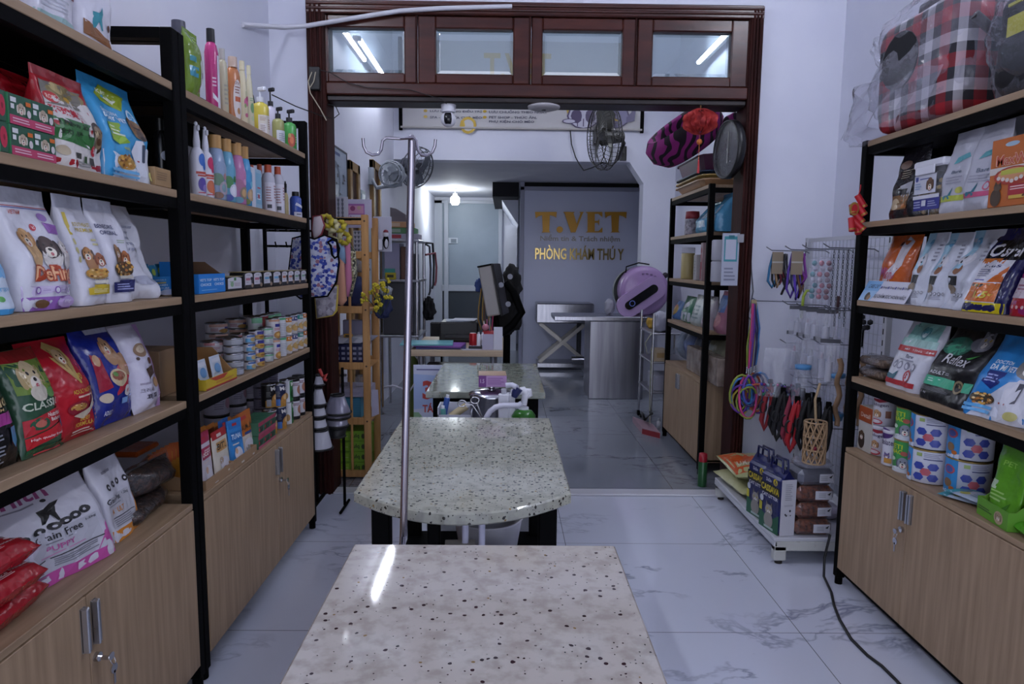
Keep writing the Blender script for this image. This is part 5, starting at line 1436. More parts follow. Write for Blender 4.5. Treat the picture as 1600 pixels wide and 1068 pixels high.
bag('cat_food_bag', 'small white and sky blue bag, second one from the orange bag', 'bag', 'R', Y3, .02, 1436, 1474, 364, .07, 'gusset', 'c9ccd8', WB(), lean=12)
bag('cat_food_bag', 'tall white and sky blue bag in clear film beside the yellow-footed bag', 'bag', 'R', Y3, .015, 1462, 1507, 341, .08, 'gusset', 'c6c8d3', WB(), lean=16, wr=.007)
bag('cat_food_bag', 'navy bag with an orange panel and a bright yellow foot', 'bag', 'R', Y3, .012, 1496, 1562, 334, .09, 'gusset', '1c1c4e',
    [('r', 0, 0, 1, .12, 'c9b81c'), ('r', .05, .12, .8, .62, 'd2d0d8'), ('r', .0, .62, .98, .86, '101014'), ('t', 'Osier', .1, .66, .95, .82, 'd8d6de', 0, .03), ('r', .06, .58, .6, .64, 'c06a2c'), ('t', 'Plus', .2, .535, .6, .58, '28285a'), ('ln', .12, .42, .5, .52, 4, '8a8aa0'), ('p', [(.45, .36), (.8, .36), (.8, .5), (.76, .55)], 'c9662a'), ('ln', .1, .37, .4, .4, 1, '5a5aa0'),
     ('r', .05, .13, .8, .35, 'c9681f'), *[('r', .1+.13*k, .3, .19+.13*k, .335, ('2a2420', '8a8a5a')[k % 2]) for k in range(5)], ('t', '1.5', .3, .17, .58, .25, 'd8c84a', 0, .03), ('t', 'kg', .6, .19, .7, .23, 'd8c84a')], lean=16, mat=GL)
bag('cat_food_bag', 'pink and red bag at the picture edge on the third shelf', 'bag', 'R', Y3, .012, 1566, 1640, 345, .09, 'gusset', '8a2060',
    [('r', 0, 0, 1, .2, '9a1c28'), *[('e', .06+.11*k, .1, .03, .02, 'c9a0a0') for k in range(9)], ('r', .02, .2, .9, .42, 'b8a8b0'), ('e', .3, .55, .25, .12, 'c88a6a'), ('p', [(.1, .72), (.5, .86), (.5, .75)], 'd8d0dc'), ('r', 0, .75, 1, 1, '1c1a4a'), ('ln', .1, .24, .6, .36, 3, '8a5a6a')], lean=16, mat=GL)
bag('cat_food_bag', 'black and yellow bag lying across the top of the third shelf bags', 'bag', 'R', Y3, .22, 1500, 1640, 330, .07, 'gusset', '121216', [('r', 0, .88, 1, .97, 'a8a02c')], lean=0)
t = thing('shelf_sign', 'folded white and blue card sign standing at the end of the third shelf', 'sign', fit('R', Y3, .004, 1341, 1412)[0], -pi/2)
w = fit('R', Y3, .004, 1341, 1412)[2]
m = MB()
m.prism([(0, 0), (.002, 0), (.042, .078), (.040, .078)], -w/2, w/2, P('d3d2de', .5), 'x')
m.box((-w/2, 0, 0), (w/2, .06, .0015), P('d3d2de', .5))
art(m, plane_S((-w/2, 0, 0), (w, 0, 0), (0, .040, .078), (0, -.9, .46)), [('r', 0, .5, .34, .98, '7fb0dc'), ('p', [(0, 0), (.26, 0), (.34, .5), (0, .5)], '9cc0e2'), ('t', 'CARE CAT', .07, .62, .31, .82, '1c2c5a', .1, .02), ('e', .16, .22, .05, .2, '3a2c24'), ('e', .2, .16, .04, .14, '8a6a4a'), ('t', 'SỰ CHĂM SÓC HOÀN HẢO', .31, .14, .97, .40, '23233a', 0, .01), *[('t', 'Omega', .40+.15*k, .62, .50+.15*k, .76, '3a3a58') for k in range(4)], *[('e', .375+.15*k, .69, .014, .07, '4a4a90') for k in range(4)]], .5)
m.build('card', t)
# --- fourth shelf
for k in range(2):
    loc, rz, w, _ = fit('R', Y4, .03, 1333, 1372)
    m = MB()
    core = bag_shape(w*1.02, .045, .13, 'pillow', 0, 0, k*5+2, .006)
    m.box((-w*.46, .01, .004), (w*.46, .12, .036), noise_mix('tan_kibble', '4a3a30', '7a6656', 70, .6, bump=.9), .012)
    o = MB()
    t = thing('kibble_bag', 'flat clear bag of tan kibble, %s of the two beside the white bag' % ('lower', 'upper')[k], 'bag', loc+Vector((0, 0, k*.047)), rz)
    m.build('kibble', t)
    for sg in (-1, 1):
        o.grid(lambda u, v: core(sin(pi/2*(2*u-1)), v, sg, .003), 14, 10, clear('cfd0d8', .10, .15))
    o.build('clear_film', t)
bag('cat_food_bag', 'white and mint cat food bag with a red ribbon band round its middle', 'bag', 'R', Y4, .012, 1368, 1427, 479, .12, 'slump', 'd3d3dd',
    [('r', .18, .72, .95, .97, '8ac0b8'), ('ring', .62, .82, .1, '4a8a90', 'c6dcdc'), ('t', '2kg', .26, .88, .4, .93, '2c4a50'), ('r', .02, .62, .98, .72, 'a8d0ca'), ('t', 'Bare', .42, .45, .62, .50, '5a5c74'), *[('ring', .22+.17*k, .34, .06, '8a8a9a', 'd3d3dd') for k in range(4)], ('p', [(.08, .17), (.14, .2), (.3, .19), (.42, .26), (.4, .18), (.36, .12), (.18, .12)], '2c6474'), ('ring', .66, .2, .1, 'b8303c', 'd3d3dd'), ('r', .1, .06, .9, .13, 'b02c34'), ('ln', .3, .4, .7, .44, 1, '9a9aaa'),
     ('r', .0, .53, 1, .61, 'b8262c'), ('t', 'MÃI TẶNG KÈM', .32, .55, .98, .59, 'e8dcdc', 0, .02)], lean=13, tilt=2)
bag('cat_food_bag', 'black cat food bag with a green band and a grey cat', 'bag', 'R', Y4, .012, 1430, 1502, 490, .11, 'gusset', '141418',
    [('e', .3, .72, .3, .12, '2c6a58'), ('e', .3, .68, .2, .07, '3f9a78'), ('e', .72, .78, .2, .09, '6a6a74'), ('cat', .76, .82, .13, '8a8a92', '5a5a62'), ('t', 'Reflex', .2, .5, .8, .62, 'd5d4da', .1, .01), ('p', [(.66, .6), (.9, .67), (.74, .59)], '4a9a4a'), ('t', 'ADULT', .12, .35, .4, .395, 'd5d4da', 0, .02), ('ln', .42, .35, .55, .39, 2, 'a9a9b0'),
     ('r', .03, .2, .72, .32, '44b088'), ('ln', .14, .24, .5, .3, 2, 'bcd8cc'), ('r', .88, .2, .99, .32, '44b088'), ('ring', .8, .25, .09, '8a7a5a', '17171a'), ('ln', .06, .13, .7, .18, 4, '6a6a70'), ('t', '1.5 kg', .06, .08, .2, .11, 'b0b0b6')], lean=17, seal='121216', sealv=.93)
bag('cat_food_bag', 'bright blue and white bag with a grey cat in a white coat', 'bag', 'R', Y4, .012, 1504, 1592, 496, .12, 'gusset', '2f86cc',
    [('p', [(0, 0), (1, 0), (1, .3), (.75, .48), (.62, .46), (.5, .36), (.3, .24), (0, .3)], 'd3d6e2'), ('t', 'DOCTOR', .2, .63, .48, .67, 'e8eef6', 0, .02), ('t', 'DA MI VET', .18, .56, .62, .62, 'e8eef6', 0, .03), ('p', [(.2, .55), (.5, .55), (.5, .42), (.36, .34), (.2, .42)], '1c2c7a'), ('ln', .24, .42, .46, .52, 3, 'a8b4e0'), ('cat', .78, .66, .2, '7f7a78', '5a5654'), ('p', [(.58, .0), (.6, .36), (.72, .5), (.9, .5), (.99, .4), (.99, 0)], 'd9d9e2'), ('p', [(.74, .46), (.82, .46), (.8, .24), (.7, .22)], '4a4a58'), ('r', .56, .2, .66, .22, 'b05048'), ('ring', .72, .68, .07, '28282c', '7f7a78'), ('ring', .86, .68, .07, '28282c', '7f7a78'),
     ('kib', .28, .22, .2, .08, '4a4030', 26), ('r', .04, .11, .48, .145, '5fa8dc'), ('r', .04, .06, .48, .095, '5fa8dc'), ('e', .82, .1, .1, .05, 'b8b06a'), ('e', .66, .86, .25, .08, '14141a'), ('t', 'wild', .7, .84, .9, .9, 'd0d0d8', .2)], lean=17, turn=6)
bag('cat_food_bag', 'white and violet bag end beyond the cat in the white coat', 'bag', 'R', Y4, .012, 1598, 1660, 500, .1, 'gusset', 'c8c8d8', [('r', 0, 0, 1, .15, '7a6aa8')], lean=17)
# --- on the cabinet
fcarton('treat_carton', 'narrow orange-topped carton with a dog at the far end of the cabinet', 'box', 'R', ZCR, .04, 1339, 1359, 636, .05, 'b9b4ac', [('r', 0, .66, 1, 1, 'a04a24'), ('t', 'Detail', .15, .76, .85, .86, 'd8c4b4'), ('e', .3, .22, .24, .18, '3a2c26'), ('dog', .3, .34, .2, '5a4434', '3a2c24')])
def rtin(p, ins, label, r, h, n, base, els, lid='gold', z0=None, turn=.0, bands=(), ords=None, grp=None):
    X = RRX+ins+r; z0 = ZCR if z0 is None else z0
    y = solve_y(p, X, z0)
    for k in range(n):
        tin(label % (ords or O2)[k] if '%s' in label else label, (X, y, z0+.001+k*(h+.011 if lid not in ('metal', 'gold') else h+.0016)), -pi/2+.42+turn, r, h, base, els, grp, lid=lid, bands=bands, name='milk_powder_tin')
FED = [('p', [(0, .9), (.5, .82), (1, .92), (1, 1), (0, 1)], '9a2434'), ('t', 'Fedogen', .12, .66, .8, .80, '3a2c50', 0, .01), ('dog', .42, .42, .15, 'c09468', '94684a'), ('e', .4, .14, .25, .1, 'b02c38'), ('e', .4, .15, .2, .06, 'd8d0d4'), ('r', .72, .3, .9, .55, '8a5a4a')]
rtin(1378, .045, 'white milk powder tin with a puppy, %s of two by the orange-topped carton', .042, .112, 2, 'cfccd4', FED, 'd0ccd4', turn=.1)
rtin(1392, .012, 'white and purple milk powder tin in front of the puppy tins', .034, .13, 1, 'd2cfd8', [('e', .3, .95, .45, .16, '4a2c6a'), ('t', 'Fedolaten', .02, .62, .86, .78, '3a2c50', 0, .01), ('cat', .55, .3, .13, '6a5a90', '4a3a70'), ('r', .45, .1, .75, .24, 'c08a3c'), ('e', .15, .4, .09, .1, 'c9a070')], 'd0ccd4', turn=.0)
rtin(1416, .016, 'green milk powder tin with a grey dog, %s of two', .046, .119, 2, '3f9a4c', [('t', 'PETI', .1, .72, .55, .86, 'c4d03c', 0, .02), ('t', 'MAC', .14, .56, .55, .70, 'c4d03c', 0, .02), ('p', [(.0, 0), (1, 0), (1, .12), (.5, .2), (0, .1)], 'd0d3d8'), ('dog', .58, .3, .18, '8a8e98', '5a5c66'), ('e', .25, .4, .1, .06, 'c9d8c4'), ('e', .6, .6, .1, .07, 'b05a4a')], 'gold', turn=.1)
HEX = [('r', 0, 0, .4, 1, '3a8cc8'), ('p', [(0, 0), (.4, 0), (.4, .14), (0, .05)], 'd0d4e0'), ('e', .22, .68, .13, .13, 'b04a54'), ('e', .22, .68, .09, .09, '4a5a9a'), ('e', .2, .3, .1, .12, '8a6a4a'), ('e', .3, .16, .06, .06, 'c06a2c')]
for x, y_ in ((.55, .52), (.8, .52), (.55, .2), (.8, .2)):
    HEX.append(('p', [(x+.1*cos(a), y_+.12*sin(a)) for a in [k*pi/3 for k in range(6)]], '3a489c'))
HEX += [('p', [(.675+.1*cos(a), .36+.12*sin(a)) for a in [k*pi/3 for k in range(6)]], 'b85a64'), ('r', .5, .8, .6, .9, '9ab06a'), ('ln', .63, .78, .95, .92, 3, '9a9ab0'), ('r', .63, .72, .95, .745, '2c3070')]
rtin(1451, .012, 'blue and white milk powder tin with hexagons, %s of the front two', .068, .1195, 2, 'd0d2de', HEX, 'gold', turn=-.05)
rtin(1510, .06, 'shaded blue milk powder tin, %s of the two standing farther back', .066, .1195, 2, 'c4c6d4', HEX, 'gold', turn=.35)
for k in range(2):
    loc, rz, w, _ = fit('R', ZCR, .05, 1472, 1524)
    m = MB(); W, D = .15, .10
    def fs(u, v, sg):
        return Vector(((u-.5)*W, (v-.5)*D, .008+sg*.007*(sin(pi*u)*sin(pi*v))**.6))
    m.grid(lambda u, v: fs(u, v, 1), 10, 8, film('b9c6d4')); m.grid(lambda u, v: fs(1-u, v, -1), 10, 8, film('b9c6d4'))
    art(m, lambda u, v, off=0: fs(u, v, 1)+Vector((0, 0, off)), [('p', [(0, 0), (.2, 0), (.35, 1), (0, 1)], '3a9aa4'), ('e', .35, .3, .1, .14, 'b8b04a'), ('e', .24, .5, .1, .2, '4a7a8a'), ('ln', .5, .2, .95, .8, 5, '8a9ab0')], .66)
    o = m.build('treat_sachet', None, loc+Vector((.03, -.01+k*-.03, k*.016)), (0, 0, -pi/2+.5-k*.3))
    tag(o, 'flat white and teal sachet lying in front of the blue tins, %s' % ('the lower one', 'the upper one')[k], 'sachet', 'sachets lying before the blue tins')
l0, rz0, w0, _ = fit('R', ZCR, .02, 1520, 1580)
tray('display_carton', 'lime green display carton holding green pouches on the cabinet', 'display box', l0, rz0-.12, w0*.95, .16, .11, .055, '5f9a2c', [('ln', .05, .35, .55, .6, 2, '2c4a18'), ('e', .72, .45, .14, .35, 'b09a7a'), ('dog', .72, .5, .09, 'a08a6c', '6a5a44')], '7aa83a', cut=True)
bag('treat_pouch', 'big lime green spouted pouch standing in the green display carton', 'bag', 'R', ZCR+.004, .035, 1527, 1578, 702, .05, 'pouch', '5a9a24', [('t', 'PET', .3, .75, .7, .82, '8ac04a'), ('r', .1, .4, .3, .52, 'b8ccaa'), ('ln', .2, .25, .7, .4, 3, '9ac46a'), ('p', [(.55, .1), (.85, .3), (.8, .1)], '3f7a1c')], lean=6, mat=GL, turn=-7)
for k in range(3):
    pouch('green pouch leaning near the display carton at the picture edge, %s' % ('first', 'second', 'third')[k], (RRX+.05+.045*k, solve_y(1600+k*16, RRX+.05, ZCR)-.02, ZCR), -pi/2+.2, .09, .13-.02*k, '4f8a24', [('e', .5, .5, .3, .2, '74b03c'), ('ln', .2, .2, .8, .35, 2, 'a0c880')], dep=.03, lean=14, group='green pouches at the right edge')
m = MB()
m.grid(lambda u, v: Vector(((u-.5)*.13, (v-.5)*.06, .02+.018*(sin(pi*u)*sin(pi*v))**.5)), 10, 8, GL('4f9a22')); m.grid(lambda u, v: Vector(((.5-u)*.13, (v-.5)*.06, .02-.018*(sin(pi*u)*sin(pi*v))**.5)), 10, 8, GL('4f9a22'))
o = m.build('treat_sachet', None, (RRX+.05, solve_y(1590, RRX+.03, ZCR)-.02, ZCR), (0, 0, -pi/2-.2)); tag(o, 'green sachet lying at the foot of the lime green display carton', 'sachet')

# --- red firecracker ornament hanging on the rack post
t = thing('firecracker_ornament', 'red and gold firecracker ornament hanging on the right rack post', 'ornament', at(1337, 335, 2.74))
RD_ = P('b81c28', .5); GD = P('a8803a', .4, .4); sc = 2.74/FPX
for i, (x0, y0, x1, y1) in enumerate(((-2, -29, 8, -10), (-3, -16, 8, 2), (-6, -4, 7, 13), (-8, 8, 8, 24), (-9, -14, -9, 0), (-10, 6, -10, 26), (0, 14, 1, 30))):
    m = MB(); p0 = Vector((x0*sc, -.012-.006*(i % 2), -y0*sc)); p1 = Vector((x1*sc, -.026-.006*(i % 2), -y1*sc))
    m.cyl(p0, p1, .0125, RD_, n=12); m.cyl(p0.lerp(p1, .82), p0.lerp(p1, .94), .0132, GD, n=12)
    m.build('firecracker', t)
m = MB().prism(ell(-.022, .02, .018, .026), -.032, -.024, GD, 'y'); m.prism(ell(-.022, .02, .012, .018), -.034, -.03, RD_, 'y'); m.build('gold_medal', t)
m = MB().tube([(0, -.012, .075), (.004, -.016, .10), (.01, -.004, .115)], .002, RD_, 6); m.build('hanging_loop', t)
# ================================================================ WHITE DISPLAY STAND BY THE RIGHT WALL
GY0, GY1, GX0, GX1, GP = 2.95, 3.83, 1.225, 1.80, 1.665
WM = P('c4c5cc', .45); WMR = noise_mix('worn_white_enamel', '8f8a80', 'c0c1bd', 14, .5, lo=.28, hi=.36)
t = thing('display_stand', 'low white metal display stand with wire back panel beside the right wall', 'display stand', (GX0, GY0, 0))
m = MB(); m.box((0, 0, .108), (GX1-GX0, GY1-GY0, .124), WM, .003); m.box((0, 0, .085), (.014, GY1-GY0, .108), WM); m.build('deck', t)
for y0 in (0, GY1-GY0-.04):
    m = MB(); m.box((.005, y0, .062), (GX1-GX0, y0+.04, .108), WMR, .004); m.build('foot_beam', t)
    for x in (.005, GX1-GX0-.06):
        f = MB().box((x, y0, .016), (x+.055, y0+.04, .085), WMR, .004).build('leg', t)
        MB().cyl((x+.028, y0+.02, 0), (x+.028, y0+.02, .018), .017, P('1a1410', .6), n=12).build('foot_pad', f)
for y in (.01, GY1-GY0-.04):
    m = MB(); m.box((GP-GX0, y, .124), (GP-GX0+.03, y+.03, 1.50), WM, .003)
    for k in range(26):
        m.box((GP-GX0-.001, y+.012, .2+k*.05), (GP-GX0+.001, y+.018, .225+k*.05), BLKM)
    m.build('upright', t)
m = MB(); wm = P('b9bbc4', .4)
for k in range(23):
    y = .05+k*.037
    m.cyl((GP-GX0+.01, y, .2), (GP-GX0+.01, y, 1.49), .0016, wm, n=5)
for k in range(27):
    z = .2+k*.0495
    m.cyl((GP-GX0+.013, .03, z), (GP-GX0+.013, GY1-GY0-.03, z), .0016, wm, n=5)
m.box((GP-GX0+.004, .03, 1.475), (GP-GX0+.02, GY1-GY0-.03, 1.495), WM)
m.build('wire_panel', t)
HOOK = []
hk = [(3.78, 1.425, .23), (3.55, 1.425, .22), (3.30, 1.425, .24), (3.08, 1.425, .24), (3.80, 1.145, .29), (3.50, 1.145, .24), (3.28, 1.145, .26), (3.08, 1.145, .22),
      (3.55, .94, .22), (3.35, .98, .22), (3.15, .98, .22), (3.6, .70, .20), (3.4, .78, .22), (3.2, .78, .22), (3.06, .60, .2)]
for (y, z, L_) in hk:
    m = MB(); x1 = GP-GX0
    m.tube([(x1+.012, y-GY0, z-.012), (x1-.01, y-GY0, z), (x1-L_+.03, y-GY0, z+.004), (x1-L_, y-GY0, z+.022)], .0028, P('8a8c94', .3, .9), 6)
    m.build('hook', t)
def cord(name, label, cat, pts, r, c, group=None, n=6, rough=.6):
    m = MB(); m.tube(pts, r, P(c, rough), n)
    return tag(m.build(name), label, cat, group)
def arc(p, q, sag, n=10):
    p, q = Vector(p), Vector(q)
    return [p.lerp(q, i/n)-Vector((0, 0, sag*4*(i/n)*(1-i/n))) for i in range(n+1)]

# --- leash bundle on the far lower hook
rnd = random.Random(11)
lx, ly = GP-.275, 3.80
cols = ['c03a78', '4a54a8', '6a3a9c', '8a9a3c', '2a2a58', '3a7ab8', '5a2a8c', 'c0623a', 'b8a83c', '4a8ac8']
for k in range(10):
    a = rnd.uniform(-1, 1)
    x = lx+.004*k-.02; y = ly-.03+.006*k
    z0 = 1.135
    m = MB(); c = P(cols[k], .6)
    zb = .77+rnd.uniform(-.015, .015)
    m.tube([(x, y, z0), (x+.012*a, y-.004, z0-.1), (x+.03*a, y-.004*k*.2, z0-.24), (x+.022*a, y, zb)], .0042, c, 6)
    m.tube([(x+.006, y, z0), (x+.022*a+.012, y+.006, z0-.14), (x+.022*a, y, zb)], .0042, c, 6)
    o = m.build('cord', None)
    t = thing('leash', '%s cord leash of the bundle hanging by the doorway, with looped harness below' % ('pink', 'blue', 'purple', 'olive', 'navy', 'sky blue', 'dark violet', 'orange', 'mustard', 'pale blue')[k], 'leash', (0, 0, 0), group='colourful leashes by the doorway')
    o.parent = t
    q = MB().cyl((x+.022*a, y, zb), (x+.022*a, y, zb-.03), .005, CHROME, n=8); q.ball((x+.022*a, y, zb-.036), .007, CHROME, 8); q.build('clip', t)
    l = MB(); R_ = rnd.uniform(.045, .085); cx = x+.022*a+rnd.uniform(-.04, .04); cz = zb-.06-R_*1.2
    l.tube([(cx+R_*cos(b)*(.8 if k % 2 else .6), y-.015+.03*sin(b+k)*.6, cz+R_*1.45*sin(b)) for b in [i*2*pi/16 for i in range(16)]], .0068, c, 6, True)
    l.tube([(cx+R_*.7*cos(b), y-.02+.02*cos(b*2), cz-.03+R_*1.1*sin(b)) for b in [i*2*pi/14 for i in range(14)]], .006, P(cols[(k+3) % 10], .6), 6, True)
    l.build('harness_loop', t)
tg = MB().box((lx-.016, ly-.004, 1.075), (lx+.014, ly+.004, 1.155), P('9a8a68', .6), .002); tag(tg.build('price_card'), 'tan card at the top of the colourful leash bundle', 'card')

# --- strap collars with grey cards on the top far hooks
for b, (y, xo, cs) in enumerate(((3.78, -.18, ['2a6a94', '1a1a1e', 'a0805c', '7a2a3c', '1a1a1e', '3a3a40']), (3.55, -.17, ['4a2a8a', '2a2a4a', '5a3ab0', '6a4a38', '8a3a9a']))):
    nm = ('far', 'near')[b]
    for k, c in enumerate(cs):
        x = GP+xo+.014*k-.01
        m = MB(); q = P(c, .6); h = rnd.uniform(.16, .24)
        m.tube([(x, y, 1.41), (x-.02, y-.01, 1.41-h*.4), (x-.03+.01*k, y-.02, 1.41-h*.8), (x-.005, y-.015, 1.41-h), (x+.02, y-.005, 1.41-h*.75), (x+.008, y, 1.41-h*.3), (x+.004, y, 1.41)], .0065, q, 6)
        tag(m.build('pet_collar'), '%s strap collar in the %s bunch on the top wire hooks' % (('blue', 'black', 'tan', 'wine red', 'jet black', 'charcoal', )[k] if b == 0 else ('violet', 'dark indigo', 'bright purple', 'brown', 'magenta')[k], nm), 'collar', 'collars on the top hooks')
    m = MB(); x = GP+xo-.01
    m.box((x-.015, y-.028, 1.30), (x+.045, y-.024, 1.42), P('8a7c68', .6)); m.box((x-.015, y-.03, 1.36), (x+.045, y-.029, 1.368), P('b0aca4', .5))
    tag(m.build('hang_card'), 'brown hang card on the %s bunch of collars' % nm, 'card')
# --- bead toys and chains on the next top hooks
for k, (c1, c2, nm) in enumerate((('6aa0a8', 'c9c9d4', 'aqua and white'), ('c07a86', 'c9c4ce', 'pink and white'), ('8a5a64', '9a8a94', 'dusky red'))):
    y = 3.36-.05*k; x = GP-.15+.012*k
    t = thing('bead_toy', '%s bead toy in a clear packet on the top hook' % nm, 'toy', (x, y, 1.41))
    m = MB()
    for i in range(7):
        m.ball((.008*sin(i*2), -.004, -.05-.027*i), .0135, P((c1, c2)[i % 2] if i < 5 else c1, .4), 8)
    m.build('beads', t)
    m = MB(); m.grid(lambda u, v: Vector(((u-.5)*.06, -.02*sin(pi*u), -.02-.225*v)), 4, 6, clear('c9cad6', .10, .1)); m.build('clear_packet', t)
for k in range(7):
    y = 3.12-.012*(k % 4); x = GP-.17+.016*k; L_ = rnd.uniform(.28, .36)
    m = MB(); CH_ = P('84868e', .25, .95)
    n = int(L_/.012)
    for i in range(n):
        z = 1.415-.012*i
        if i % 2:
            m.tube([(x+.004*cos(a), y, z+.008*sin(a)) for a in [j*2*pi/6 for j in range(6)]], .0016, CH_, 4, True)
        else:
            m.tube([(x, y+.004*cos(a), z+.008*sin(a)) for a in [j*2*pi/6 for j in range(6)]], .0016, CH_, 4, True)
    tag(m.build('chain_leash'), 'steel chain leash hanging from the top hook, %s of seven counting towards the wall' % (od+['x'])[k], 'chain leash', 'chain leashes beside the rack post')
m = MB(); m.tube([(GP-.10, 3.47, 1.22), (GP-.13, 3.47, 1.22), (GP-.145, 3.47, 1.19), (GP-.15, 3.47, 1.08)], .007, P('94a82c', .5), 8); tag(m.build('pet_brush'), 'yellow-green hooked tool hanging on the wire panel', 'grooming tool')
m = MB(); m.tube([(GP-.05, 3.3, 1.2), (GP-.055, 3.29, 1.17), (GP-.06, 3.29, 1.12)], .009, P('3a1a20', .5), 8); tag(m.build('grooming_tool'), 'small dark red tool behind the bead toys', 'grooming tool')
# --- rows of clear packets
i = 0
for r, (z, h, n, y0) in enumerate(((1.14, .15, 4, 3.46), (1.01, .20, 5, 3.48))):
    for k in range(n):
        y = y0-.095*k; x = GP-.17+.01*(k % 2); w = .085
        t = thing('clear_packet', 'clear packet with white contents, %s from the doorway in the %s packet row' % (od[k], ('upper', 'lower')[r]), 'packet', (x, y, z), -.5, 'clear packets on the wire panel')
        m = MB(); m.grid(lambda u, v: Vector(((u-.5)*w, -.012*sin(pi*u)*sin(pi*v), -h*v)), 6, 8, clear('cfd0da', .25, .1))
        m.grid(lambda u, v: Vector(((u-.5)*w, .010*sin(pi*u)*sin(pi*v), -h*v)), 6, 8, clear('cfd0da', .25, .1)); m.build('clear_film', t)
        m = MB(); c = ('b9bac4', 'c9a4b4', 'b4b0c0')[(k+r) % 3]
        m.cyl((0, 0, -h*.95), (0, 0, -h*.5), .017, P('b8b9c4', .4), n=10); m.cyl((0, 0, -h*.5), (0, 0, -h*.36), .008, P(c, .4), r1=.005, n=8); m.build('contents', t)
        m = MB(); m.box((-w/2, -.003, -.014), (w/2, .003, .004), P('3a3b42', .5)); m.build('header', t)
m = MB(); m.tube([(GP-.05, 3.60, 1.05), (GP-.06, 3.60, .95), (GP-.055, 3.60, .84)], .007, P('241416', .6), 6); tag(m.build('pet_collar'), 'dark thin collar hanging left of the clear packets', 'collar')
# --- bag of bells, bottles, harnesses, wicker tube
t = thing('bell_packet', 'clear zip bag with shiny coloured bells at the bottom', 'packet', (GP-.27, 3.42, .93), -.3)
m = MB()
for sg in (-1, 1):
    m.grid(lambda u, v: Vector(((u-.5)*(.14+.05*v), sg*.02*sin(pi*u)*min(1, v*1.6), -.25*v)), 8, 10, clear('c6c8d4', .14, .08))
m.build('clear_film', t)
m = MB()
for k in range(46):
    m.ball((rnd.uniform(-.08, .08), rnd.uniform(-.012, .012), -.245+rnd.uniform(0, .06)), .0085, P(rnd.choice(('9a2a6a', '3a3a9a', '2a7a5a', '8a2a3a', '7a3aa0', '8aa0a8')), .2, .7), 7)
o = m.build('bells', t); o['kind'] = 'stuff'
for k, (x, y, z, nm) in enumerate(((GP-.235, 3.22, .66, 'nearer the bells'), (GP-.13, 3.10, .64, 'nearer the rack post'))):
    t = thing('pet_bottle', 'clear bottle with blue caps at both ends, %s' % nm, 'bottle', (x, y, z))
    bc = P('4a86b8', .4)
    MB().lathe([(.03, .02), (.048, .04), (.048, .13), (.034, .19), (.03, .2)], clear('c4c8d6', .22, .06), 20).build('bottle_body', t)
    m = MB(); m.lathe([(.001, .196), (.036, .196), (.038, .215), (.001, .217)], bc, 18); m.build('cap', t)
    m = MB(); m.lathe([(.001, -.004), (.034, -.004), (.044, .03), (.03, .034)], bc, 18); m.build('base_cap', t)
cols2 = ['8a1a24', '16161a', '2a2a34', '9a2430', '18181c', 'a03a50', '141418', '101014', 'b01c28', '101012', '0e0e10', '121214']
for k in range(12):
    y = 3.52-.042*k; x = GP-.27+.03*(k % 4); z = .735-.012*(k % 3)
    t = thing('dog_harness', '%s harness strap hanging in the low row, %s from the doorway' % (('red', 'black', 'slate', 'crimson', 'black', 'rose', 'black', 'dark', 'scarlet', 'black', 'black', 'black')[k], (od+['ninth', 'tenth', 'eleventh', 'last'])[k]), 'harness', (x, y, z), -.3, 'harnesses in the low row')
    q = P(cols2[k], .6); m = MB()
    m.tube([(0, 0, 0), (-.02, -.006, -.08), (-.035, -.004, -.2), (-.02, 0, -.25), (0, 0, -.2), (.012, 0, -.1), (.004, 0, 0)], .013, q, 6); m.build('strap', t)
    m = MB(); m.tube([(-.03+.016*cos(a), -.012, -.13+.03*sin(a)) for a in [j*2*pi/12 for j in range(12)]], .005, P('121216', .5), 6, True); m.build('chest_loop', t)
    MB().box((-.012, -.012, -.02), (.012, .004, .02), BLKM, .003).build('buckle', t)
t = thing('wicker_tube', 'open-woven rattan tube hanging in front of the rack post', 'wicker toy', (1.395, 2.98, .47), .1)
m = MB(); RT = P('a88a68', .6); r_ = .046; hh = .185
for s in (-1, 1):
    for k in range(11):
        a0 = 2*pi*k/11
        m.tube([((r_+.0015*s)*cos(a0+s*1.5*i/8), (r_+.0015*s)*sin(a0+s*1.5*i/8), hh*i/8) for i in range(9)], .0036, RT, 5)
for z in (0, .06, .12, hh):
    m.tube([(r_*cos(a), r_*sin(a), z) for a in [i*2*pi/20 for i in range(20)]], .004, RT, 5, True)
m.build('woven_body', t)
MB().tube([(.0, 0, hh), (-.01, .0, hh+.1), (.02, .02, hh+.17)], .006, P('a58c6a', .6), 6).build('twisted_handle', t)
MB().ball((0, 0, .06), .012, P('a03048', .4)).build('pink_bead', t)
for k in range(3):
    x = RRX+.10+.05*k
    m = MB()
    m.tube([(x+.008*sin(i*1.4), 3.05+.008*cos(i*1.4), .93-.028*i) for i in range(12)], .012, P('8a6c50', .7), 7)
    tag(m.build('twisted_chew'), 'brown twisted chew hanging behind the right rack, %s from the aisle' % od[k], 'chew', 'twisted chews behind the rack')
m = MB()
for k in range(9):
    m.ball((1.60+.03*cos(k*2.4), 3.02+.02*sin(k*1.7), 1.10+.028*sin(k*2.1)), .013, P('18181d', .7), 7)
m.cyl((1.60, 3.02, 1.08), (1.60, 3.02, .99), .004, BLKM); tag(m.build('black_toy'), 'black tufted toy on the wire panel seen through the right rack', 'toy')

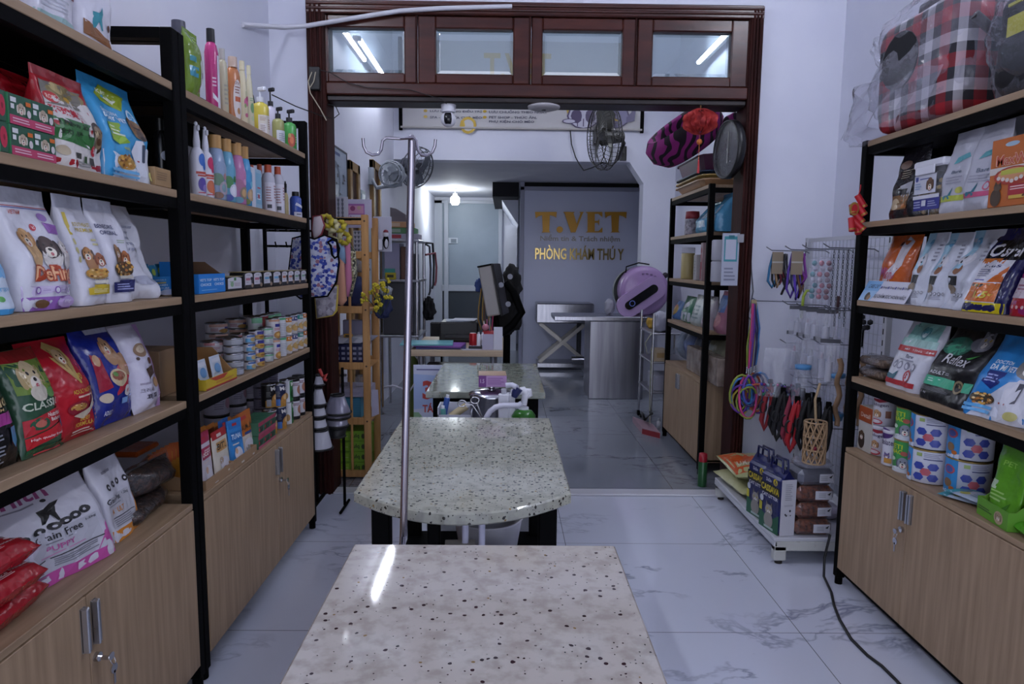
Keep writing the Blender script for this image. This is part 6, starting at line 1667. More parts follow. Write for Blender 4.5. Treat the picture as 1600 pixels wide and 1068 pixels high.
# --- goods on the deck
for k in range(2):
    ya, yb = (2.965, 3.125) if k == 0 else (3.135, 3.295)
    W = yb-ya
    m = None
    t = thing('cat_litter_bag', ('nearest dark blue cat litter bag with white side', 'second dark blue cat litter bag, behind the nearest one')[k], 'bag', (GX0+.008, (ya+yb)/2, .1255), -pi/2+.2)
    b = MB(); NV = P('141a52', .28, 0, .3); Hb = .265; D = .085
    b.box((-W/2, 0, 0), (W/2, D, Hb), NV, .012)
    b.prism([(.012, Hb-.01), (D-.012, Hb-.01), (D/2, Hb+.035)], -W/2+.004, W/2-.004, NV, 'x')
    art(b, plane_S((-W/2, 0, 0), (W, 0, 0), (0, 0, Hb), (0, -1, 0)), [('p', [(.02, 0), (.98, 0), (.98, .35), (.6, .2), (.02, .3)], '1c5a3c'), ('r', .02, .64, .98, .82, '101014'), ('t', 'CASSAVA', .06, .68, .94, .80, 'c9b41c', 0, .03), ('t', 'CAT LITTER', .12, .58, .9, .64, 'd5d5de', 0, .02), ('t', 'DoDo', .3, .86, .55, .92, 'd5d5de'), ('e', .75, .9, .1, .06, 'c9b41c'), ('t', '6', .7, .85, .82, .95, '2a2a3a'),
        ('cat', .5, .36, .19, '9a948c', '6a645c'), ('e', .5, .18, .22, .14, '8f8a82'), ('p', [(.02, .3), (.16, .3), (.16, .44), (.02, .46)], 'b8b02c'), ('e', .13, .52, .09, .06, 'b9bec8'), ('r', .3, .03, .75, .07, 'a4b4b0')], Hb/W)
    b.build('body', t)
    s = MB(); s.box((W/2-.0005, .006, 0), (W/2+.0018, D-.006, Hb-.004), P('c9c9d2', .4))
    art(s, plane_S((W/2+.0018, .006, 0), (0, D-.012, 0), (0, 0, Hb), (1, 0, 0)), [('ln', .25, .62, .75, .92, 9, 'a0a0ac'), ('e', .3, .38, .05, .018, '3a3a44'), ('e', .38, .36, .05, .018, '3a3a44'), ('e', .62, .44, .07, .022, '3a3a44'), ('e', .66, .36, .04, .012, '3a3a44'), ('r', .2, .52, .8, .55, 'b4b4be')], 3)
    s.build('side_panel', t)
    h = MB()
    for yy in (D*.35, D*.65):
        h.tube([(-W*.3, yy, Hb+.02), (-W*.26, yy, Hb+.075), (W*.26, yy, Hb+.075), (W*.3, yy, Hb+.02)], .006, P('12164a', .3), 6)
    h.build('handle', t)
t = None
for k in range(4):
    z = .1255+k*.078
    t = thing('treat_pack', ('lowest orange-brown pack with a white sticker in the stack of four', 'second orange-brown pack with a white sticker from the bottom', 'third orange-brown pack with a white sticker from the bottom', 'silver grey pack at the top of the stack of four')[k], 'pack', (1.412, 3.02, z), .08*(k % 2), 'stacked packs on the white stand')
    c = noise_mix('crumbed_treats', '3a1810', '8a4a28', 55, .4, bump=.6) if k == 0 else (bpy.data.materials['crumbed_treats'] if k < 3 else P('6a6c78', .35, .3, .5))
    m = MB(); m.box((-.085, -.05, .002), (.085, .10, .074), c, .02); m.build('contents', t)
    m = MB(); m.box((-.088, -.054, .001), (.088, .104, .076), clear('cfd0d8', .06, .08), .022); m.build('clear_film', t)
    m = MB(); m.box((-.005+.01*(k % 2), -.057, .018), (.07, -.0555, .058), P('c9c9d2', .45), .0005); art(m, plane_S((-.005, -.057, .018), (.075, 0, 0), (0, 0, .04), (0, -1, 0)), [('p', [(.7, .6), (.95, .9), (.85, .5)], '2a2a30'), ('ln', .2, .2, .7, .8, 3, 'a0a0a8')], .5); m.build('sticker', t)
m = MB(); softbox(m, .16, .14, .03, clear('b9bac6', .3, .08), 3, 5, .012); tag(m.build('plastic_packet', None, (1.412, 3.03, .1255+.313)), 'crinkled clear packet lying on top of the stacked packs', 'packet')
for k in range(2):
    m = MB(); W, D, H_ = .34-.03*k, .40, .085
    def fr(u, v, sg):
        return Vector(((u-.5)*W, (v-.5)*D, H_/2+sg*H_/2*max(0, (1-sp(2*u-1, 3)))**.6*max(0, (1-sp(2*v-1, 3)))**.6+.004*noise.noise(Vector((u*5, v*5, k)))*sg))
    fm = film('a8ab7a' if k else 'b4b283')
    m.grid(lambda u, v: fr(u, v, 1), 16, 16, fm); m.grid(lambda u, v: fr(1-u, v, -1), 16, 16, fm)
    if k:
        art(m, lambda u, v, off=0: fr(u, v, 1)+Vector((-off*.3, 0, off)), [('p', [(.02, .05), (.5, .1), (.62, .4), (.40, .98), (.02, .95)], 'c0501e'), ('t', 'UMAMI', .12, .25, .48, .42, 'd8c8b8', .2, .02), ('r', .6, .3, .72, .5, 'c4a83c'), ('e', .8, .75, .12, .12, '8a6a5a')], 1.1, film)
    o = m.build('rice_bag', None, (GX0+.165-.02*k, 3.62, .126+k*.086), (0, 0, .08-.12*k))
    tag(o, ('pale green bag lying flat underneath the orange one on the white stand', 'orange and pale green bag lying on top of the other on the white stand')[k], 'bag')
m = MB(); softbox(m, .22, .20, .055, film('9a94a4'), 3, 8, .01); tag(m.build('plastic_packet', None, (1.55, 3.25, .126)), 'grey printed packet lying behind the litter bags', 'packet')
t = thing('spray_can', 'green spray can with a red cap on the floor beside the doorway', 'spray can', (1.215, 4.04, .0))
MB().lathe([(.001, 0), (.026, 0), (.027, .004), (.027, .15), (.018, .165)], P('2a5a34', .3), 18).build('can_body', t)
MB().lathe([(.025, .155), (.026, .16), (.024, .205), (.001, .207)], P('a01c2c', .35), 18).build('cap', t)

# --- fittings around the door frame
t = thing('paper_lantern', 'round red paper pompom lantern with an orange tassel under the door head', 'lantern', at(1094, 190, 3.76))
m = MB(); RP = noise_mix('red_tissue_paper', '8a1a20', 'b83a34', 30, .7)
for k in range(14):
    a = k*pi/7
    m.grid(lambda u, v: Vector(((.095*sin(pi*v)*(.55+.45*u)+.006*sin(7*v*pi)*u)*cos(a+.16*sin(6*pi*v)*u), (.095*sin(pi*v)*(.55+.45*u))*sin(a+.16*sin(6*pi*v)*u), .068*cos(pi*v)*(.9+.1*u))), 4, 14, RP)
softbox(m, .13, .13, .10, RP, 2, 3, .01)
for i_ in range(len(m.v)-1, len(m.v)-1-37*19, -1):
    v = m.v[i_]; m.v[i_] = (v[0], v[1], v[2]-.05)
m.build('pompom', t)
m = MB(); m.cyl((0, 0, .066), (0, 0, .085), .0015, P('a8803a')); m.cyl((0, 0, -.066), (0, 0, -.235), .0016, P('b8602c')); m.ball((0, 0, -.105), .016, P('c06a2c', .4), 10); m.build('cord', t)
m = MB(); m.cyl((0, 0, -.20), (0, 0, -.27), .004, P('b02028'), r1=.008, n=8); m.build('tassel', t)
t = thing('security_camera', 'white dome camera hanging under the door head', 'camera', Vector((at(700, 170, 3.9).x, 3.93, 2.2135)))
MB().cyl((0, 0, 0), (0, 0, -.04), .042, WHT, r1=.040, n=20).build('base', t)
m = MB(); m.ball((0, 0, -.078), .043, WHT, 18); m.build('dome', t)
m = MB(); m.grid(lambda u, v: Vector((.0445*sin((u-.5)*1.0)*cos((v-.5)*1.5), -.0445*cos((u-.5)*1.0)*cos((v-.5)*1.5), -.078+.0445*sin((v-.5)*1.5))), 8, 8, P('0a0a10', .15)); m.build('lens_window', t)
t = thing('access_point', 'flat white round disc fixed under the door head', 'access point', Vector((at(850, 157, 3.9).x, 3.91, 2.2135)))
MB().lathe([(.001, 0), (.07, 0), (.09, -.006), (.088, -.016), (.06, -.024), (.001, -.025)], P('b4b0b4', .5), 28).build('disc', t)
MB().lathe([(.001, -.0245), (.012, -.0245), (.012, -.027), (.001, -.027)], P('3a3a40', .4), 12).build('status_light', t)
m = MB(); m.tube([(XL+.005, 3.50, at(425, 50, 3.6).z), (-1.2, 3.84, at(462, 43, 3.84).z), at(482, 40, 3.835), at(560, 27, 3.835), at(625, 17, 3.835), at(690, 13, 3.835), at(800, 10, 3.845)], .0125, P('c4c4cc', .4), 8); tag(m.build('cable_conduit'), 'white plastic conduit running across the top of the door frame', 'conduit')
t = thing('cable_box', 'small black junction box with pale wires on the left jamb', 'cable box', at(493, 124, 3.84))
MB().box((-.028, -.03, -.06), (.028, .006, .06), P('141214', .5), .004).build('box', t)
m = MB()
m.tube([(-.01, -.032, .03), (-.03, -.035, -.02), (-.02, -.035, -.08), (.03, -.03, -.16), (.062, -.03, -.22)], .003, P('b0a590', .5), 6); m.tube([(.01, -.032, .03), (.0, -.036, -.02), (-.02, -.035, -.05)], .003, P('b0a590', .5), 6); m.build('wire', t)
cord('black_cable', 'thin black cable looping from the left wall past the jamb into the back room', 'cable', [at(425, 148, 3.45), at(462, 166, 3.7), at(500, 180, 3.82), at(520, 186, 3.86), at(530, 178, 3.87), at(524, 165, 3.88), at(512, 163, 3.885)], .003, '141416')
cord('black_cable', 'thin black cable draped along the lower left transom rail', 'cable', [at(494, 108, 3.81), at(515, 113, 3.835), at(545, 130, 3.835), at(575, 137, 3.838), at(640, 140, 3.838), at(690, 155, 3.838), at(698, 162, 3.85)], .0025, '1a1416')
cord('wall_wire', 'thin grey cord hanging down the wall to the right of the doorway', 'cord', [at(1171, 288, 3.89), at(1171, 340, 3.89), at(1174, 420, 3.89), at(1177, 455, 3.89), at(1172, 480, 3.885), at(1168, 493, 3.885), at(1174, 501, 3.885), at(1178, 506, 3.88)], .0035, '6a6a72')
fl = [at(1297, 835, 2.80)+Vector((-.0, 0, 0)), Vector((1.385, 2.80, .10)), Vector((1.383, 2.79, .02))] + [atz(x, y, .006) for x, y in ((1299, 925), (1303, 945), (1312, 968), (1330, 998), (1355, 1023), (1378, 1040), (1400, 1062), (1425, 1090), (1470, 1125))]
cord('floor_cable', 'black power cable trailing over the tiles along the right cabinet', 'cable', fl, .0055, '0c0c0e', n=8, rough=.4)
t = thing('wall_clock', 'black round wall clock hung on the inside of the right jamb, seen edge-on', 'clock', (1.262, 3.95, at(1146, 234, 3.95).z), -pi/2+.14)
m = MB(Matrix.Rotation(pi/2, 4, 'X')); m.lathe([(.001, -.028), (.14, -.028), (.162, -.01), (.162, .026), (.152, .03), (.148, .012), (.148, .010)], P('101013', .35), 32); m.build('case', t)
m = MB(Matrix.Rotation(pi/2, 4, 'X')); m.lathe([(.149, .0095), (.001, .0095)], P('141518', .35), 32); m.build('dial', t)
m = MB(); m.box((-.003, -.013, -.02), (.003, -.011, .10), P('a8a89c', .4)); m.box((-.004, -.015, -.075), (.004, -.013, .01), P('a8a89c', .4)); m.cyl((0, -.011, 0), (0, -.017, 0), .006, P('a8a89c', .4)); m.build('hand', t)
MB(Matrix.Rotation(pi/2, 4, 'X')).lathe([(.15, .027), (.001, .0275)], clear('9aa0ac', .0, .03), 32).build('glass', t)
# ================================================================ MIDDLE OF THE SHOP
POLE = P('a5a0a8', .22, 1.0)
pb = at(613, 848, 1.47); pt = at(627, 216, 1.47)
t = thing('infusion_pole', 'tall steel infusion pole with two double hooks, standing between the near tables', 'infusion pole', (pb.x, 1.47, 0))
dx = (pt.x-pb.x)/(pt.z-pb.z)
top = Vector((dx*pt.z, 0, pt.z)); kn = Vector((dx*.8, 0, .8))
MB().cyl((0, 0, .03), kn, .0065, POLE, n=16).build('lower_rod', t)
m = MB(); m.cyl(kn-Vector((0, 0, .06)), top, .0082, POLE, n=20); m.ball(top, .0082, POLE, 12); m.build('upper_rod', t)
q = 1.47/FPX
for s, pts in ((-1, [(626, 217), (605, 217), (600, 222), (598, 236), (594, 243), (585, 245), (577, 241), (573, 232), (572, 220)]), (1, [(626, 217), (648, 217), (652, 222), (655, 237), (661, 245), (669, 246), (678, 241), (682, 232), (683, 222)])):
    m = MB(); m.tube([Vector((at(x, y, 1.47).x-pb.x, -.004-.03*abs(x-626)/60, at(x, y, 1.47).z)) for x, y in pts], .0032, POLE, 8); m.build('hook', t)
m = MB()
for k in range(4):
    a = pi/4+k*pi/2
    m.cyl((0, 0, .045), (.052*cos(a)*.6, .052*sin(a), .02), .008, STEEL, n=8)
m.cyl((0, 0, .012), (0, 0, .07), .014, BLK); m.build('base', t)

# under the middle table
t = thing('wash_basin', 'white plastic basin on the lower shelf of the middle table', 'basin', (-.05, 2.20, .321))
MB().lathe([(.001, .004), (.085, .004), (.113, .18), (.118, .185), (.112, .188), (.08, .012), (.001, .010)], P('c9c9d2', .35), 28).build('bowl', t)
carton('paper_carton', 'white printed carton with red letters under the middle table', 'carton', (-.118, 1.80, .3215), .05, .085, .05, .25, 'b9b4ac', [('r', .55, .1, .9, .75, 'c4bcb4'), ('p', [(.62, .5), (.85, .5), (.85, .3), (.62, .3)], 'b9b0a8'), ('t', 'DAG', .6, .3, .86, .42, 'a02c2c'), ('ln', .08, .1, .5, .9, 10, '8a8682'), ('ring', .2, .88, .1, '5a5650', 'b9b4ac')])
for k in range(2):
    p = at(727+26*k, 832, 1.83)
    t = thing('white_rod', 'white plastic tube standing upright under the middle table, %s' % ('left one', 'right one')[k], 'tube', (p.x, 1.83, .321), group='white tubes under the middle table')
    MB().cyl((0, 0, 0), (0, 0, .385), .0095, P('bcbcd0', .35), n=14).build('tube', t)
    MB().cyl((0, 0, 0), (0, 0, .012), .012, P('a9a9bc', .35), n=14).build('end_cap', t)
p = at(768, 838, 1.86)
t = thing('scoop_bucket', 'grey open bucket with a tilted rim under the middle table', 'bucket', (p.x+.008, 1.99, .321))
MB().lathe([(.001, .002), (.032, .002), (.048, .15), (.05, .152), (.047, .15), (.031, .008)], P('9a98ac', .4), 22).build('pail', t)
m = MB(); softbox(m, .06, .05, .12, P('5a6048', .6), 3, 2); tag(m.build('moss_sponge', None, (-.09, 2.04, .3215)), 'dark green sponge behind the white tubes under the middle table', 'sponge')
m = MB(); softbox(m, .10, .12, .09, BLK, 8, 2, .001); tag(m.build('black_case', None, (.085, 1.98, .3215)), 'small black case on the lower shelf of the middle table, right end', 'case')

# small trolley between the middle and farthest table
TZ = .585
t = thing('supply_trolley', 'low grey trolley of grooming supplies between the middle and farthest tables', 'trolley', (-.065, 2.86, 0))
m = MB(); m.box((-.25, -.20, TZ-.02), (.25, .20, TZ), P('8a8c94', .4), .004); m.box((-.25, -.20, TZ), (-.244, .20, TZ+.05), P('b9bac2', .4)); m.build('tray_top', t)
for sx in (-1, 1):
    for sy in (-1, 1):
        MB().cyl((sx*.235, sy*.185, .0), (sx*.235, sy*.185, TZ-.02), .011, CHROME, n=10).build('leg', t)
MB().box((-.23, -.19, .18), (.23, .19, .195), P('8a8c94', .4), .003).build('lower_shelf', t)
TZ += .0015
pc = at(768, 640, 2.86)
t = thing('steel_pot', 'stainless pot with a lid on the trolley between the tables', 'pot', (pc.x, 2.86, TZ))
m = MB(); m.lathe([(.001, 0), (.088, 0), (.092, .006), (.092, .20), (.096, .202)], STEEL, 30); m.build('pot_body', t)
m = MB(); m.lathe([(.098, .203), (.097, .21), (.07, .222), (.02, .228), (.001, .229)], CHROME, 30); m.lathe([(.001, .245), (.02, .243), (.012, .228)], CHROME, 16); m.build('lid', t)
carton('medicine_carton', 'purple and white carton balanced on the steel pot lid', 'box', (pc.x+.005, 2.80, TZ+.246), .04, .116, .12, .048, 'b08ab8', [('r', 0, 0, .27, 1, '6a2c7c'), ('t', '1.5', .06, .35, .2, .7, 'c9b0d0'), ('ln', .32, .2, .95, .85, 4, '8a5a98')], top=[('r', 0, 0, 1, 1, 'a98a70')])
t = thing('instrument_tray', 'white box of small tools and gauze at the left end of the trolley', 'tray', (at(712, 640, 2.80).x, 2.80, TZ))
m = MB()
for lo, hi in (((-.07, -.06, 0), (.07, .06, .004)), ((-.07, -.06, 0), (-.066, .06, .17)), ((.066, -.06, 0), (.07, .06, .15)), ((-.07, -.06, 0), (.07, -.056, .14)), ((-.07, .056, 0), (.07, .06, .17))):
    m.box(lo, hi, P('c4c6d2', .4))
m.build('box', t)
for nm, lb, c, pts, r in (('gauze_roll', 'cream roll of gauze sticking out of the white tool box', 'c0b08a', [(-.02, 0, .12), (.045, 0, .165)], .016), ('tube', 'blue and white ointment tube in the white tool box', '3a5aa4', [(-.055, 0, .09), (-.035, .0, .20)], .012), ('medicine_vial', 'teal vial standing in the white tool box', '5a9a94', [(-.045, -.03, .04), (-.05, -.03, .16)], .011)):
    m = MB(); b0 = t.location
    m.cyl(Vector(pts[0])+b0, Vector(pts[1])+b0, r, P(c, .45), n=14); m.cyl(Vector(pts[1])+b0, Vector(pts[1])+b0+(Vector(pts[1])-Vector(pts[0])).normalized()*.012, r*.6, WHT, n=12)
    tag(m.build({'tube': 'ointment_tube'}.get(nm, nm)), lb, nm.replace('_', ' '))
t = thing('surgical_scissors', 'steel surgical scissors leaning against the pot', 'scissors', at(752, 655, 2.70))
m = MB(); f = lambda x, y: at(x, y, 2.70)-t.location
for a, b, c in (((722, 630), (738, 632), (753, 654)), ((742, 625), (746, 632), (755, 656))):
    m.tube([f(*b), f(*c)], .0035, CHROME, 6); cx, cy = a
    m.tube([f(cx+6.5*cos(i*pi/6), cy+5*sin(i*pi/6)) for i in range(12)], .0028, CHROME, 6, True)
    m.tube([f(cx+5, cy+2), f(*b)], .0032, CHROME, 6)
m.build('blades', t)
for k, (x, w) in enumerate(((787, .022), (800, .012))):
    p = at(x, 640, 2.74)
    t = thing('white_bottle', ('white upright box-shaped bottle right of the pot', 'thin white bottle beside the green bottle')[k], 'bottle', (p.x, 2.74, TZ))
    m = MB(); m.box((-w, -.015, 0), (w, .015, .23), WHT, .004); m.build('bottle_body', t)
    MB().cyl((0, 0, .229), (0, 0, .25), w*.5, P('b9bac4'), n=12).build('cap', t)
t = thing('soap_bottle', 'green bottle with a white curved pump between the tables', 'bottle', (at(818, 645, 2.72).x, 2.72, TZ))
m = MB(); m.lathe([(.001, 0), (.046, 0), (.049, .006), (.049, .145), (.036, .165), (.02, .172)], P('2f6a24', .15), 22); m.build('bottle_body', t)
m = MB(); m.cyl((0, 0, .15), (0, 0, .18), .021, WHT, n=18)
f = lambda x, y, d=0: at(x, y, 2.72+d)-t.location
m.tube([f(818, 632), f(820, 622), f(822, 614), f(818, 610), (f(810, 611)), f(802, 618), f(800, 622)], [.014, .013, .016, .018, .016, .010, .005], WHT, 10)
m.tube([f(820, 622), f(829, 616), f(828, 610), f(818, 609)], [.008, .010, .010, .008], WHT, 8); m.build('pump', t)
t = thing('spray_hose', 'thick white hose arching from the soap bottle down over the table edge', 'hose', (at(790, 636, 2.66).x, 2.66, TZ))
f = lambda x, y, d=0: at(x, y, 2.66+d)-t.location
MB().tube([f(756, 662), f(760, 652), f(766, 642), f(774, 636), f(786, 633), f(800, 633), f(810, 633), f(815, 630)], .0115, P('c9c9d8', .3), 10).build('hose', t)
m = MB(); m.tube([f(790, 602, .05), f(800, 601, .05), f(808, 605, .03)], .011, P('c9c9d8', .3), 10); m.build('hose_end', t)
m = MB(); m.tube([f(811, 606, .04), f(806, 613, .04), f(803, 620, .04)], [.018, .017, .012], P('1c2456', .35), 10); m.build('collar', t)

# sign board standing left of the farthest table
p0 = at(646, 570, 4.10); wd_ = .30; ht = p0.z
t = thing('promotion_board', 'standing promotion board with a big red 3 left of the farthest table', 'sign', (p0.x, 4.10, 0))
m = MB(); m.box((0, 0, .36), (wd_, .012, ht), P('c0c6dc', .45))
art(m, plane_S((0, 0, .36), (wd_, 0, 0), (0, 0, ht-.36), (0, -1, 0)), [('p', [(0, .25), (1, .35), (1, .8), (0, .85)], 'a0b4dc'), ('ln', .06, .9, .9, .95, 1, '5a5c8a'), ('t', '3', .18, .42, .40, .74, 'b8342c', 0, .05), ('t', 'TÁ', .18, .2, .40, .36, 'b8342c', 0, .03), ('p', [(0, 0), (.3, 0), (.1, .2), (0, .2)], '8ab08a')], 1.2)
m.build('poster', t)
m = MB(); m.box((-.002, -.004, .28), (wd_, .014, .36), P('1c1624', .5)); art(m, plane_S((0, -.004, .28), (wd_, 0, 0), (0, 0, .08), (0, -1, 0)), [('t', 'HIỆU QUẢ LÊN ĐẾN', .08, .3, .75, .7, 'c9c9d4', 0, .02)], .3); m.build('dark_band', t)
m = MB(); m.box((0, .0, 0), (wd_, .10, .28), P('2f6a2c', .5)); art(m, plane_S((0, 0, 0), (wd_, 0, 0), (0, 0, .28), (0, -1, 0)), [('r', .1, .1, .28, .55, 'b4b8c4'), ('r', .32, .1, .55, .55, 'b4b8c4'), ('r', 0, .8, 1, 1, '4a8a3c')], 1); m.build('green_base', t)
# ================================================================ LEFT CORNER: CONES, CLOTHES, PINE SHELF
def bar(m, p, q, r, mt, n=8):
    return m.cyl(p, q, r, mt, n=n)
t = thing('clothes_stand', 'black steel clothes stand behind the left racks with hook rails', 'clothes stand', (-1.02, 3.62, 0))
m = MB()
bar(m, (-.24, 0, .03), (-.24, 0, 1.62), .011, BLK); bar(m, (.0, 0, .03), (.0, 0, 1.30), .011, BLK)
bar(m, (-.24, -.12, .03), (-.24, .14, .03), .011, BLK); bar(m, (.0, -.10, .03), (.0, .14, .03), .011, BLK); bar(m, (-.24, .0, .30), (.0, 0, .30), .009, BLK); m.build('stand_frame', t)
for z in (1.50, 1.42):
    m = MB(); bar(m, (-.24, 0, z), (.02, 0, z), .006, BLK)
    for k in range(5):
        m.tube([(-.22+.055*k, 0, z), (-.22+.055*k, -.05, z-.005), (-.22+.055*k, -.065, z+.02)], .004, BLK, 6)
    m.build('hook_rail', t)
m = MB(); m.tube([(.0, 0, 1.29), (.06, -.02, 1.50), (.15, -.03, 1.56), (.22, -.03, 1.56)], .006, BLK, 8); m.tube([(-.05, -.03, 1.562), (.27, -.03, 1.562)], .006, BLK, 8); m.build('hanging_arm', t)
def cloth(name, label, Y, poly, c, back=.02, els=(), edge=None, grp='pet clothes on the stand', sway=.01):
    pts = [at(x, y, Y) for x, y in poly]
    xs = [p.x for p in pts]; zs = [p.z for p in pts]
    cx = sum(xs)/len(xs); cz = sum(zs)/len(zs)
    t = thing(name, label, 'pet clothes', (cx, Y, cz), 0, grp)
    n = len(pts); m = MB()
    fr = [Vector((p.x-cx, 0, p.z-cz)) for p in pts]
    def bulge(v, k):
        return Vector((v.x, k, v.z))
    rings = []
    for s, k in ((1, 0), (.97, -.012), (.75, -.022), (.4, -.026)):
        rings.append([bulge(v*s, k+sway*noise.noise(Vector((v.x*20*s, Y*9, v.z*16*s)))) for v in fr])
    rings_b = [[Vector((v.x, back+(.006 if i else 0), v.z)) for v in r] for i, r in enumerate(rings)]
    vs = sum(rings, [])+[Vector((0, -.026, 0))]; fs = []
    for r in range(3):
        fs += [(r*n+i, r*n+(i+1) % n, (r+1)*n+(i+1) % n, (r+1)*n+i) for i in range(n)]
    fs += [(3*n+i, 3*n+(i+1) % n, 4*n) for i in range(n)]
    m.add(vs, fs, c, True)
    vs = [Vector((v.x, 0, v.z)) for v in fr]+[Vector((v.x*.97, back, v.z*.97)) for v in fr]
    m.add(vs, [(i, (i+1) % n, n+(i+1) % n, n+i) for i in range(n)]+[list(range(n, 2*n))], c, True)
    m.build('fabric', t)
    if edge:
        MB().tube([v+Vector((0, -.004, 0)) for v in fr], .006, edge, 6, True).build('trim', t)
    return t
def blots(nm, base, cs, sc):
    m, nt, b = new_mat(nm); L = nt.links.new; N = nt.nodes.new
    tc = N('ShaderNodeTexCoord'); v = N('ShaderNodeTexVoronoi'); v.inputs['Scale'].default_value = sc; L(tc.outputs['Object'], v.inputs['Vector'])
    s = N('ShaderNodeSeparateColor'); L(v.outputs['Color'], s.inputs[0])
    r = N('ShaderNodeValToRGB'); r.color_ramp.interpolation = 'CONSTANT'; e = r.color_ramp.elements
    e[0].color = (*lin(cs[0]), 1); e[1].position = 1/len(cs); e[1].color = (*lin(cs[1]), 1)
    for i in range(2, len(cs)):
        q = e.new(i/len(cs)); q.color = (*lin(cs[i]), 1)
    L(s.outputs[0], r.inputs[0])
    lt = N('ShaderNodeMath'); lt.operation = 'LESS_THAN'; lt.inputs[1].default_value = .64; L(v.outputs['Distance'], lt.inputs[0])
    mx = N('ShaderNodeMix'); mx.data_type = 'RGBA'; L(lt.outputs[0], mx.inputs['Factor']); mx.inputs[6].default_value = (*lin(base), 1); L(r.outputs[0], mx.inputs[7])
    L(mx.outputs[2], b.inputs['Base Color']); b.inputs['Roughness'].default_value = .8
    return m
BLU = blots('blue_print_cotton', 'b9bccf', ('2c3f9a', '4a5cb0', 'c4c8d8', '22308a', '8a8fb8', 'b9bccf', '3a4aa0', '9a6a7a'), 60)
GRY = blots('grey_print_cotton', '8f8a94', ('9a949c', 'a8a2ac', '7a747e'), 45)
FLO = blots('floral_print_cotton', '4a4a3c', ('b0ab8c', '2a2a24', '8a8460', 'c0bca4'), 80)
cloth('dog_shirt', 'grey-white pet shirt with yellow hem, lowest in front on the clothes stand', 3.50, [(492, 448), (528, 446), (526, 485), (520, 492), (496, 497)], GRY, edge=P('b09a3c', .7))
cloth('dog_shirt', 'blue and white patterned pet shirt hanging on the clothes stand', 3.46, [(458, 372), (476, 368), (492, 374), (508, 368), (526, 374), (530, 410), (526, 440), (512, 462), (470, 466), (452, 452), (462, 440), (452, 425)], BLU, edge=BLKM)
cloth('dog_shirt', 'peach pet shirt hanging behind the blue patterned one', 3.60, [(526, 398), (537, 410), (541, 470), (535, 478), (527, 474)], P('b8846a', .8))
cloth('dog_shirt', 'pink pet shirt beside the peach one', 3.68, [(538, 372), (546, 376), (549, 440), (545, 464), (539, 462)], P('b06a88', .8))
cloth('dog_shirt', 'pale blue pet shirt between the blue patterned and pink ones', 3.64, [(530, 382), (538, 386), (540, 412), (530, 408)], P('7a98b4', .8))
cloth('dog_shirt', 'dark floral pet shirt, farthest on the clothes stand', 3.76, [(547, 380), (555, 392), (557, 430), (549, 464), (543, 462)], FLO)
cloth('dog_shirt', 'white and red collared pet shirt high on the clothes stand', 3.50, [(490, 338), (502, 337), (507, 352), (502, 366), (492, 374), (489, 360)], P('b4a8ac', .8), edge=P('7a2430', .7))
for k, (x, y) in enumerate(((510, 345), (519, 352), (530, 352), (524, 366), (538, 372))):
    t = thing('pet_hat', 'yellow ruffled pet collar high on the clothes stand, %s from the left' % od[k], 'pet clothes', at(x, y, 3.56+.02*k), group='yellow ruffled collars')
    m = MB(); m.tube([((.026+.004*sin(9*a))*cos(a), .012*sin(5*a), (.026+.004*sin(9*a))*sin(a)) for a in [i*2*pi/36 for i in range(36)]], .011, P('b0a02c' if k % 2 == 0 else 'c0b88c', .8), 8, True); m.build('ruffle', t)
    MB().tube([(.011*cos(a), .011*sin(a), .016) for a in [i*pi/5 for i in range(10)]], .004, P('6a2a34', .7), 5, True).build('trim', t)
m = MB(); o_ = at(507, 396, 3.44)
m.tube([at(x, y, 3.43) for x, y in ((512, 378), (517, 384), (519, 398), (523, 403), (528, 400), (530, 388), (526, 377), (519, 374))], .006, BLKM, 6, True); tag(m.build('armhole_loop'), 'black elastic loop on the front of the blue patterned shirt', 'pet clothes')
# cones on a black stand
t = thing('cone_stand', 'thin black stand carrying protective cones beside the pine shelf', 'stand', (at(538, 745, 3.62).x, 3.62, 0))
m = MB(); bar(m, (0, 0, 0.02), (0, 0, .78), .008, BLK); bar(m, (0, -.10, .012), (0, .10, .012), .008, BLK); m.build('stand_frame', t)
def cone(label, cx, ytop, ybot, wt, wb, Y, c, trim, grp=None, tl=0.0):
    a = at(cx, ytop, Y); b = at(cx, ybot, Y)
    s = Y/FPX
    t = thing('protective_cone', label, 'pet cone', (a.x, Y, b.z), 0, grp)
    h = a.z-b.z
    m = MB(); m.lathe([(wb*s/2, 0), (wt*s/2, h), (wt*s/2-.003, h), (wb*s/2-.003, 0)], c, 26); m.build('cone', t)
    for r, z in ((wb*s/2, .004), (wt*s/2, h-.002)):
        m = MB(); m.tube([(r*cos(q), r*sin(q), z) for q in [i*2*pi/24 for i in range(24)]], .006, trim, 6, True)
        m.build('edge_band', t)
    return t
SIL = P('7a7888', .3, .3); WC = P('a9a9b4', .4); BT = P('0e0e10', .5)
cone('wide silver protective cone, topmost of the stack by the pine shelf', 527, 616, 645, 20, 42, 3.56, SIL, BT)
cone('silver protective cone, second of the stack by the pine shelf', 527, 642, 652, 38, 40, 3.58, SIL, BT)
cone('silver protective cone, third of the stack by the pine shelf', 527, 652, 665, 30, 34, 3.56, P('8a8896', .3, .3), BT)
cone('black protective cone at the bottom of the stack by the pine shelf', 527, 666, 682, 30, 24, 3.56, BT, BT)
for k, (y0, y1, wt, wb) in enumerate(((585, 602, 8, 16), (605, 632, 10, 24), (634, 650, 18, 26), (652, 668, 22, 30), (670, 700, 28, 42))):
    cone('white protective cone with black edges, %s from the top beside the left rack' % od[k], 498-.5*k+(2 if k == 4 else 0), y0, y1, wt, wb, 3.44, WC, BT, 'white cones beside the left rack')
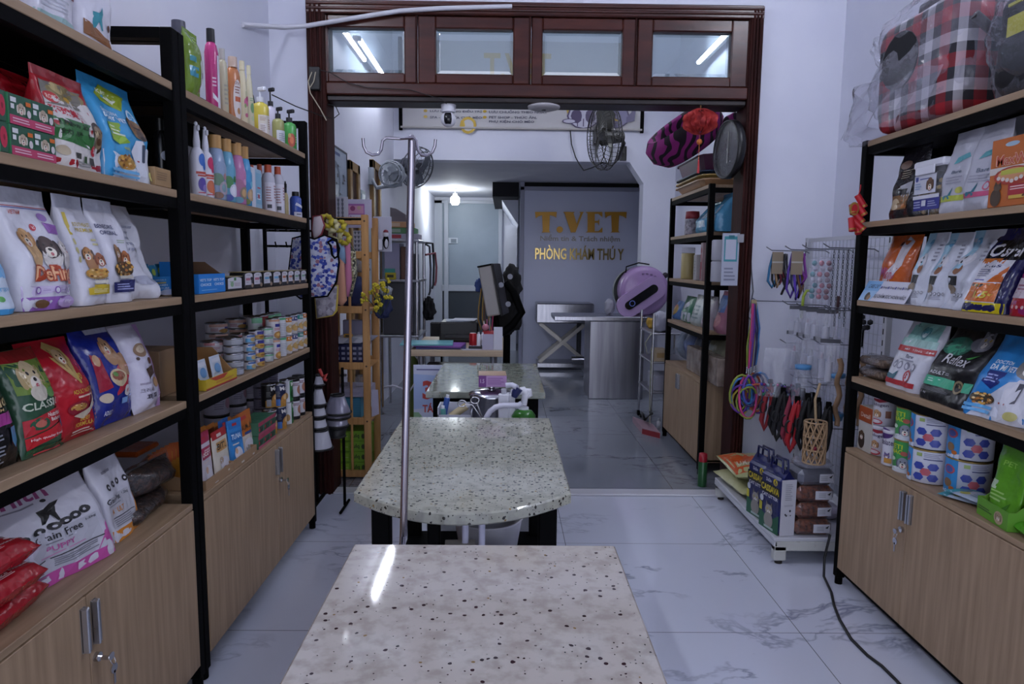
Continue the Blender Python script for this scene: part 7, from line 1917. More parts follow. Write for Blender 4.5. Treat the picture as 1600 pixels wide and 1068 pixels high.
m = MB(); m.tube([at(499, 576, 3.42), at(504, 588, 3.42), at(510, 584, 3.42), at(506, 592, 3.42), at(511, 594, 3.42)], .009, P('a8302a', .5), 8); tag(m.build('red_clip'), 'red clip above the white cones', 'clip')
m = MB(); softbox(m, .22, .26, .11, clear('a4a6b0', .28, .08), 3, 6, .04); tag(m.build('plastic_bag', None, (-1.13, 3.45, .002)), 'crumpled clear plastic bag on the floor behind the left rack', 'bag')

# pine shelf seen from its slatted end
PX0, PX1, PY0, PY1 = -1.125, -.825, 4.14, 4.48
t = thing('pine_shelf', 'varnished pine shelf with slatted ends just beyond the left door jamb', 'shelf', (0, 0, 0))
ztp = at(565, 335, PY0).z
for x in (PX0, PX1-.042):
    for y in (PY0, PY1-.03):
        MB().box((x, y, 0), (x+.042, y+.03, ztp-(.0 if x > -1 else .0)), PINE, .004).build('post', t)
lv = [at(560, y, PY0).z for y in (345, 398, 484, 572, 658, 740)]
for z in lv:
    m = MB(); m.box((PX0+.04, PY0+.002, z-.022), (PX1-.04, PY0+.024, z+.022), PINE, .003); m.build('cross_rail', t)
    m = MB(); m.box((PX0+.04, PY1-.024, z-.022), (PX1-.04, PY1-.002, z+.022), PINE, .003); m.build('cross_rail', t)
for j, z in enumerate(lv[2:]):
    m = MB(); m.box((PX0+.01, PY0+.025, z-.012), (PX1-.005, PY1-.025, z), PINE); m.build('board', t)
for y in (PY0, PY1-.016):
    for x in (PX0+.085, PX0+.175):
        MB().box((x, y+.004, lv[5]), (x+.015, y+.016, lv[1 if x > PX0+.1 else 2]), PINE, .003).build('slat', t)
m = MB()
for z in lv[:]:
    for x in (PX0+.02, PX1-.021):
        m.cyl((x, PY0-.002, z), (x, PY0+.002, z), .006, P('4a3018', .5), n=10)
m.build('peg', t)
def bx(name, label, cat, lo, hi, c, els=(), side=(), bev=.003, mt=None):
    m = MB(); m.box(lo, hi, mt or P(c, .5), bev)
    w, h = hi[0]-lo[0], hi[2]-lo[2]
    if els:
        art(m, plane_S((lo[0], lo[1], lo[2]), (w, 0, 0), (0, 0, h), (0, -1, 0)), list(els), h/w)
    if side:
        art(m, plane_S((hi[0], lo[1], lo[2]), (0, hi[1]-lo[1], 0), (0, 0, h), (1, 0, 0)), list(side), h/(hi[1]-lo[1]))
    return tag(m.build(name), label, cat)
sx0, sx1, sy0, sy1 = PX0+.05, PX1-.05, PY0+.03, PY1-.03
for k in range(4):
    z = lv[5]+.001+k*.0665
    bx('glove_box', 'lime green glove box, %s of the stack at the bottom of the pine shelf' % O4[k], 'box', (sx0, sy0, z), (sx1+.01, sy1, z+.065), '6f9a24', [('r', 0, 0, .2, 1, '4f7a1c'), ('r', .22, .1, .5, .85, '86b02c'), ('t', 'sulq', .56, .25, .82, .75, '1c2a14', 0, .02), ('ln', .3, .4, .5, .5, 1, 'b4c48a'), ('e', .93, .5, .05, .25, '2c3c1c')], [('t', 'plus', .3, .3, .7, .7, '1c2a14')])['group'] = 'lime green glove boxes'
z = lv[4]+.001
m = MB(); m.box((sx0+.02, sy0+.02, z), (sx1-.02, sy1-.04, z+.14), P('3f88a4', .5), .006)
for k in range(12):
    m.box((sx0+.019, sy0+.019, z+.008+k*.011), (sx1-.019, sy0+.0205, z+.012+k*.011), P('2f6a86', .5))
tag(m.build('teal_carton'), 'ribbed teal box on the fourth level of the pine shelf', 'box')
bx('document_box', 'lilac-grey paper bag box on top of the teal box', 'box', (sx0+.01, sy0+.01, z+.142), (sx1+.03, sy1-.03, z+.195), 'a09cb0', [('ln', .3, .3, .8, .6, 2, '8a869c')])
for k in range(2):
    p = (sx0+.06+.10*k, sy0+.08, z+.197)
    tt_ = thing('glass_jar', 'clear glass jar, %s one, behind the slats of the pine shelf' % ('left', 'right')[k], 'jar', p, group='glass jars on the pine shelf')
    MB().lathe([(.001, .002), (.026, .002), (.028, .05), (.02, .065), (.022, .07)], clear('c4c6cf', .18, .05), 16).build('jar_body', tt_)
    MB().cyl((0, 0, .066), (0, 0, .078), .023, P('8a8c94', .3, .7), n=16).build('lid', tt_)
m = MB(); m.add([(PX1+.01, PY0-.01, z+.20), (PX1+.05, PY0-.012, z+.20), (PX1+.055, PY0-.012, z+.05), (PX1+.01, PY0-.01, z+.03), (PX1+.01, PY0-.006, z+.20), (PX1+.05, PY0-.008, z+.20), (PX1+.055, PY0-.008, z+.05), (PX1+.01, PY0-.006, z+.03)], [(0, 1, 2, 3), (7, 6, 5, 4), (0, 4, 5, 1), (1, 5, 6, 2), (2, 6, 7, 3), (3, 7, 4, 0)], P('aaa6b8', .6)); tag(m.build('paper_sheet'), 'loose lilac-white paper hanging off the right post of the pine shelf', 'paper')
z = lv[3]+.001
t = thing('plastic_basket', 'navy plastic basket with slotted sides on the third level of the pine shelf', 'basket', ((sx0+sx1)/2+.01, (sy0+sy1)/2, z))
m = MB(); nb = P('141c48', .45)
softbox(m, .19, .21, .125, nb, 6, 2, .003)
for r in range(3):
    for k in range(5):
        m.box((-.08+.035*k, -.113, .03+.032*r), (-.06+.035*k, -.108, .045+.032*r), P('8a8ca4', .5))
m.build('basket_body', t)
m = MB()
for k in range(4):
    m.prism([(-.10+.05*k, 0), (-.02+.05*k, .0), (.02+.05*k, .035), (-.06+.05*k, .04)], -.09+.02*k, .08, P(('b9b9c4', 'a4aab8', 'c0c2cc', '9a9cae')[k], .6), 'y')
o = m.build('paper_bundle', None, (t.location.x-.02, t.location.y, z+.128)); tag(o, 'loose white papers lying over the navy basket', 'papers')
m = MB(); m.box((0, 0, 0), (.05, .04, .02), P('b8882c', .5), .004); m.box((.012, -.001, .004), (.036, .0, .016), P('2a2018')); tag(m.build('tape_dispenser', None, (PX0+.13, sy0+.02, z+.17)), 'small yellow and black tape dispenser on the papers in the pine shelf', 'tape dispenser')
bx('grey_carton', 'pale lilac box at the back of the third level of the pine shelf', 'box', (sx0+.03, sy1-.06, z+.10), (sx1, sy1-.005, z+.26), '8f8ca4')
z = lv[2]+.001
m = MB(); softbox(m, .18, .20, .20, P('1a2450', .8), 3, 7, .02); o = m.build('folded_cloth', None, ((sx0+sx1)/2, (sy0+sy1)/2, z)); tag(o, 'navy folded cloth on the second level of the pine shelf', 'cloth')
m = MB(); softbox(m, .19, .20, .07, clear('b4b8c2', .3, .1), 3, 9, .02); o = m.build('plastic_bag', None, ((sx0+sx1)/2+.02, (sy0+sy1)/2, z+.222)); tag(o, 'clear plastic bag on top of the navy cloth in the pine shelf', 'bag')
t = thing('flower_spray', 'spray of small yellow flowers tied to the right post of the pine shelf', 'flowers', at(588, 460, 4.10))
m = MB(); rnd = random.Random(3)
sp_ = [(x, y) for x, y in ((568, 460), (572, 467), (580, 456), (586, 444), (592, 448), (598, 442), (600, 452), (604, 455), (590, 462), (588, 470), (594, 475), (588, 480), (584, 452), (598, 446), (607, 438), (566, 470), (610, 465), (603, 465), (586, 484), (592, 468))]
for x, y in sp_:
    p = at(x, y, 4.09+rnd.uniform(-.03, .02))-t.location
    m.ball(p, rnd.uniform(.009, .017), P('b0a01c', .7), 8, (1, .7, .8))
    for k in range(3):
        a = rnd.uniform(0, 2*pi); m.ball(p+Vector((.011*cos(a), -.004, .011*sin(a))), .008, P('bfae2a', .7), 6)
o = m.build('blossom', t)
m = MB()
for x, y in sp_[::2]:
    m.tube([at(594, 492, 4.11)-t.location, at((x+594)/2+2, (y+492)/2, 4.10)-t.location, at(x, y, 4.095)-t.location], .0025, P('2c3a24', .7), 5)
m.build('stem', t)
m = MB(); p = at(597, 475, 4.16); softbox(m, .10, .05, .16, P('16204a', .7), 2.5, 3, .02); o = m.build('navy_bag', None, (p.x, 4.19, p.z-.09)); tag(o, 'navy bag hanging on the right post behind the yellow flowers', 'bag')
m = MB(); p = at(602, 462, 4.2); softbox(m, .07, .05, .06, P('84888f', .5), 2.5, 5, .01); o = m.build('grey_ornament', None, (p.x+.01, 4.17, p.z)); tag(o, 'grey rosette beside the yellow flowers', 'ornament')
# boards leaning on top of the pine shelf
def heart(cx, cy, s):
    return ('p', [(cx, cy-s), (cx+s, cy+.2*s), (cx+.8*s, cy+.8*s), (cx+.3*s, cy+.8*s), (cx, cy+.4*s), (cx-.3*s, cy+.8*s), (cx-.8*s, cy+.8*s), (cx-s, cy+.2*s)], '5a5c66')
def panel(name, label, cat, pts, Y, c, els, th=.006):
    a = at(*pts[0], Y); b = at(*pts[1], Y)
    m = MB(); m.box((a.x, Y, b.z), (b.x, Y+th, a.z), P(c, .5), .001)
    w, h = b.x-a.x, a.z-b.z
    art(m, plane_S((a.x, Y, b.z), (w, 0, 0), (0, 0, h), (0, -1, 0)), els, h/w)
    return tag(m.build(name), label, cat)
panel('heart_tag_sheet', 'white sheet of small grey heart tags behind the top of the pine shelf', 'sheet', ((511, 307), (545, 396)), 4.36, 'b0b0ba', [heart(.14+.2*i, .93-.075*j, .055) for i in range(4) for j in range(8)])
panel('heart_tag_sheet', 'second sheet of heart tags low behind the right part of the pine shelf', 'sheet', ((552, 360), (574, 394)), 4.37, 'b0b0ba', [heart(.14+.24*i, .9-.2*j, .09) for i in range(4) for j in range(5)])
panel('pink_poster', 'lilac card with a pink framed print behind the pine shelf top', 'poster', ((541, 311), (581, 356)), 4.40, 'b4aec4', [('r', .08, .2, .72, .84, '9a5a9c'), ('r', .08, .5, .68, .78, 'c48aa8'), ('e', .25, .68, .1, .09, '8a3a6a'), ('e', .5, .7, .08, .07, 'b8a08a'), ('r', .1, .25, .66, .46, 'c9c4d4'), ('t', 'Pet care', .14, .3, .6, .42, '6a3a8a')])
t = thing('notice_holder', 'white holder with a pocket behind the black and white bird doll', 'holder', at(597, 365, 4.487))
a = at(583, 338, 4.487)-t.location; b = at(612, 393, 4.487)-t.location
MB().box((a.x, 0, b.z), (b.x, .01, a.z), P('b0b0c0', .5), .002).build('back_board', t)
c = at(583, 373, 4.487)-t.location; d = at(599, 391, 4.487)-t.location
MB().box((c.x+.04, -.04, d.z), (d.x, -.001, c.z), P('c0c0cc', .5), .003).build('pocket', t)
t2 = thing('bird_doll', 'small black and white bird doll with a red hat on the white holder', 'toy', at(603, 377, 4.458))
m = MB(); m.ball((0, 0, 0), .024, BLKM, 12, (.8, .7, 2.0)); m.ball((.004, -.010, -.012), .017, P('b8b8c4', .7), 10, (.7, .6, 1.8)); m.ball((0, 0, .045), .02, P('b8b8c0', .7), 10); m.build('body', t2)
MB().ball((0, 0, .062), .017, P('7a2a38', .7), 10, (1, 1, .8)).build('hat', t2)
# wall poster, fans
t = thing('wall_poster', 'large framed chart with small drawings on the left wall of the back room', 'poster', (BXL, 4.75, 0))
m = MB(); y0, y1 = 4.36, 5.03; zt, zb = at(515, 222, 4.36).z+.03, 1.60
m.box((.001, y0-4.75, zb), (.012, y1-4.75, zt), P('a0acb8', .4))
S = plane_S((.012, y0-4.75, zb), (0, y1-y0, 0), (0, 0, zt-zb), (1, 0, 0))
els = [('r', .3, .9, .7, .94, '3a4a7a'), ('ring', .5, .55, .2, '6a7684', 'a0acb8')]
rnd = random.Random(5)
for k in range(26):
    x, y = rnd.uniform(.08, .9), rnd.uniform(.1, .84)
    els += [('e', x, y, .028, .018, rnd.choice(('3a3a40', '5a3030', '4a4a52'))), ('r', x+.03, y-.006, x+.1, y+.004, '7a8490')]
art(m, S, els, .75); m.build('chart', t)
m = MB()
for a, b in (((y0, zt), (y1, zt)), ((y0, zb), (y1, zb)), ((y0, zb), (y0, zt)), ((y1, zb), (y1, zt))):
    m.box((0, a[0]-4.75-.006, a[1]-.006), (.016, b[0]-4.75+.006, b[1]+.006), P('3a3c44', .4))
m.build('frame', t)
for i, (y0, y1, zt, zb, c, lab) in enumerate(((5.42, 5.60, 1.90, 1.0, '8a98a2', 'narrow pale cabinet front on the left wall between the two brown doors'), (5.63, 5.85, 1.82, .9, '84929c', 'second pale cabinet front on the left wall next to the farther brown door'), (6.42, 6.9, 1.72, 1.2, '9aa4b4', 'pale framed board on the left wall beyond the farther brown door'))):
    m = MB(); m.box((BXL, y0, zb), (BXL+.03, y1, zt), P(c, .5), .004); m.box((BXL+.03, y0+.03, zb+.03), (BXL+.033, y1-.03, zt-.03), P('a4b0ba', .4)); tag(m.build('wall_cabinet'), lab, 'cabinet')
def fan(label, hub, axis, R_, wallp, frame, blade, depth=.13, nb=3, wires=14):
    t = thing('wall_fan', label, 'fan', hub)
    ax = Vector(axis).normalized(); a = ax.orthogonal().normalized(); b = ax.cross(a)
    m = MB()
    for s, rr in ((-.5, 1), (.5, 1), (-.2, 1.0), (.2, 1.0)):
        m.tube([(a*cos(q)+b*sin(q))*R_*rr*(1 if abs(s) < .5 else .86)+ax*s*depth for q in [i*2*pi/28 for i in range(28)]], .005, frame, 6, True)
    for i in range(wires):
        q = i*2*pi/wires; r = a*cos(q)+b*sin(q)
        m.tube([r*.05*1+ax*depth*.6, r*R_*.5+ax*depth*.58, r*R_*.86+ax*depth*.5, r*R_+ax*depth*.2, r*R_-ax*depth*.2, r*R_*.86-ax*depth*.5, r*.08-ax*depth*.6], .0022, frame, 4)
    m.build('cage', t)
    m = MB()
    for k in range(nb):
        q0 = 2*pi*k/nb
        m.grid(lambda u, v: (a*cos(q0+(u-.5)*1.3)+b*sin(q0+(u-.5)*1.3))*(R_*(.15+.72*v))+ax*((u-.5)*.09*(1-.2*v)), 6, 6, blade)
        m.grid(lambda u, v: (a*cos(q0+(.5-u)*1.3)+b*sin(q0+(.5-u)*1.3))*(R_*(.15+.72*v))+ax*((.5-u)*.09*(1-.2*v)-.004), 6, 6, blade)
    m.build('blade', t)
    m = MB(); m.cyl(ax*.02, -ax*.19, .07*R_/.25 if R_ > .25 else .06, frame, r1=.045, n=18); m.cyl(ax*depth*.62, ax*depth*.5, R_*.16, frame, n=16); m.build('motor', t)
    wp = Vector(wallp)-Vector(hub)
    m = MB(); m.tube([-ax*.16, -ax*.2+Vector((0, 0, -.06)), wp*.7+Vector((0, 0, -.10)), wp], .018, frame, 8); m.cyl(wp-Vector((0, 0, .07)), wp+Vector((0, 0, .07)), .035, frame, n=12); m.build('bracket', t)
    return t
FB = P('23221f', .45); h_ = at(944, 214, 6.55)
fan('big black wall fan turned sideways in front of the banner', h_, (-.96, -.22, -.06), .30, (at(975, 200, 7.18).x, 7.18, h_.z-.05), FB, P('4a4a44', .35), .15, wires=44)
h_ = at(612, 272, 5.75)
fan('white-bodied wall fan with a dark ring on the left wall of the back room', h_, (-.25, -1, 0), .105, (BXL+.01, 5.9, h_.z), P('8c929a', .4), P('9aa0a8', .4), .09)
h_ = at(652, 262, 6.9)
fan('dark wall fan tilted upwards under the left end of the beam', h_, (.75, -.5, -.35), .20, (at(636, 262, 7.18).x, 7.18, h_.z+.06), P('4a4c54', .4), P('6a6e78', .4), .10)
cord('fan_cable', 'thin black cable drooping from the banner foot to the black fan', 'cable', [at(891, 204, 7.18), at(893, 225, 7.18), at(899, 245, 7.18), at(905, 256, 7.17), at(912, 266, 7.1), at(925, 262, 6.9), at(942, 254, 6.75), at(955, 258, 6.7)], .006, '18181a')
# banner over the beam
a = at(628, 62, 7.17); b = at(1000, 203, 7.17)
t = thing('wall_banner', 'wide printed banner with yellow shapes and two cartoon cats above the beam', 'banner', (0, 7.17, 0))
m = MB(); W, H = b.x-a.x, a.z-b.z
m.grid(lambda u, v: Vector((a.x+W*u, .008*sin(u*9)+.004*sin(u*31), b.z+H*v)), 30, 6, P('b4b2b2', .55))
m.grid(lambda u, v: Vector((a.x+W*(1-u), .008*sin((1-u)*9)+.004*sin((1-u)*31)+.004, b.z+H*v)), 30, 6, P('b4b2b2', .55))
S = lambda u, v, off=0: Vector((a.x+W*u, .008*sin(u*9)+.004*sin(u*31)-off*3, b.z+H*v))
els = []
DK = '4a4a5a'; YL = 'b8982c'
for i, (tx, w) in enumerate((('XÉT NGHIỆM MÁU', .165), ('LƯU CHUỒNG ĐIỀU TRỊ', .218), ('SPA - CẮT TỈA CHÓ MÈO', .218))):
    v = .24-.068*i; els += [('e', .096, v+.02, .008, .017, YL), ('t', tx, .115, v, .115+w, v+.042, DK, 0, .02)]
for i, (tx, w) in enumerate((('KHÁM LÂM SÀNG', .165), ('LƯU CHUỒNG THEO NGÀY', .245), ('PET SHOP - THỨC ĂN,', .20), ('PHỤ KIỆN CHÓ MÈO', .19))):
    v = .24-(.068*i if i < 3 else .185); els += [('t', tx, .363, v, .363+w, v+.042, DK, 0, .02)] + ([('e', .345, v+.02, .008, .017, YL)] if i < 3 else [])
els += [('t', 'T.VET', .34, .56, .62, .86, YL, 0, .03), ('ln', .3, .44, .62, .5, 1, '8a8a90'), ('ring', .275, .03, .035, YL, 'b4b2b2'),
        ('p', [(.68, .3), (.72, .5), (.8, .62), (.9, .6), (.96, .3), (.93, .1), (.70, .1)], 'bfa23c'),
        ('e', .76, .15, .07, .15, '4a3f5c'), ('e', .76, .15, .063, .137, 'b0aebc'), ('e', .755, .36, .05, .11, '4a3f5c'), ('e', .755, .36, .044, .098, 'bcbac6'), ('e', .70, .09, .03, .03, '4a3f5c'), ('e', .70, .09, .025, .022, 'b0aebc'),
        ('e', .885, .15, .07, .15, '3c3450'), ('e', .885, .15, .063, .137, '75708c'), ('e', .885, .36, .05, .11, '3c3450'), ('e', .885, .36, .044, .098, '837e98'), ('p', [(.94, .08), (.975, .1), (.98, .26), (.965, .3), (.96, .2), (.94, .14)], '5a5474'),
        *[('r', x-.002, .03, x+.002, .12, '4a3f5c') for x in (.735, .76, .785, .865, .89, .91)]]
art(m, S, els, H/W, off=.0015)
m.build('print', t)
for x in (a.x-.02, b.x+.02):
    MB().box((x-.018, -.006, b.z-.03), (x+.018, .018, a.z+.03), BLK, .004).build('side_rod', t)
MB().cyl((a.x-.02, 0, b.z), (b.x+.02, 0, b.z), .012, P('a8a4a0', .5), n=10).build('bottom_roll', t)

# ================================================================ BACK ROOM CENTRE
# sign wall
t = thing('sign_wall', 'grey-blue partition panel with gold clinic lettering at the end of the room', 'partition', (0, 9.05, 0))
a = at(813, 291, 9.05); x1 = 1.74
MB().box((a.x+.05, 0, 0), (x1, .04, a.z-.05), P('d2d6ea', .38), .002).build('panel', t)
m = MB(); m.box((a.x, -.02, 0), (a.x+.055, .05, a.z+.06), P('9a9cb0', .35), .004); m.box((a.x, -.02, a.z-.05), (x1, .05, a.z), P('9a9cb0', .35), .004); m.build('frame', t)
GOLD = P('c08a1c', .32, .25); GLD2 = P('a8915a', .16, .9)
Pn = lambda x, y: at(x, y, 9.04)
def letter(polys, name):
    m = MB()
    for pl in polys:
        q = [Pn(x, y) for x, y in pl]
        m.prism([(p.x, p.z) for p in q], -.028, -.001, GOLD, 'y')
    m.build(name, t)
letter([[(836, 331), (870, 331), (869, 340), (866, 338), (859, 336), (858, 361), (860, 363), (846, 363), (848, 361), (847, 336), (841, 338), (837, 341)], ell(874.5, 358.5, 5, 5)], 'gold_letter')
letter([[(880, 331), (898, 331), (896, 333), (901, 350), (907, 333), (905, 331), (912, 331), (910, 334), (899, 363), (892, 363), (882, 333)]], 'gold_letter')
letter([[(915, 331), (941, 331), (941, 339), (935, 334), (929, 334), (929, 345), (934, 345), (936, 342), (936, 352), (934, 348), (929, 348), (929, 361), (935, 361), (941, 355), (941, 363), (915, 363), (918, 361), (918, 333)]], 'gold_letter')
letter([[(945, 331), (979, 331), (978, 341), (974, 338), (967, 336), (966, 361), (968, 363), (954, 363), (956, 361), (955, 336), (949, 338), (946, 341)]], 'gold_letter')
def words3d(txt, x0, y0, x1_, y1, mt, name, th=.014):
    vs, fs = text_geo(txt, .02); p0 = Pn(x0, y1); p1 = Pn(x1_, y0)
    V = [(p0.x+(p1.x-p0.x)*x, p0.z+(p1.z-p0.z)*y) for x, y in vs]
    m = MB(); m.add([(x, -th, z) for x, z in V], fs, mt); n = len(V)
    from collections import Counter
    ec = Counter(); dr = {}
    for f in fs:
        for i in range(len(f)):
            e = (f[i], f[(i+1) % len(f)]); ec[tuple(sorted(e))] += 1; dr[tuple(sorted(e))] = e
    m.add([(x, -th, z) for x, z in V]+[(x, -.001, z) for x, z in V], [(b_, a_, a_+n, b_+n) for k, (a_, b_) in dr.items() if ec[k] == 1], mt)
    m.build(name, t)
words3d('PHÒNG KHÁM THÚ Y', 836, 384, 975, 405, GLD2, 'gold_wording')
words3d('Niềm tin & Trách nhiệm', 844, 367, 969, 378, P('8f8a86', .35, .3), 'small_wording', .006)
m = MB(); p0, p1 = Pn(836, 380), Pn(975, 381.5); m.box((p0.x, -.006, p1.z), (p1.x, -.001, p0.z), GOLD); m.build('gold_rule', t)
# lift table
z0 = at(880, 505, 8.5).z; z1 = at(880, 474, 8.5).z; xa, xb = at(838, 490, 8.5).x, at(928, 490, 8.5).x
t = thing('lift_table', 'stainless examination table on scissor legs before the sign wall', 'lift table', (0, 8.5, 0))
m = MB(); m.box((xa, 0, z0), (xb, .45, z1), STEEL, .012); m.build('table_top', t)
m = MB(); m.box((xa+.02, .02, .03), (xb-.1, .40, .09), STEEL, .006); m.cyl((xa+.45, .0, .13), (xa+.62, .0, .13), .05, STEEL, n=14); m.build('base', t)
for y in (.05, .34):
    for s in (0, 1):
        m = MB(); p, q = ((xa+.05, z0-.01), (xa+.62, .12)) if s else ((xa+.05, .10), (xa+.62, z0-.01))
        d = Vector((q[0]-p[0], 0, q[1]-p[1])).normalized(); nn = Vector((-d.z, 0, d.x))*.022
        m.prism([(p[0]-nn.x, p[1]-nn.z), (q[0]-nn.x, q[1]-nn.z), (q[0]+nn.x, q[1]+nn.z), (p[0]+nn.x, p[1]+nn.z)], y-.012+s*.03, y+.012+s*.03, P('a8a49e', .35, .6), 'y'); m.build('scissor_arm', t)
MB().cyl((xb-.16, .2, .05), (xb-.16, .2, z0), .03, P('2c2e34', .4), n=14).build('column', t)
# steel counter
yf = 6.68; zt = at(900, 494, yf).z; xl = at(866, 495, yf).x; xp = at(921, 560, yf).x; xr = 1.41
t = thing('steel_counter', 'stainless counter with an overhanging top on the right of the back room', 'counter', (0, yf, 0))
MB().box((xl, 0, zt-.045), (xr, .50, zt), STEEL, .006).build('counter_top', t)
BS = noise_mix('brushed_steel_panel', '8a8a94', 'b0b0b8', 3, .28, (5, 5, .3), 3, .3, .7, metal=1.0)
MB().box((xp, .02, .0), (xr-.03, .46, zt-.046), BS, .006).build('counter_body', t)
# lavender dryer pod
c = at(1002, 462, 6.95)
t = thing('pet_dryer', 'lavender rounded pet dryer with a black control strip on the steel counter', 'pet dryer', (c.x, 6.88, zt+.003))
LV = P('a487b4', .25); R_ = .245
m = MB(Matrix.Translation((0, 0, R_+.005)) @ Matrix.Rotation(pi/2, 4, 'X')); m.lathe([(.001, .13), (R_*.8, .13), (R_*.95, .115), (R_, .08), (R_, -.10)], LV, 36); m.build('front_shell', t)
m = MB(Matrix.Translation((-.04, 0, R_-.005)) @ Matrix.Rotation(pi/2, 4, 'X')); m.lathe([(R_*.98, -.10), (R_*.97, -.20), (R_*.7, -.27), (.001, -.28)], P('9aa09c', .35), 36); m.build('back_shell', t)
m = MB(); a0 = radians(35); ca, sa = cos(a0), sin(a0)
def cap_poly(L_, r, n=10):
    pts = [(L_+r*cos(q), r*sin(q)) for q in [-pi/2+pi*i/n for i in range(n+1)]]+[(-L_+r*cos(q), r*sin(q)) for q in [pi/2+pi*i/n for i in range(n+1)]]
    return [(x*ca-y*sa-.045, x*sa+y*ca+R_-.055) for x, y in pts]
m.prism(cap_poly(.15, .115), -.165, -.10, P('ac92bc', .25), 'y', True); m.build('door_arm', t)
m = MB(); m.prism(cap_poly(.145, .042), -.172, -.160, P('0c0c10', .2), 'y', True); m.build('control_strip', t)
m = MB(); q = (-.145*ca*.75-.045, -.145*sa*.75+R_-.055); m.tube([(q[0]+.026*cos(i*pi/8), -.173, q[1]+.026*sin(i*pi/8)) for i in range(16)], .004, P('6a7ac8', .3), 5, True); m.build('button', t)
m = MB()
for k in range(7):
    a_ = radians(100-14*k); m.box((.17*cos(a_)-.012, -.136, R_+.005+.17*sin(a_)-.008), (.17*cos(a_)+.012, -.128, R_+.005+.17*sin(a_)+.008), P('7a6288', .4), .002)
m.build('vent', t)
m = MB(); m.ball((.20, -.09, R_+.16), .03, P('2a2430', .4), 10); m.build('latch', t)
m = MB(); m.tube([(-.17, .05, R_+.16), (-.17, .02, R_+.24), (-.05, .0, R_+.28), (.06, .02, R_+.265)], .007, BLKM, 6); m.build('cable', t)
m = MB(); m.box((-.16, -.10, -.001), (.16, .24, .012), P('8a7098', .4), .004); m.build('foot', t)
m = MB(); softbox(m, .10, .10, .16, P('9a9aa6', .5), 2.4, 3, .01); o = m.build('white_bag', None, (at(952, 478, 7.1).x-.02, 6.95, zt+.001)); tag(o, 'white rounded bag on the counter left of the lavender dryer', 'bag')
# trolley at the right
tx0, tx1, ty0, ty1 = 1.20, 1.50, 5.48, 5.98
t = thing('supply_trolley', 'chrome trolley of supplies at the far end of the right rack', 'trolley', (0, 0, 0))
for x in (tx0, tx1):
    for y in (ty0, ty1):
        MB().cyl((x, y, .05), (x, y, at(1012, 490, ty0).z), .011, CHROME, n=10).build('pole', t)
tz = [at(1015, y, ty0).z for y in (612, 565, 520)]
for z in tz:
    MB().box((tx0-.01, ty0-.01, z-.014), (tx1+.01, ty1+.01, z), P('8c8c96', .35, .6), .003).build('shelf', t)
m = MB()
for x in (tx0, tx1):
    for y in (ty0, ty1):
        m.cyl((x-.01, y, .026), (x+.01, y, .026), .025, BLKM, n=14)
m.build('caster', t)
bx('supply_box', 'white supply box on the lowest trolley shelf', 'box', (tx0+.03, ty0+.03, tz[0]+.001), (tx0+.2, ty0+.3, tz[0]+.13), '9a9aa8')
bx('supply_box', 'cream box on the middle trolley shelf', 'box', (tx0+.02, ty0+.02, tz[1]+.001), (tx0+.12, ty0+.16, tz[1]+.1), 'b8a58a', [('r', .2, .3, .8, .7, 'a88a5a')])
m = MB(); softbox(m, .15, .2, .16, P('a0a0ae', .7), 3, 3, .02); o = m.build('folded_towel', None, (tx0+.10, ty0+.12, tz[2]+.001)); tag(o, 'pale towel heap on the top trolley shelf', 'towel')
m = MB(); softbox(m, .13, .14, .09, P('b08a2c', .5), 3, 4, .02); o = m.build('yellow_toy', None, (tx0+.10, ty0+.42, tz[2]+.001)); tag(o, 'yellow plush bundle at the back of the top trolley shelf', 'toy')
cord('white_cable', 'pale cable looping down the side of the trolley', 'cable', [(tx0-.02, ty0-.02, tz[2]), (tx0-.07, ty0-.03, tz[2]-.08), (tx0-.05, ty0-.03, tz[2]-.17), (tx0-.015, ty0-.03, tz[2]-.12), (tx0-.02, ty0-.03, .3), (tx0-.01, ty0-.02, .05)], .004, 'a8a894')
a = atz(1012, 636, 0); m = MB(); m.prism([(1.10, 5.30), (1.21, 5.16), (1.215, 5.45), (1.10, 5.72)], .0, .05, P('a88a94', .5)); m.prism([(1.098, 5.30), (1.208, 5.158), (1.208, 5.163), (1.098, 5.306)], .005, .045, P('8a2c34', .5)); tag(m.build('pet_scale'), 'low pink and white floor scale beside the right rack foot', 'scale')
cord('black_hose', 'black hose arching from the floor to the trolley', 'hose', [atz(1001, 651, .012), atz(1003, 645, .05), Vector((1.10, 5.22, .14)), Vector((1.17, 5.30, .17)), Vector((1.19, 5.44, .15))], .012, '0c0c0e', n=8)
t = thing('white_bottle', 'tiny white bottle on the floor at the end of the right rack', 'bottle', atz(1029, 668, 0))
MB().lathe([(.001, 0), (.016, 0), (.017, .05), (.008, .06)], WHT, 14).build('bottle_body', t); MB().cyl((0, 0, .058), (0, 0, .08), .009, P('b0b0bc'), n=12).build('cap', t)
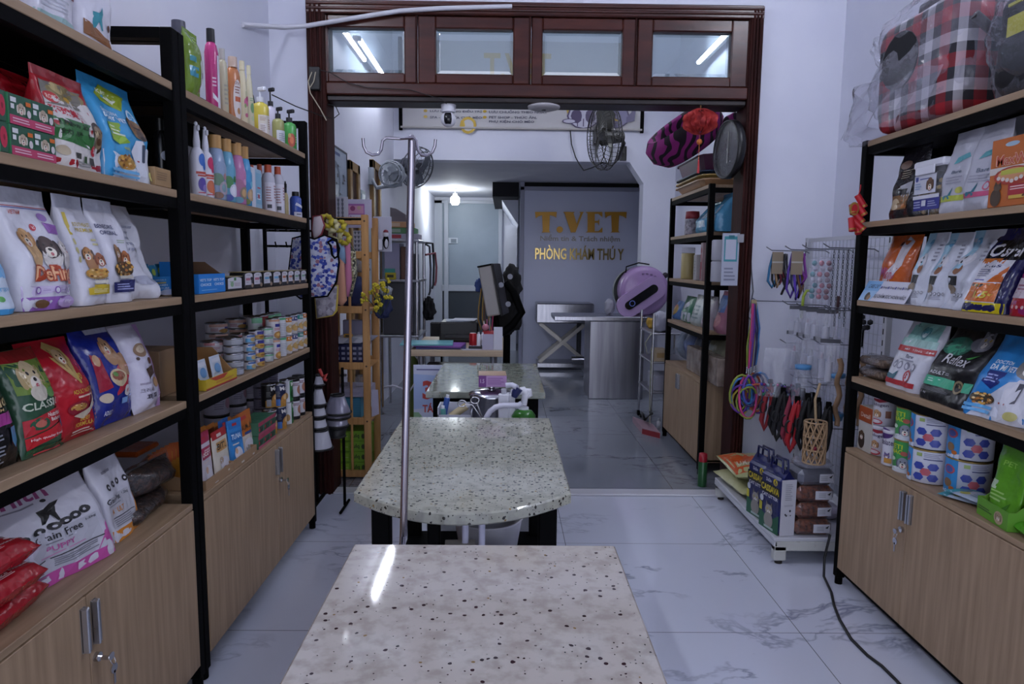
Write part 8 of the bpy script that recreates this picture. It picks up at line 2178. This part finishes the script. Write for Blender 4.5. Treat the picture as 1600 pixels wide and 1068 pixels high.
# desk
yd = 4.58; zt = .752; dx0, dx1 = at(640, 548, yd).x, at(786, 548, yd).x
t = thing('desk', 'small pale wood desk with thin metal legs behind the farthest table', 'desk', (0, yd, 0))
MB().box((dx0, 0, zt-.042), (dx1, .85, zt), noise_mix('beech_laminate', 'b09a80', 'c2ad92', 8, .45, (.4, 6, 6)), .003).build('desk_top', t)
for x in (dx0+.07, dx1-.07):
    for y in (.06, .78):
        MB().cyl((x, y, 0), (x, y, zt-.043), .02, P('8a8c94', .3, .8), n=14).build('leg', t)
MB().box((dx0+.05, .1, .56), (dx1-.05, .7, .57), P('3a3034', .6)).build('under_shelf', t)
zt += .001
q = lambda x, y: at(x, y, yd)
for k, (w, d, c, dz, x, rz, nm) in enumerate(((.34, .24, '2c2c6a', 0, .20, .05, 'dark blue folder at the bottom of the desk pile'), (.33, .24, '7a4a9a', .012, .19, -.08, 'violet folder in the middle of the desk pile'), (.36, .25, '5fa0a8', .024, .10, .06, 'aqua folder on top of the desk pile, sticking out to the left'))):
    m = MB(); m.box((-w/2, -d/2, 0), (w/2, d/2, .0105), P(c, .45), .001); m.box((-w/2+.006, -d/2+.004, .003), (w/2-.001, d/2-.004, .008), P('b4b4c0', .6))
    o = m.build('folder', None, (dx0+x, yd+.17, zt+dz), (0, 0, rz)); tag(o, nm, 'folder', 'folders on the desk')
m = MB(); m.box((0, 0, 0), (.09, .07, .022), P('1c1c22', .5), .004)
for i in range(4):
    for j in range(2):
        m.box((.006+.02*i, .008+.03*j, .022), (.022+.02*i, .032+.03*j, .025), P('b4b6c4', .5))
o = m.build('pager', None, (dx0+.395, yd+.06, zt)); tag(o, 'small black keypad with white keys beside the folders', 'keypad')
t = thing('drink_can', 'red drinks can with a black base on the desk', 'can', (q(738, 540).x, yd+.10, zt))
MB().lathe([(.001, 0), (.022, 0), (.027, .008), (.027, .098), (.022, .108)], P('a81c24', .3, .3), 20).build('can_body', t); MB().lathe([(.0222, .107), (.021, .109), (.001, .106)], P('a8a8ae', .3, 1), 20).build('lid', t)
t = thing('pen_cup', 'red cup of pens with a pink pom at the back of the desk', 'pen cup', (at(763, 520, yd+.36).x, yd+.36, zt))
MB().lathe([(.001, 0), (.035, 0), (.042, .10), (.039, .10), (.033, .006)], P('a81c28', .4), 20).build('cup', t)
for k, c_ in enumerate(('c9c9d0', 'b85a7a', '8a8a94', 'a0305a')):
    MB().cyl((.012*(k-1.5), 0, .01), (.022*(k-1.5), .01, .17+.012*k), .004, P(c_, .4), n=8).build('pen', t)
MB().ball((-.02, -.01, .125), .026, P('b87a8a', .8), 12).build('pom', t)
for k, (x, w, h, nm) in enumerate(((747, .022, .115, 'white upright bottle on the desk beside the red can'), (753, .020, .11, 'second white upright bottle, partly behind the desk calendar'))):
    t = thing('white_bottle', nm, 'bottle', (q(x, 540).x, yd+.09+.05*k, zt)); MB().lathe([(.001, 0), (w*.6, 0), (w*.62, .005), (w*.6, h*.85), (w*.3, h*.92)], WHT, 16).build('bottle_body', t); MB().cyl((0, 0, h*.9), (0, 0, h), w*.34, P('c0c0c8'), n=12).build('cap', t)
for k, (x, c_, nm) in enumerate(((762, 'a4a0b4', 'lilac tent calendar on the desk'), (778, 'c4c4d0', 'white tent card at the right end of the desk'))):
    m = MB(); w = .075 if k == 0 else .06; h = (.10, .15)[k]
    m.prism([(0, 0), (.003, 0), (.04, h), (.077, 0), (.08, 0), (.04, h+.004)], -w/2, w/2, P(c_, .5), 'x'); o = m.build('desk_calendar', None, (q(x, 540).x, yd+.04, zt)); tag(o, nm, 'calendar')
m = MB(); m.box((-.07, -.04, 0), (.07, .05, .004), P('b4b4c0', .6)); o = m.build('loose_paper', None, (q(735, 545).x, yd+.06, zt), (0, 0, .3)); tag(o, 'loose white paper at the front of the desk', 'paper')
t = thing('printer', 'black printer at the back of the desk with papers on it', 'printer', (at(722, 520, yd+.62).x, yd+.60, zt))
m = MB(); m.box((-.16, -.14, 0), (.13, .16, .15), P('0c0c10', .4), .012); m.build('housing', t); MB().box((-.12, -.15, .03), (.10, -.139, .06), P('1c1c22', .3), .004).build('paper_slot', t)
for k in range(2):
    m = MB(); m.box((-.12+.05*k, -.11, .152+.006*k), (.06+.05*k, .10, .156+.006*k), P(('a8b0bc', 'b8bcc8')[k], .6)); o = m.build('printed_sheet', None, t.location, (0, 0, .1-.2*k)); tag(o, ('lower', 'upper')[k]+' white sheet lying on the black printer', 'paper')
# monitor on its arm, edge to the camera
pm = at(766, 455, 5.0)
t = thing('computer_monitor', 'tilted monitor seen from its white back edge beside the desk', 'monitor', (pm.x, 5.0, pm.z), -.15)
M_ = Matrix.Rotation(radians(-11), 4, 'Y')
m = MB(M_); m.box((-.055, -.02, -.18), (.045, .30, .19), P('a09c98', .4), .01); m.build('housing', t)
m = MB(M_); m.box((.045, -.025, -.19), (.062, .31, .195), P('0c0c0e', .4), .004); m.box((-.058, -.022, .185), (.05, .30, .197), BLK); m.build('bezel', t)
MB().cyl((.02, .12, -.18), (.05, .14, zt-pm.z), .022, BLK, n=12).build('stand', t)
m = MB(); Pm = lambda x, y, Y=5.1: at(x, y, Y)-t.location
m.tube([Pm(790, 440), Pm(802, 455), Pm(815, 488), Pm(800, 508), Pm(785, 520)], .03, BLK, 10)
tag(m.build('monitor_arm', None, t.location), 'thick black folding arm bent towards the sign wall', 'arm')
m = MB(); softbox(m, .13, .16, .30, P('0a0a0c', .8), 2.5, 3, .04); o = m.build('black_jacket', None, at(800, 468, 5.5)-Vector((0, 0, .02))); tag(o, 'black jacket hanging beside the sign wall frame', 'jacket')
m = MB(); softbox(m, .22, .16, .40, P('0b0b0e', .8), 2.5, 8, .05); pq = at(792, 505, 5.6)-Vector((0, 0, .1)); m.cyl((0, 0, .02), (0, 0, -pq.z), .03, BLKM, n=10); m.cyl((0, 0, -pq.z+.03), (0, 0, -pq.z), .14, BLKM, n=20); o = m.build('equipment_bag', None, pq); tag(o, 'black bag and cables bundled behind the monitor', 'bag')
m = MB(); softbox(m, .07, .08, .10, P('28407a', .7), 2.5, 4, .015); o = m.build('blue_cloth', None, at(750, 446, 5.15)-Vector((0, 0, .05))); tag(o, 'blue cloth hanging at the left of the monitor', 'cloth')
for k in range(6):
    cord('hanging_cable', '%s loose cable hanging below the monitor, left of it' % (['ochre', 'black', 'ochre', 'brown', 'black', 'yellow'][k]+' '+['first', 'second', 'third', 'fourth', 'fifth', 'sixth'][k]), 'cable', [at(752+2*k, 450, 5.05), at(748+3*k, 480, 5.05), at(747+3.4*k, 498, 5.05), at(752+3*k, 515, 5.06)], .005, ['8a6a24', '141416', '9a7a2c', '5a3a1c', '18181a', 'a8862c'][k], 'cables below the monitor')
for k in range(3):
    m = MB(); p = at((783, 794, 797)[k], (445, 475, 432)[k], 5.05); m.cyl((0, 0, 0), (0, .02, 0), .02, P('8a8c98', .4), n=14); o = m.build('round_fitting', None, p); tag(o, 'pale round fitting on the black equipment, %s' % ('beside the monitor back', 'lowest', 'topmost')[k], 'fitting')
m = MB(); softbox(m, .10, .12, .36, P('4a5a1c', .7), 3, 3, .01); o = m.build('green_bin', None, (at(650, 575, 4.9).x-.03, 4.95, .30)); 
o.location.z = 0; o.scale.z = 1.85; tag(o, 'olive green bin standing left of the desk', 'bin')
cord('white_cable', 'white cable lying between the pine shelf and the promotion board', 'cable', [at(600, 605, 4.2), at(615, 602, 4.15), at(640, 611, 4.1), at(647, 600, 4.08)], .006, 'b4b4c0')
# steel frame with the grey cabinet at the left wall
fx0, fx1, fy0, fy1 = BXL+.05, at(655, 500, 5.9).x, 5.9, 6.45
t = thing('steel_rack', 'chrome frame rack at the left wall holding a grey cabinet', 'rack', (0, 0, 0))
zs_ = [at(640, y, fy0).z for y in (524, 437, 374)]
for x in (fx0+.02, fx1-.02):
    for y in (fy0+.02, fy1-.02):
        MB().cyl((x, y, 0), (x, y, zs_[2]), .014, CHROME, n=12).build('post', t)
for z in zs_:
    MB().box((fx0, fy0, z-.02), (fx1, fy1, z), P('90929c', .3, .8), .003).build('shelf', t)
t = thing('grey_incubator', 'dark grey cabinet with a bright edge handle on the chrome frame rack', 'cabinet', (0, 0, 0))
MB().box((fx0+.05, fy0+.03, zs_[0]+.001), (fx1-.05, fy1-.05, zs_[1]-.022), P('3c3c42', .45), .006).build('housing', t); MB().cyl((fx1-.07, fy0+.02, zs_[0]+.03), (fx1-.07, fy0+.02, zs_[1]-.05), .012, CHROME, n=12).build('handle', t)
m = MB()
for i in range(3):
    b_ = bx('storage_box', ('red and white flat box at the bottom of the rack-top pile', 'green edged flat box in the middle of the rack-top pile', 'orange edged box at the top of the rack-top pile')[i], 'box', (fx1-.30+.02*i, fy0+.02, zs_[2]+.001+.05*i), (fx1-.005-.03*i, fy0+.25, zs_[2]+.05+.05*i), ('9c98a8', '4a7a4c', 'b0825a')[i], [('r', .05, .2, .5, .8, ('a0303a', '8a9a8a', 'c0a48a')[i])])
m = MB(); m.prism([(0, 0), (.14, 0), (.13, .06), (.05, .11), (0, .12)], 0, .12, P('6c6468', .6), 'y'); o = m.build('paper_heap', None, (fx1-.25, fy0+.05, zs_[2]+.152)); tag(o, 'grey heap of papers on the topmost rack box', 'papers')
bx('document_box', 'tall pale lilac file box on the middle shelf of the chrome rack', 'box', (fx1-.30, fy0+.03, zs_[1]+.001), (fx1-.17, fy0+.3, zs_[2]-.03), '9490a8', [('r', 0, .1, .7, .3, '3a8a86')])
for k in range(3):
    bx('supply_box', ('brown book', 'white box file', 'dark box file')[k]+' standing on the middle shelf of the chrome rack', 'box', (fx1-.16+.045*k, fy0+.03, zs_[1]+.001), (fx1-.12+.045*k, fy0+.25, zs_[2]-.06-.03*k), ('5a3a2c', '9a98a8', '2a2a32')[k])
bx('yellow_box', 'small yellow and black box beside the file box', 'box', (fx1-.29, fy0+.0, zs_[1]+.001), (fx1-.2, fy0+.028, zs_[1]+.06), 'a89a1c', [('r', .2, .3, .8, .7, '2a2a1c')])
for k in range(3):
    x, y0, y1 = ((671, 385, 455), (676, 380, 445), (680, 395, 440))[k]
    cord('drip_hose', ('long grey', 'dark', 'pink and black')[k]+' tube hanging right of the chrome rack', 'tube', [Vector((fx1-.01+.004*k, fy1-.012*k, at(x, y0, 6.6).z+.02-.02*k)), at(x, y0, 6.6), at(x+2, (y0+y1)/2, 6.6), at(x+1, y1, 6.6), at(x-1, y1+6, 6.6)], .01, ('4a4e58', '2a2c32', '8a4a54')[k])
m = MB(); softbox(m, .10, .10, .22, P('101014', .8), 2.5, 3, .03); o = m.build('black_bag', None, (fx1+.035, 6.38, at(668, 500, 6.4).z)); tag(o, 'black bag hanging at the right side of the chrome rack', 'bag')
x0_, x1_, zc_ = at(672, 510, 5.7).x, at(692, 510, 5.7).x, at(680, 503, 5.7).z
t = thing('back_chair', 'dark chair between the chrome rack and the printer', 'chair', ((x0_+x1_)/2, 5.7, 0)); hw_ = (x1_-x0_)/2
MB().box((-hw_, 0, .55), (hw_, .03, zc_), P('17141a', .6), .01).build('backrest', t); MB().box((-hw_, .0, .42), (hw_, .36, .46), P('17141a', .6), .01).build('seat', t)
for sx in (-1, 1):
    for y in (.015, .34):
        MB().cyl((sx*(hw_-.012), y, 0), (sx*(hw_-.012), y, .43 if y > .1 else .6), .009, BLK, n=8).build('leg', t)

# ================================================================ RIGHT REAR RACK GOODS
def brack(pl, pr, yt, z, d, ins=.02):
    loc, rz, W, H = fit('B', z, ins, pl, pr, yt); return loc, rz, W, H
q1, q2, q3, q4 = Z2
# top: pet bed, trays
for k, (c_, pl, pr, y0, y1, nm) in enumerate((('c09a74', 1050, 1122, 303, 283, 'tan plastic tray at the bottom of the stack on the right rear rack'), ('b89a54', 1054, 1120, 283, 274, 'yellow plastic tray in the stack on the right rear rack'), ('1c3450', 1054, 1120, 274, 267, 'dark blue plastic tray in the stack on the right rear rack'), ('5a2a48', 1056, 1122, 267, 236, 'wine purple deep tray on top of the stack on the right rear rack'))):
    z = q1+.012+(0, .045, .072, .098)[k]; h = (.043, .025, .024, .10)[k]
    m = MB(); L_, D_ = .78-.02*k, .44
    r0 = [(x*L_/2, y*D_/2) for x, y in [(cos(a)*min(1.25, 1/max(abs(cos(a)), abs(sin(a)))*.96), sin(a)*min(1.25, 1/max(abs(cos(a)), abs(sin(a)))*.96)) for a in [i*2*pi/40 for i in range(40)]]]
    n = 40; rings = [[(x*.88, y*.86, 0) for x, y in r0], [(x, y, h) for x, y in r0], [(x*1.03, y*1.04, h) for x, y in r0], [(x*1.03, y*1.04, h-.008) for x, y in r0]]
    inner = [[(x*.96, y*.96, h) for x, y in r0], [(x*.86, y*.84, .005) for x, y in r0]]
    vs = sum(rings, []); fs = [tuple(range(n))[::-1]]
    for r in range(3):
        fs += [(r*n+i, r*n+(i+1) % n, (r+1)*n+(i+1) % n, (r+1)*n+i) for i in range(n)]
    mt = P(c_, .35); m.add(vs, fs, mt, False)
    vs = rings[1]+inner[0]+inner[1]; m.add(vs, [(i, (i+1) % n, n+(i+1) % n, n+i) for i in range(n)]+[(n+i, n+(i+1) % n, 2*n+(i+1) % n, 2*n+i) for i in range(n)]+[tuple(range(2*n, 3*n))], mt)
    o = m.build('plastic_tray', None, (1.25+.21, 4.80, z), (0, 0, -pi/2)); tag(o, nm, 'tray', 'trays on the right rear rack')
ZB, nt, b_ = new_mat('magenta_zebra_plush')
L = nt.links.new; tc = nt.nodes.new('ShaderNodeTexCoord'); wv = nt.nodes.new('ShaderNodeTexWave'); wv.inputs['Scale'].default_value = 5; wv.inputs['Distortion'].default_value = 9; wv.inputs['Detail'].default_value = 1; wv.inputs['Detail Scale'].default_value = 1.2
cr = nt.nodes.new('ShaderNodeValToRGB'); cr.color_ramp.interpolation = 'CONSTANT'; cr.color_ramp.elements[0].color = (*lin('8a2070'), 1); cr.color_ramp.elements[1].position = .62; cr.color_ramp.elements[1].color = (*lin('1c0a1a'), 1)
L(tc.outputs['Object'], wv.inputs['Vector']); L(wv.outputs['Fac'], cr.inputs[0]); L(cr.outputs[0], b_.inputs['Base Color']); b_.inputs['Roughness'].default_value = .9
t = thing('pet_bed', 'magenta and black zebra striped pet bed tilted on top of the trays', 'pet bed', (at(1062, 205, 4.5).x+.07, 4.66, at(1062, 203, 4.5).z))
M_ = Matrix.Scale(1.08, 4) @ Matrix.Rotation(radians(-38), 4, 'Y') @ Matrix.Rotation(radians(10), 4, 'X')
m = MB(M_); m.lathe([(.10, -.10), (.19, -.105), (.245, -.04), (.25, .04), (.21, .085), (.165, .07), (.15, .0), (.14, -.05)], ZB, 32); m.build('rim', t)
m = MB(M_); m.lathe([(.001, -.04), (.14, -.05), (.15, -.055)], P('141016', .9), 28); m.lathe([(.11, -.10), (.001, -.105)], P('141016', .9), 28); m.build('cushion', t)
t = thing('pet_bed', 'blue-grey and yellow pet bed behind the zebra striped one', 'pet bed', (1.54, 4.55, q1+.215))
m = MB(Matrix.Scale(.8, 4)); m.lathe([(.001, .0), (.17, .0), (.20, .05), (.19, .12), (.15, .12), (.13, .04), (.001, .03)], P('5a7a94', .8), 28); m.build('lower_bed', t); m = MB(Matrix.Scale(.8, 4)); m.lathe([(.13, .12), (.19, .125), (.20, .19), (.16, .2), (.12, .19)], P('a8862c', .8), 28); m.build('upper_bed', t)
m = MB(); softbox(m, .26, .30, .10, ZB, 3, 6, .01); o = m.build('folded_blanket', None, (1.55, 4.58, q1+.385)); tag(o, 'folded magenta striped blanket on top of the yellow bed', 'blanket')
# shelf 2
loc, rz, W, H = brack(1059, 1082, 338, q2, .1)
t = thing('treat_jar', 'clear jar of grey chews with a red top on the right rear rack', 'jar', loc+Vector((.05, 0, 0)), rz)
MB().lathe([(.001, 0), (.05, 0), (.052, .01), (.052, .11), (.045, .115)], noise_mix('grey_chews', '5a5660', 'b0aab4', 40, .5), 20).build('jar_body', t); MB().lathe([(.047, .114), (.05, .116), (.046, .165), (.001, .17)], P('8a2430', .5), 20).build('lid', t)
for k, (pl, pr, yt, w) in enumerate(((1083, 1102, 318, 'farther'), (1104, 1119, 303, 'nearer'))):
    loc, rz, W, H = brack(pl, pr, yt, q2, .1, .04)
    bag('wipes_pack', 'big sky blue pack in clear film, %s one on the right rear rack' % w, 'pack', 'B', 0, 0, 0, 0, 0, .20, 'gusset', '4a8aac', [('r', .55, .2, .9, .7, 'a0b8c8'), ('ln', .1, .3, .4, .7, 4, '7ab0c8')], lean=0, loc=loc, rz=rz, W=W, H=min(H, .24), mat=GL)
# shelf 3
loc, rz, W, H = brack(1054, 1073, 388, q3, .1)
t = thing('yellow_jar', 'cream-yellow tall jar on the right rear rack', 'jar', loc+Vector((.05, 0, 0)), rz); MB().lathe([(.001, 0), (.046, 0), (.048, .006), (.048, .18), (.044, .185)], P('b0a06c', .4), 20).build('jar_body', t); MB().lathe([(.047, .184), (.049, .186), (.047, .225), (.001, .227)], clear('c4c4cc', .3), 20).build('lid', t)
carton('product_carton', 'white slim carton in the middle of the right rear rack', 'box', brack(1080, 1090, 395, q3, .1)[0], -pi/2, .07, .12, .17, 'a8a4a4', [('ln', .2, .2, .8, .8, 5, '8a8686')])
for k in range(2):
    loc = brack(1091+7.5*k, 1098+7.5*k, 368, q3, .1)[0]
    carton('product_carton', 'red and white patterned tall carton, %s one on the right rear rack' % ('farther', 'nearer')[k], 'box', loc, -pi/2, .048, .10, .245, 'a08a8c', [('r', .1, .05, .6, .5, '8a1c30'), ('e', .5, .8, .3, .08, '8a1c30'), ('e', .4, .65, .2, .06, '9a3040'), ('r', .7, .3, .95, .6, '8a1c30')], [('e', .5, .7, .3, .06, '8a1c30'), ('r', .2, .1, .8, .45, '7a1c2c')])
for k in range(2):
    y = solve_y(1123, 1.32, q3+.1)
    t = thing('tissue_roll', 'white roll pack, %s of two stacked on the right rear rack' % O2[k], 'roll', (1.32, y, q3+.001+k*.13)); MB().lathe([(.001, 0), (.044, 0), (.047, .006), (.047, .122), (.04, .128), (.012, .128), (.012, .1)], P('b4b4be', .7), 22).build('roll_body', t)
t = thing('payment_sign', 'white card sign with an empty teal frame by the right jamb', 'sign', (0, 0, 0))
a = at(1130, 364, 3.835); b = at(1152, 446, 3.835)
m = MB(); m.box((a.x, 3.835, b.z), (b.x, 3.845, a.z), P('a8acbc', .5)); w, h = b.x-a.x, a.z-b.z
art(m, plane_S((a.x, 3.835, b.z), (w, 0, 0), (0, 0, h), (0, -1, 0)), [('r', .1, .46, .9, .94, '3f8a94'), ('r', .18, .5, .82, .88, 'b0b4c4'), ('r', .35, .9, .7, .96, '2c6a74'), ('ln', .15, .08, .85, .36, 4, '7a7e90')], h/w); m.build('card', t)
m = MB(); m.box((b.x-.012, 3.828, a.z-.05), (b.x+.022, 3.849, a.z-.005), P('9a9aa0', .3)); m.build('clip', t)
# shelf 4
for k, (pl, pr, yt, c_, els, nm) in enumerate(((1046, 1056, 470, '4a6a9a', [('e', .5, .5, .3, .3, 'b08a3c'), ('e', .4, .7, .2, .1, 'a03a2c')], 'blue and yellow toy bag at the far end of the lower right rear shelf'), (1057, 1076, 463, '2a6a4c', [('r', .1, .05, .9, .4, 'b0b4bc'), ('e', .4, .65, .2, .12, 'b4b4bc'), ('e', .6, .7, .1, .1, 'c0c0c8')], 'green and white bag on the lower right rear shelf'), (1072, 1091, 461, 'a0a8a8', [('ln', .2, .2, .8, .7, 4, '7a8a8a')], 'pale bag right of the green one on the lower right rear shelf'), (1090, 1104, 463, '98909a', [('e', .5, .4, .3, .2, '8a6a7a')], 'second pale bag near the post on the lower right rear shelf'), (1110, 1124, 455, '8a5a6a', [('r', .1, .5, .9, .9, '3a5a8a'), ('e', .5, .3, .3, .15, 'a87a7a')], 'pink and blue toy bag at the near end of the lower right rear shelf'))):
    loc, rz, W, H = brack(pl, pr, yt, q4, .1, .05)
    bag('toy_bag', nm, 'bag', 'B', 0, 0, 0, 0, 0, .12, 'slump', c_, els, lean=3, loc=loc, rz=rz, W=W, H=H)
ZC = .606
for k, (pl, pr, yt, c_, nm) in enumerate(((1050, 1062, 515, '7a8494', 'grey plush cushion in film at the far end of the rear cabinet'), (1060, 1078, 510, '5a6a94', 'blue-grey cushion in film on the rear cabinet'), (1076, 1090, 515, '3c4454', 'dark cushion in film on the rear cabinet'), (1092, 1118, 525, '8a8a74', 'cushion with a yellow patch in film behind the wrapped carton'))):
    loc, rz, W, H = brack(pl, pr, yt, ZC, .1, .10)
    bag('cushion_bag', nm, 'bag', 'B', 0, 0, 0, 0, 0, .14, 'pillow', c_, [('e', .5, .5, .2, .15, 'a08a3c')] if k == 3 else [], lean=4, loc=loc, rz=rz, W=W, H=H)
loc, rz, W, H = brack(1071, 1121, 549, ZC, .1, .04)
m = MB(); m.box((-W*.48, 0, 0), (W*.48, .08, H), noise_mix('wrapped_carton', '6a5c52', '988a80', 12, .25, bump=.6), .006); o = m.build('wrapped_carton', None, loc, (0, 0, rz)); tag(o, 'flat brown carton in shiny film standing on the rear cabinet', 'carton')
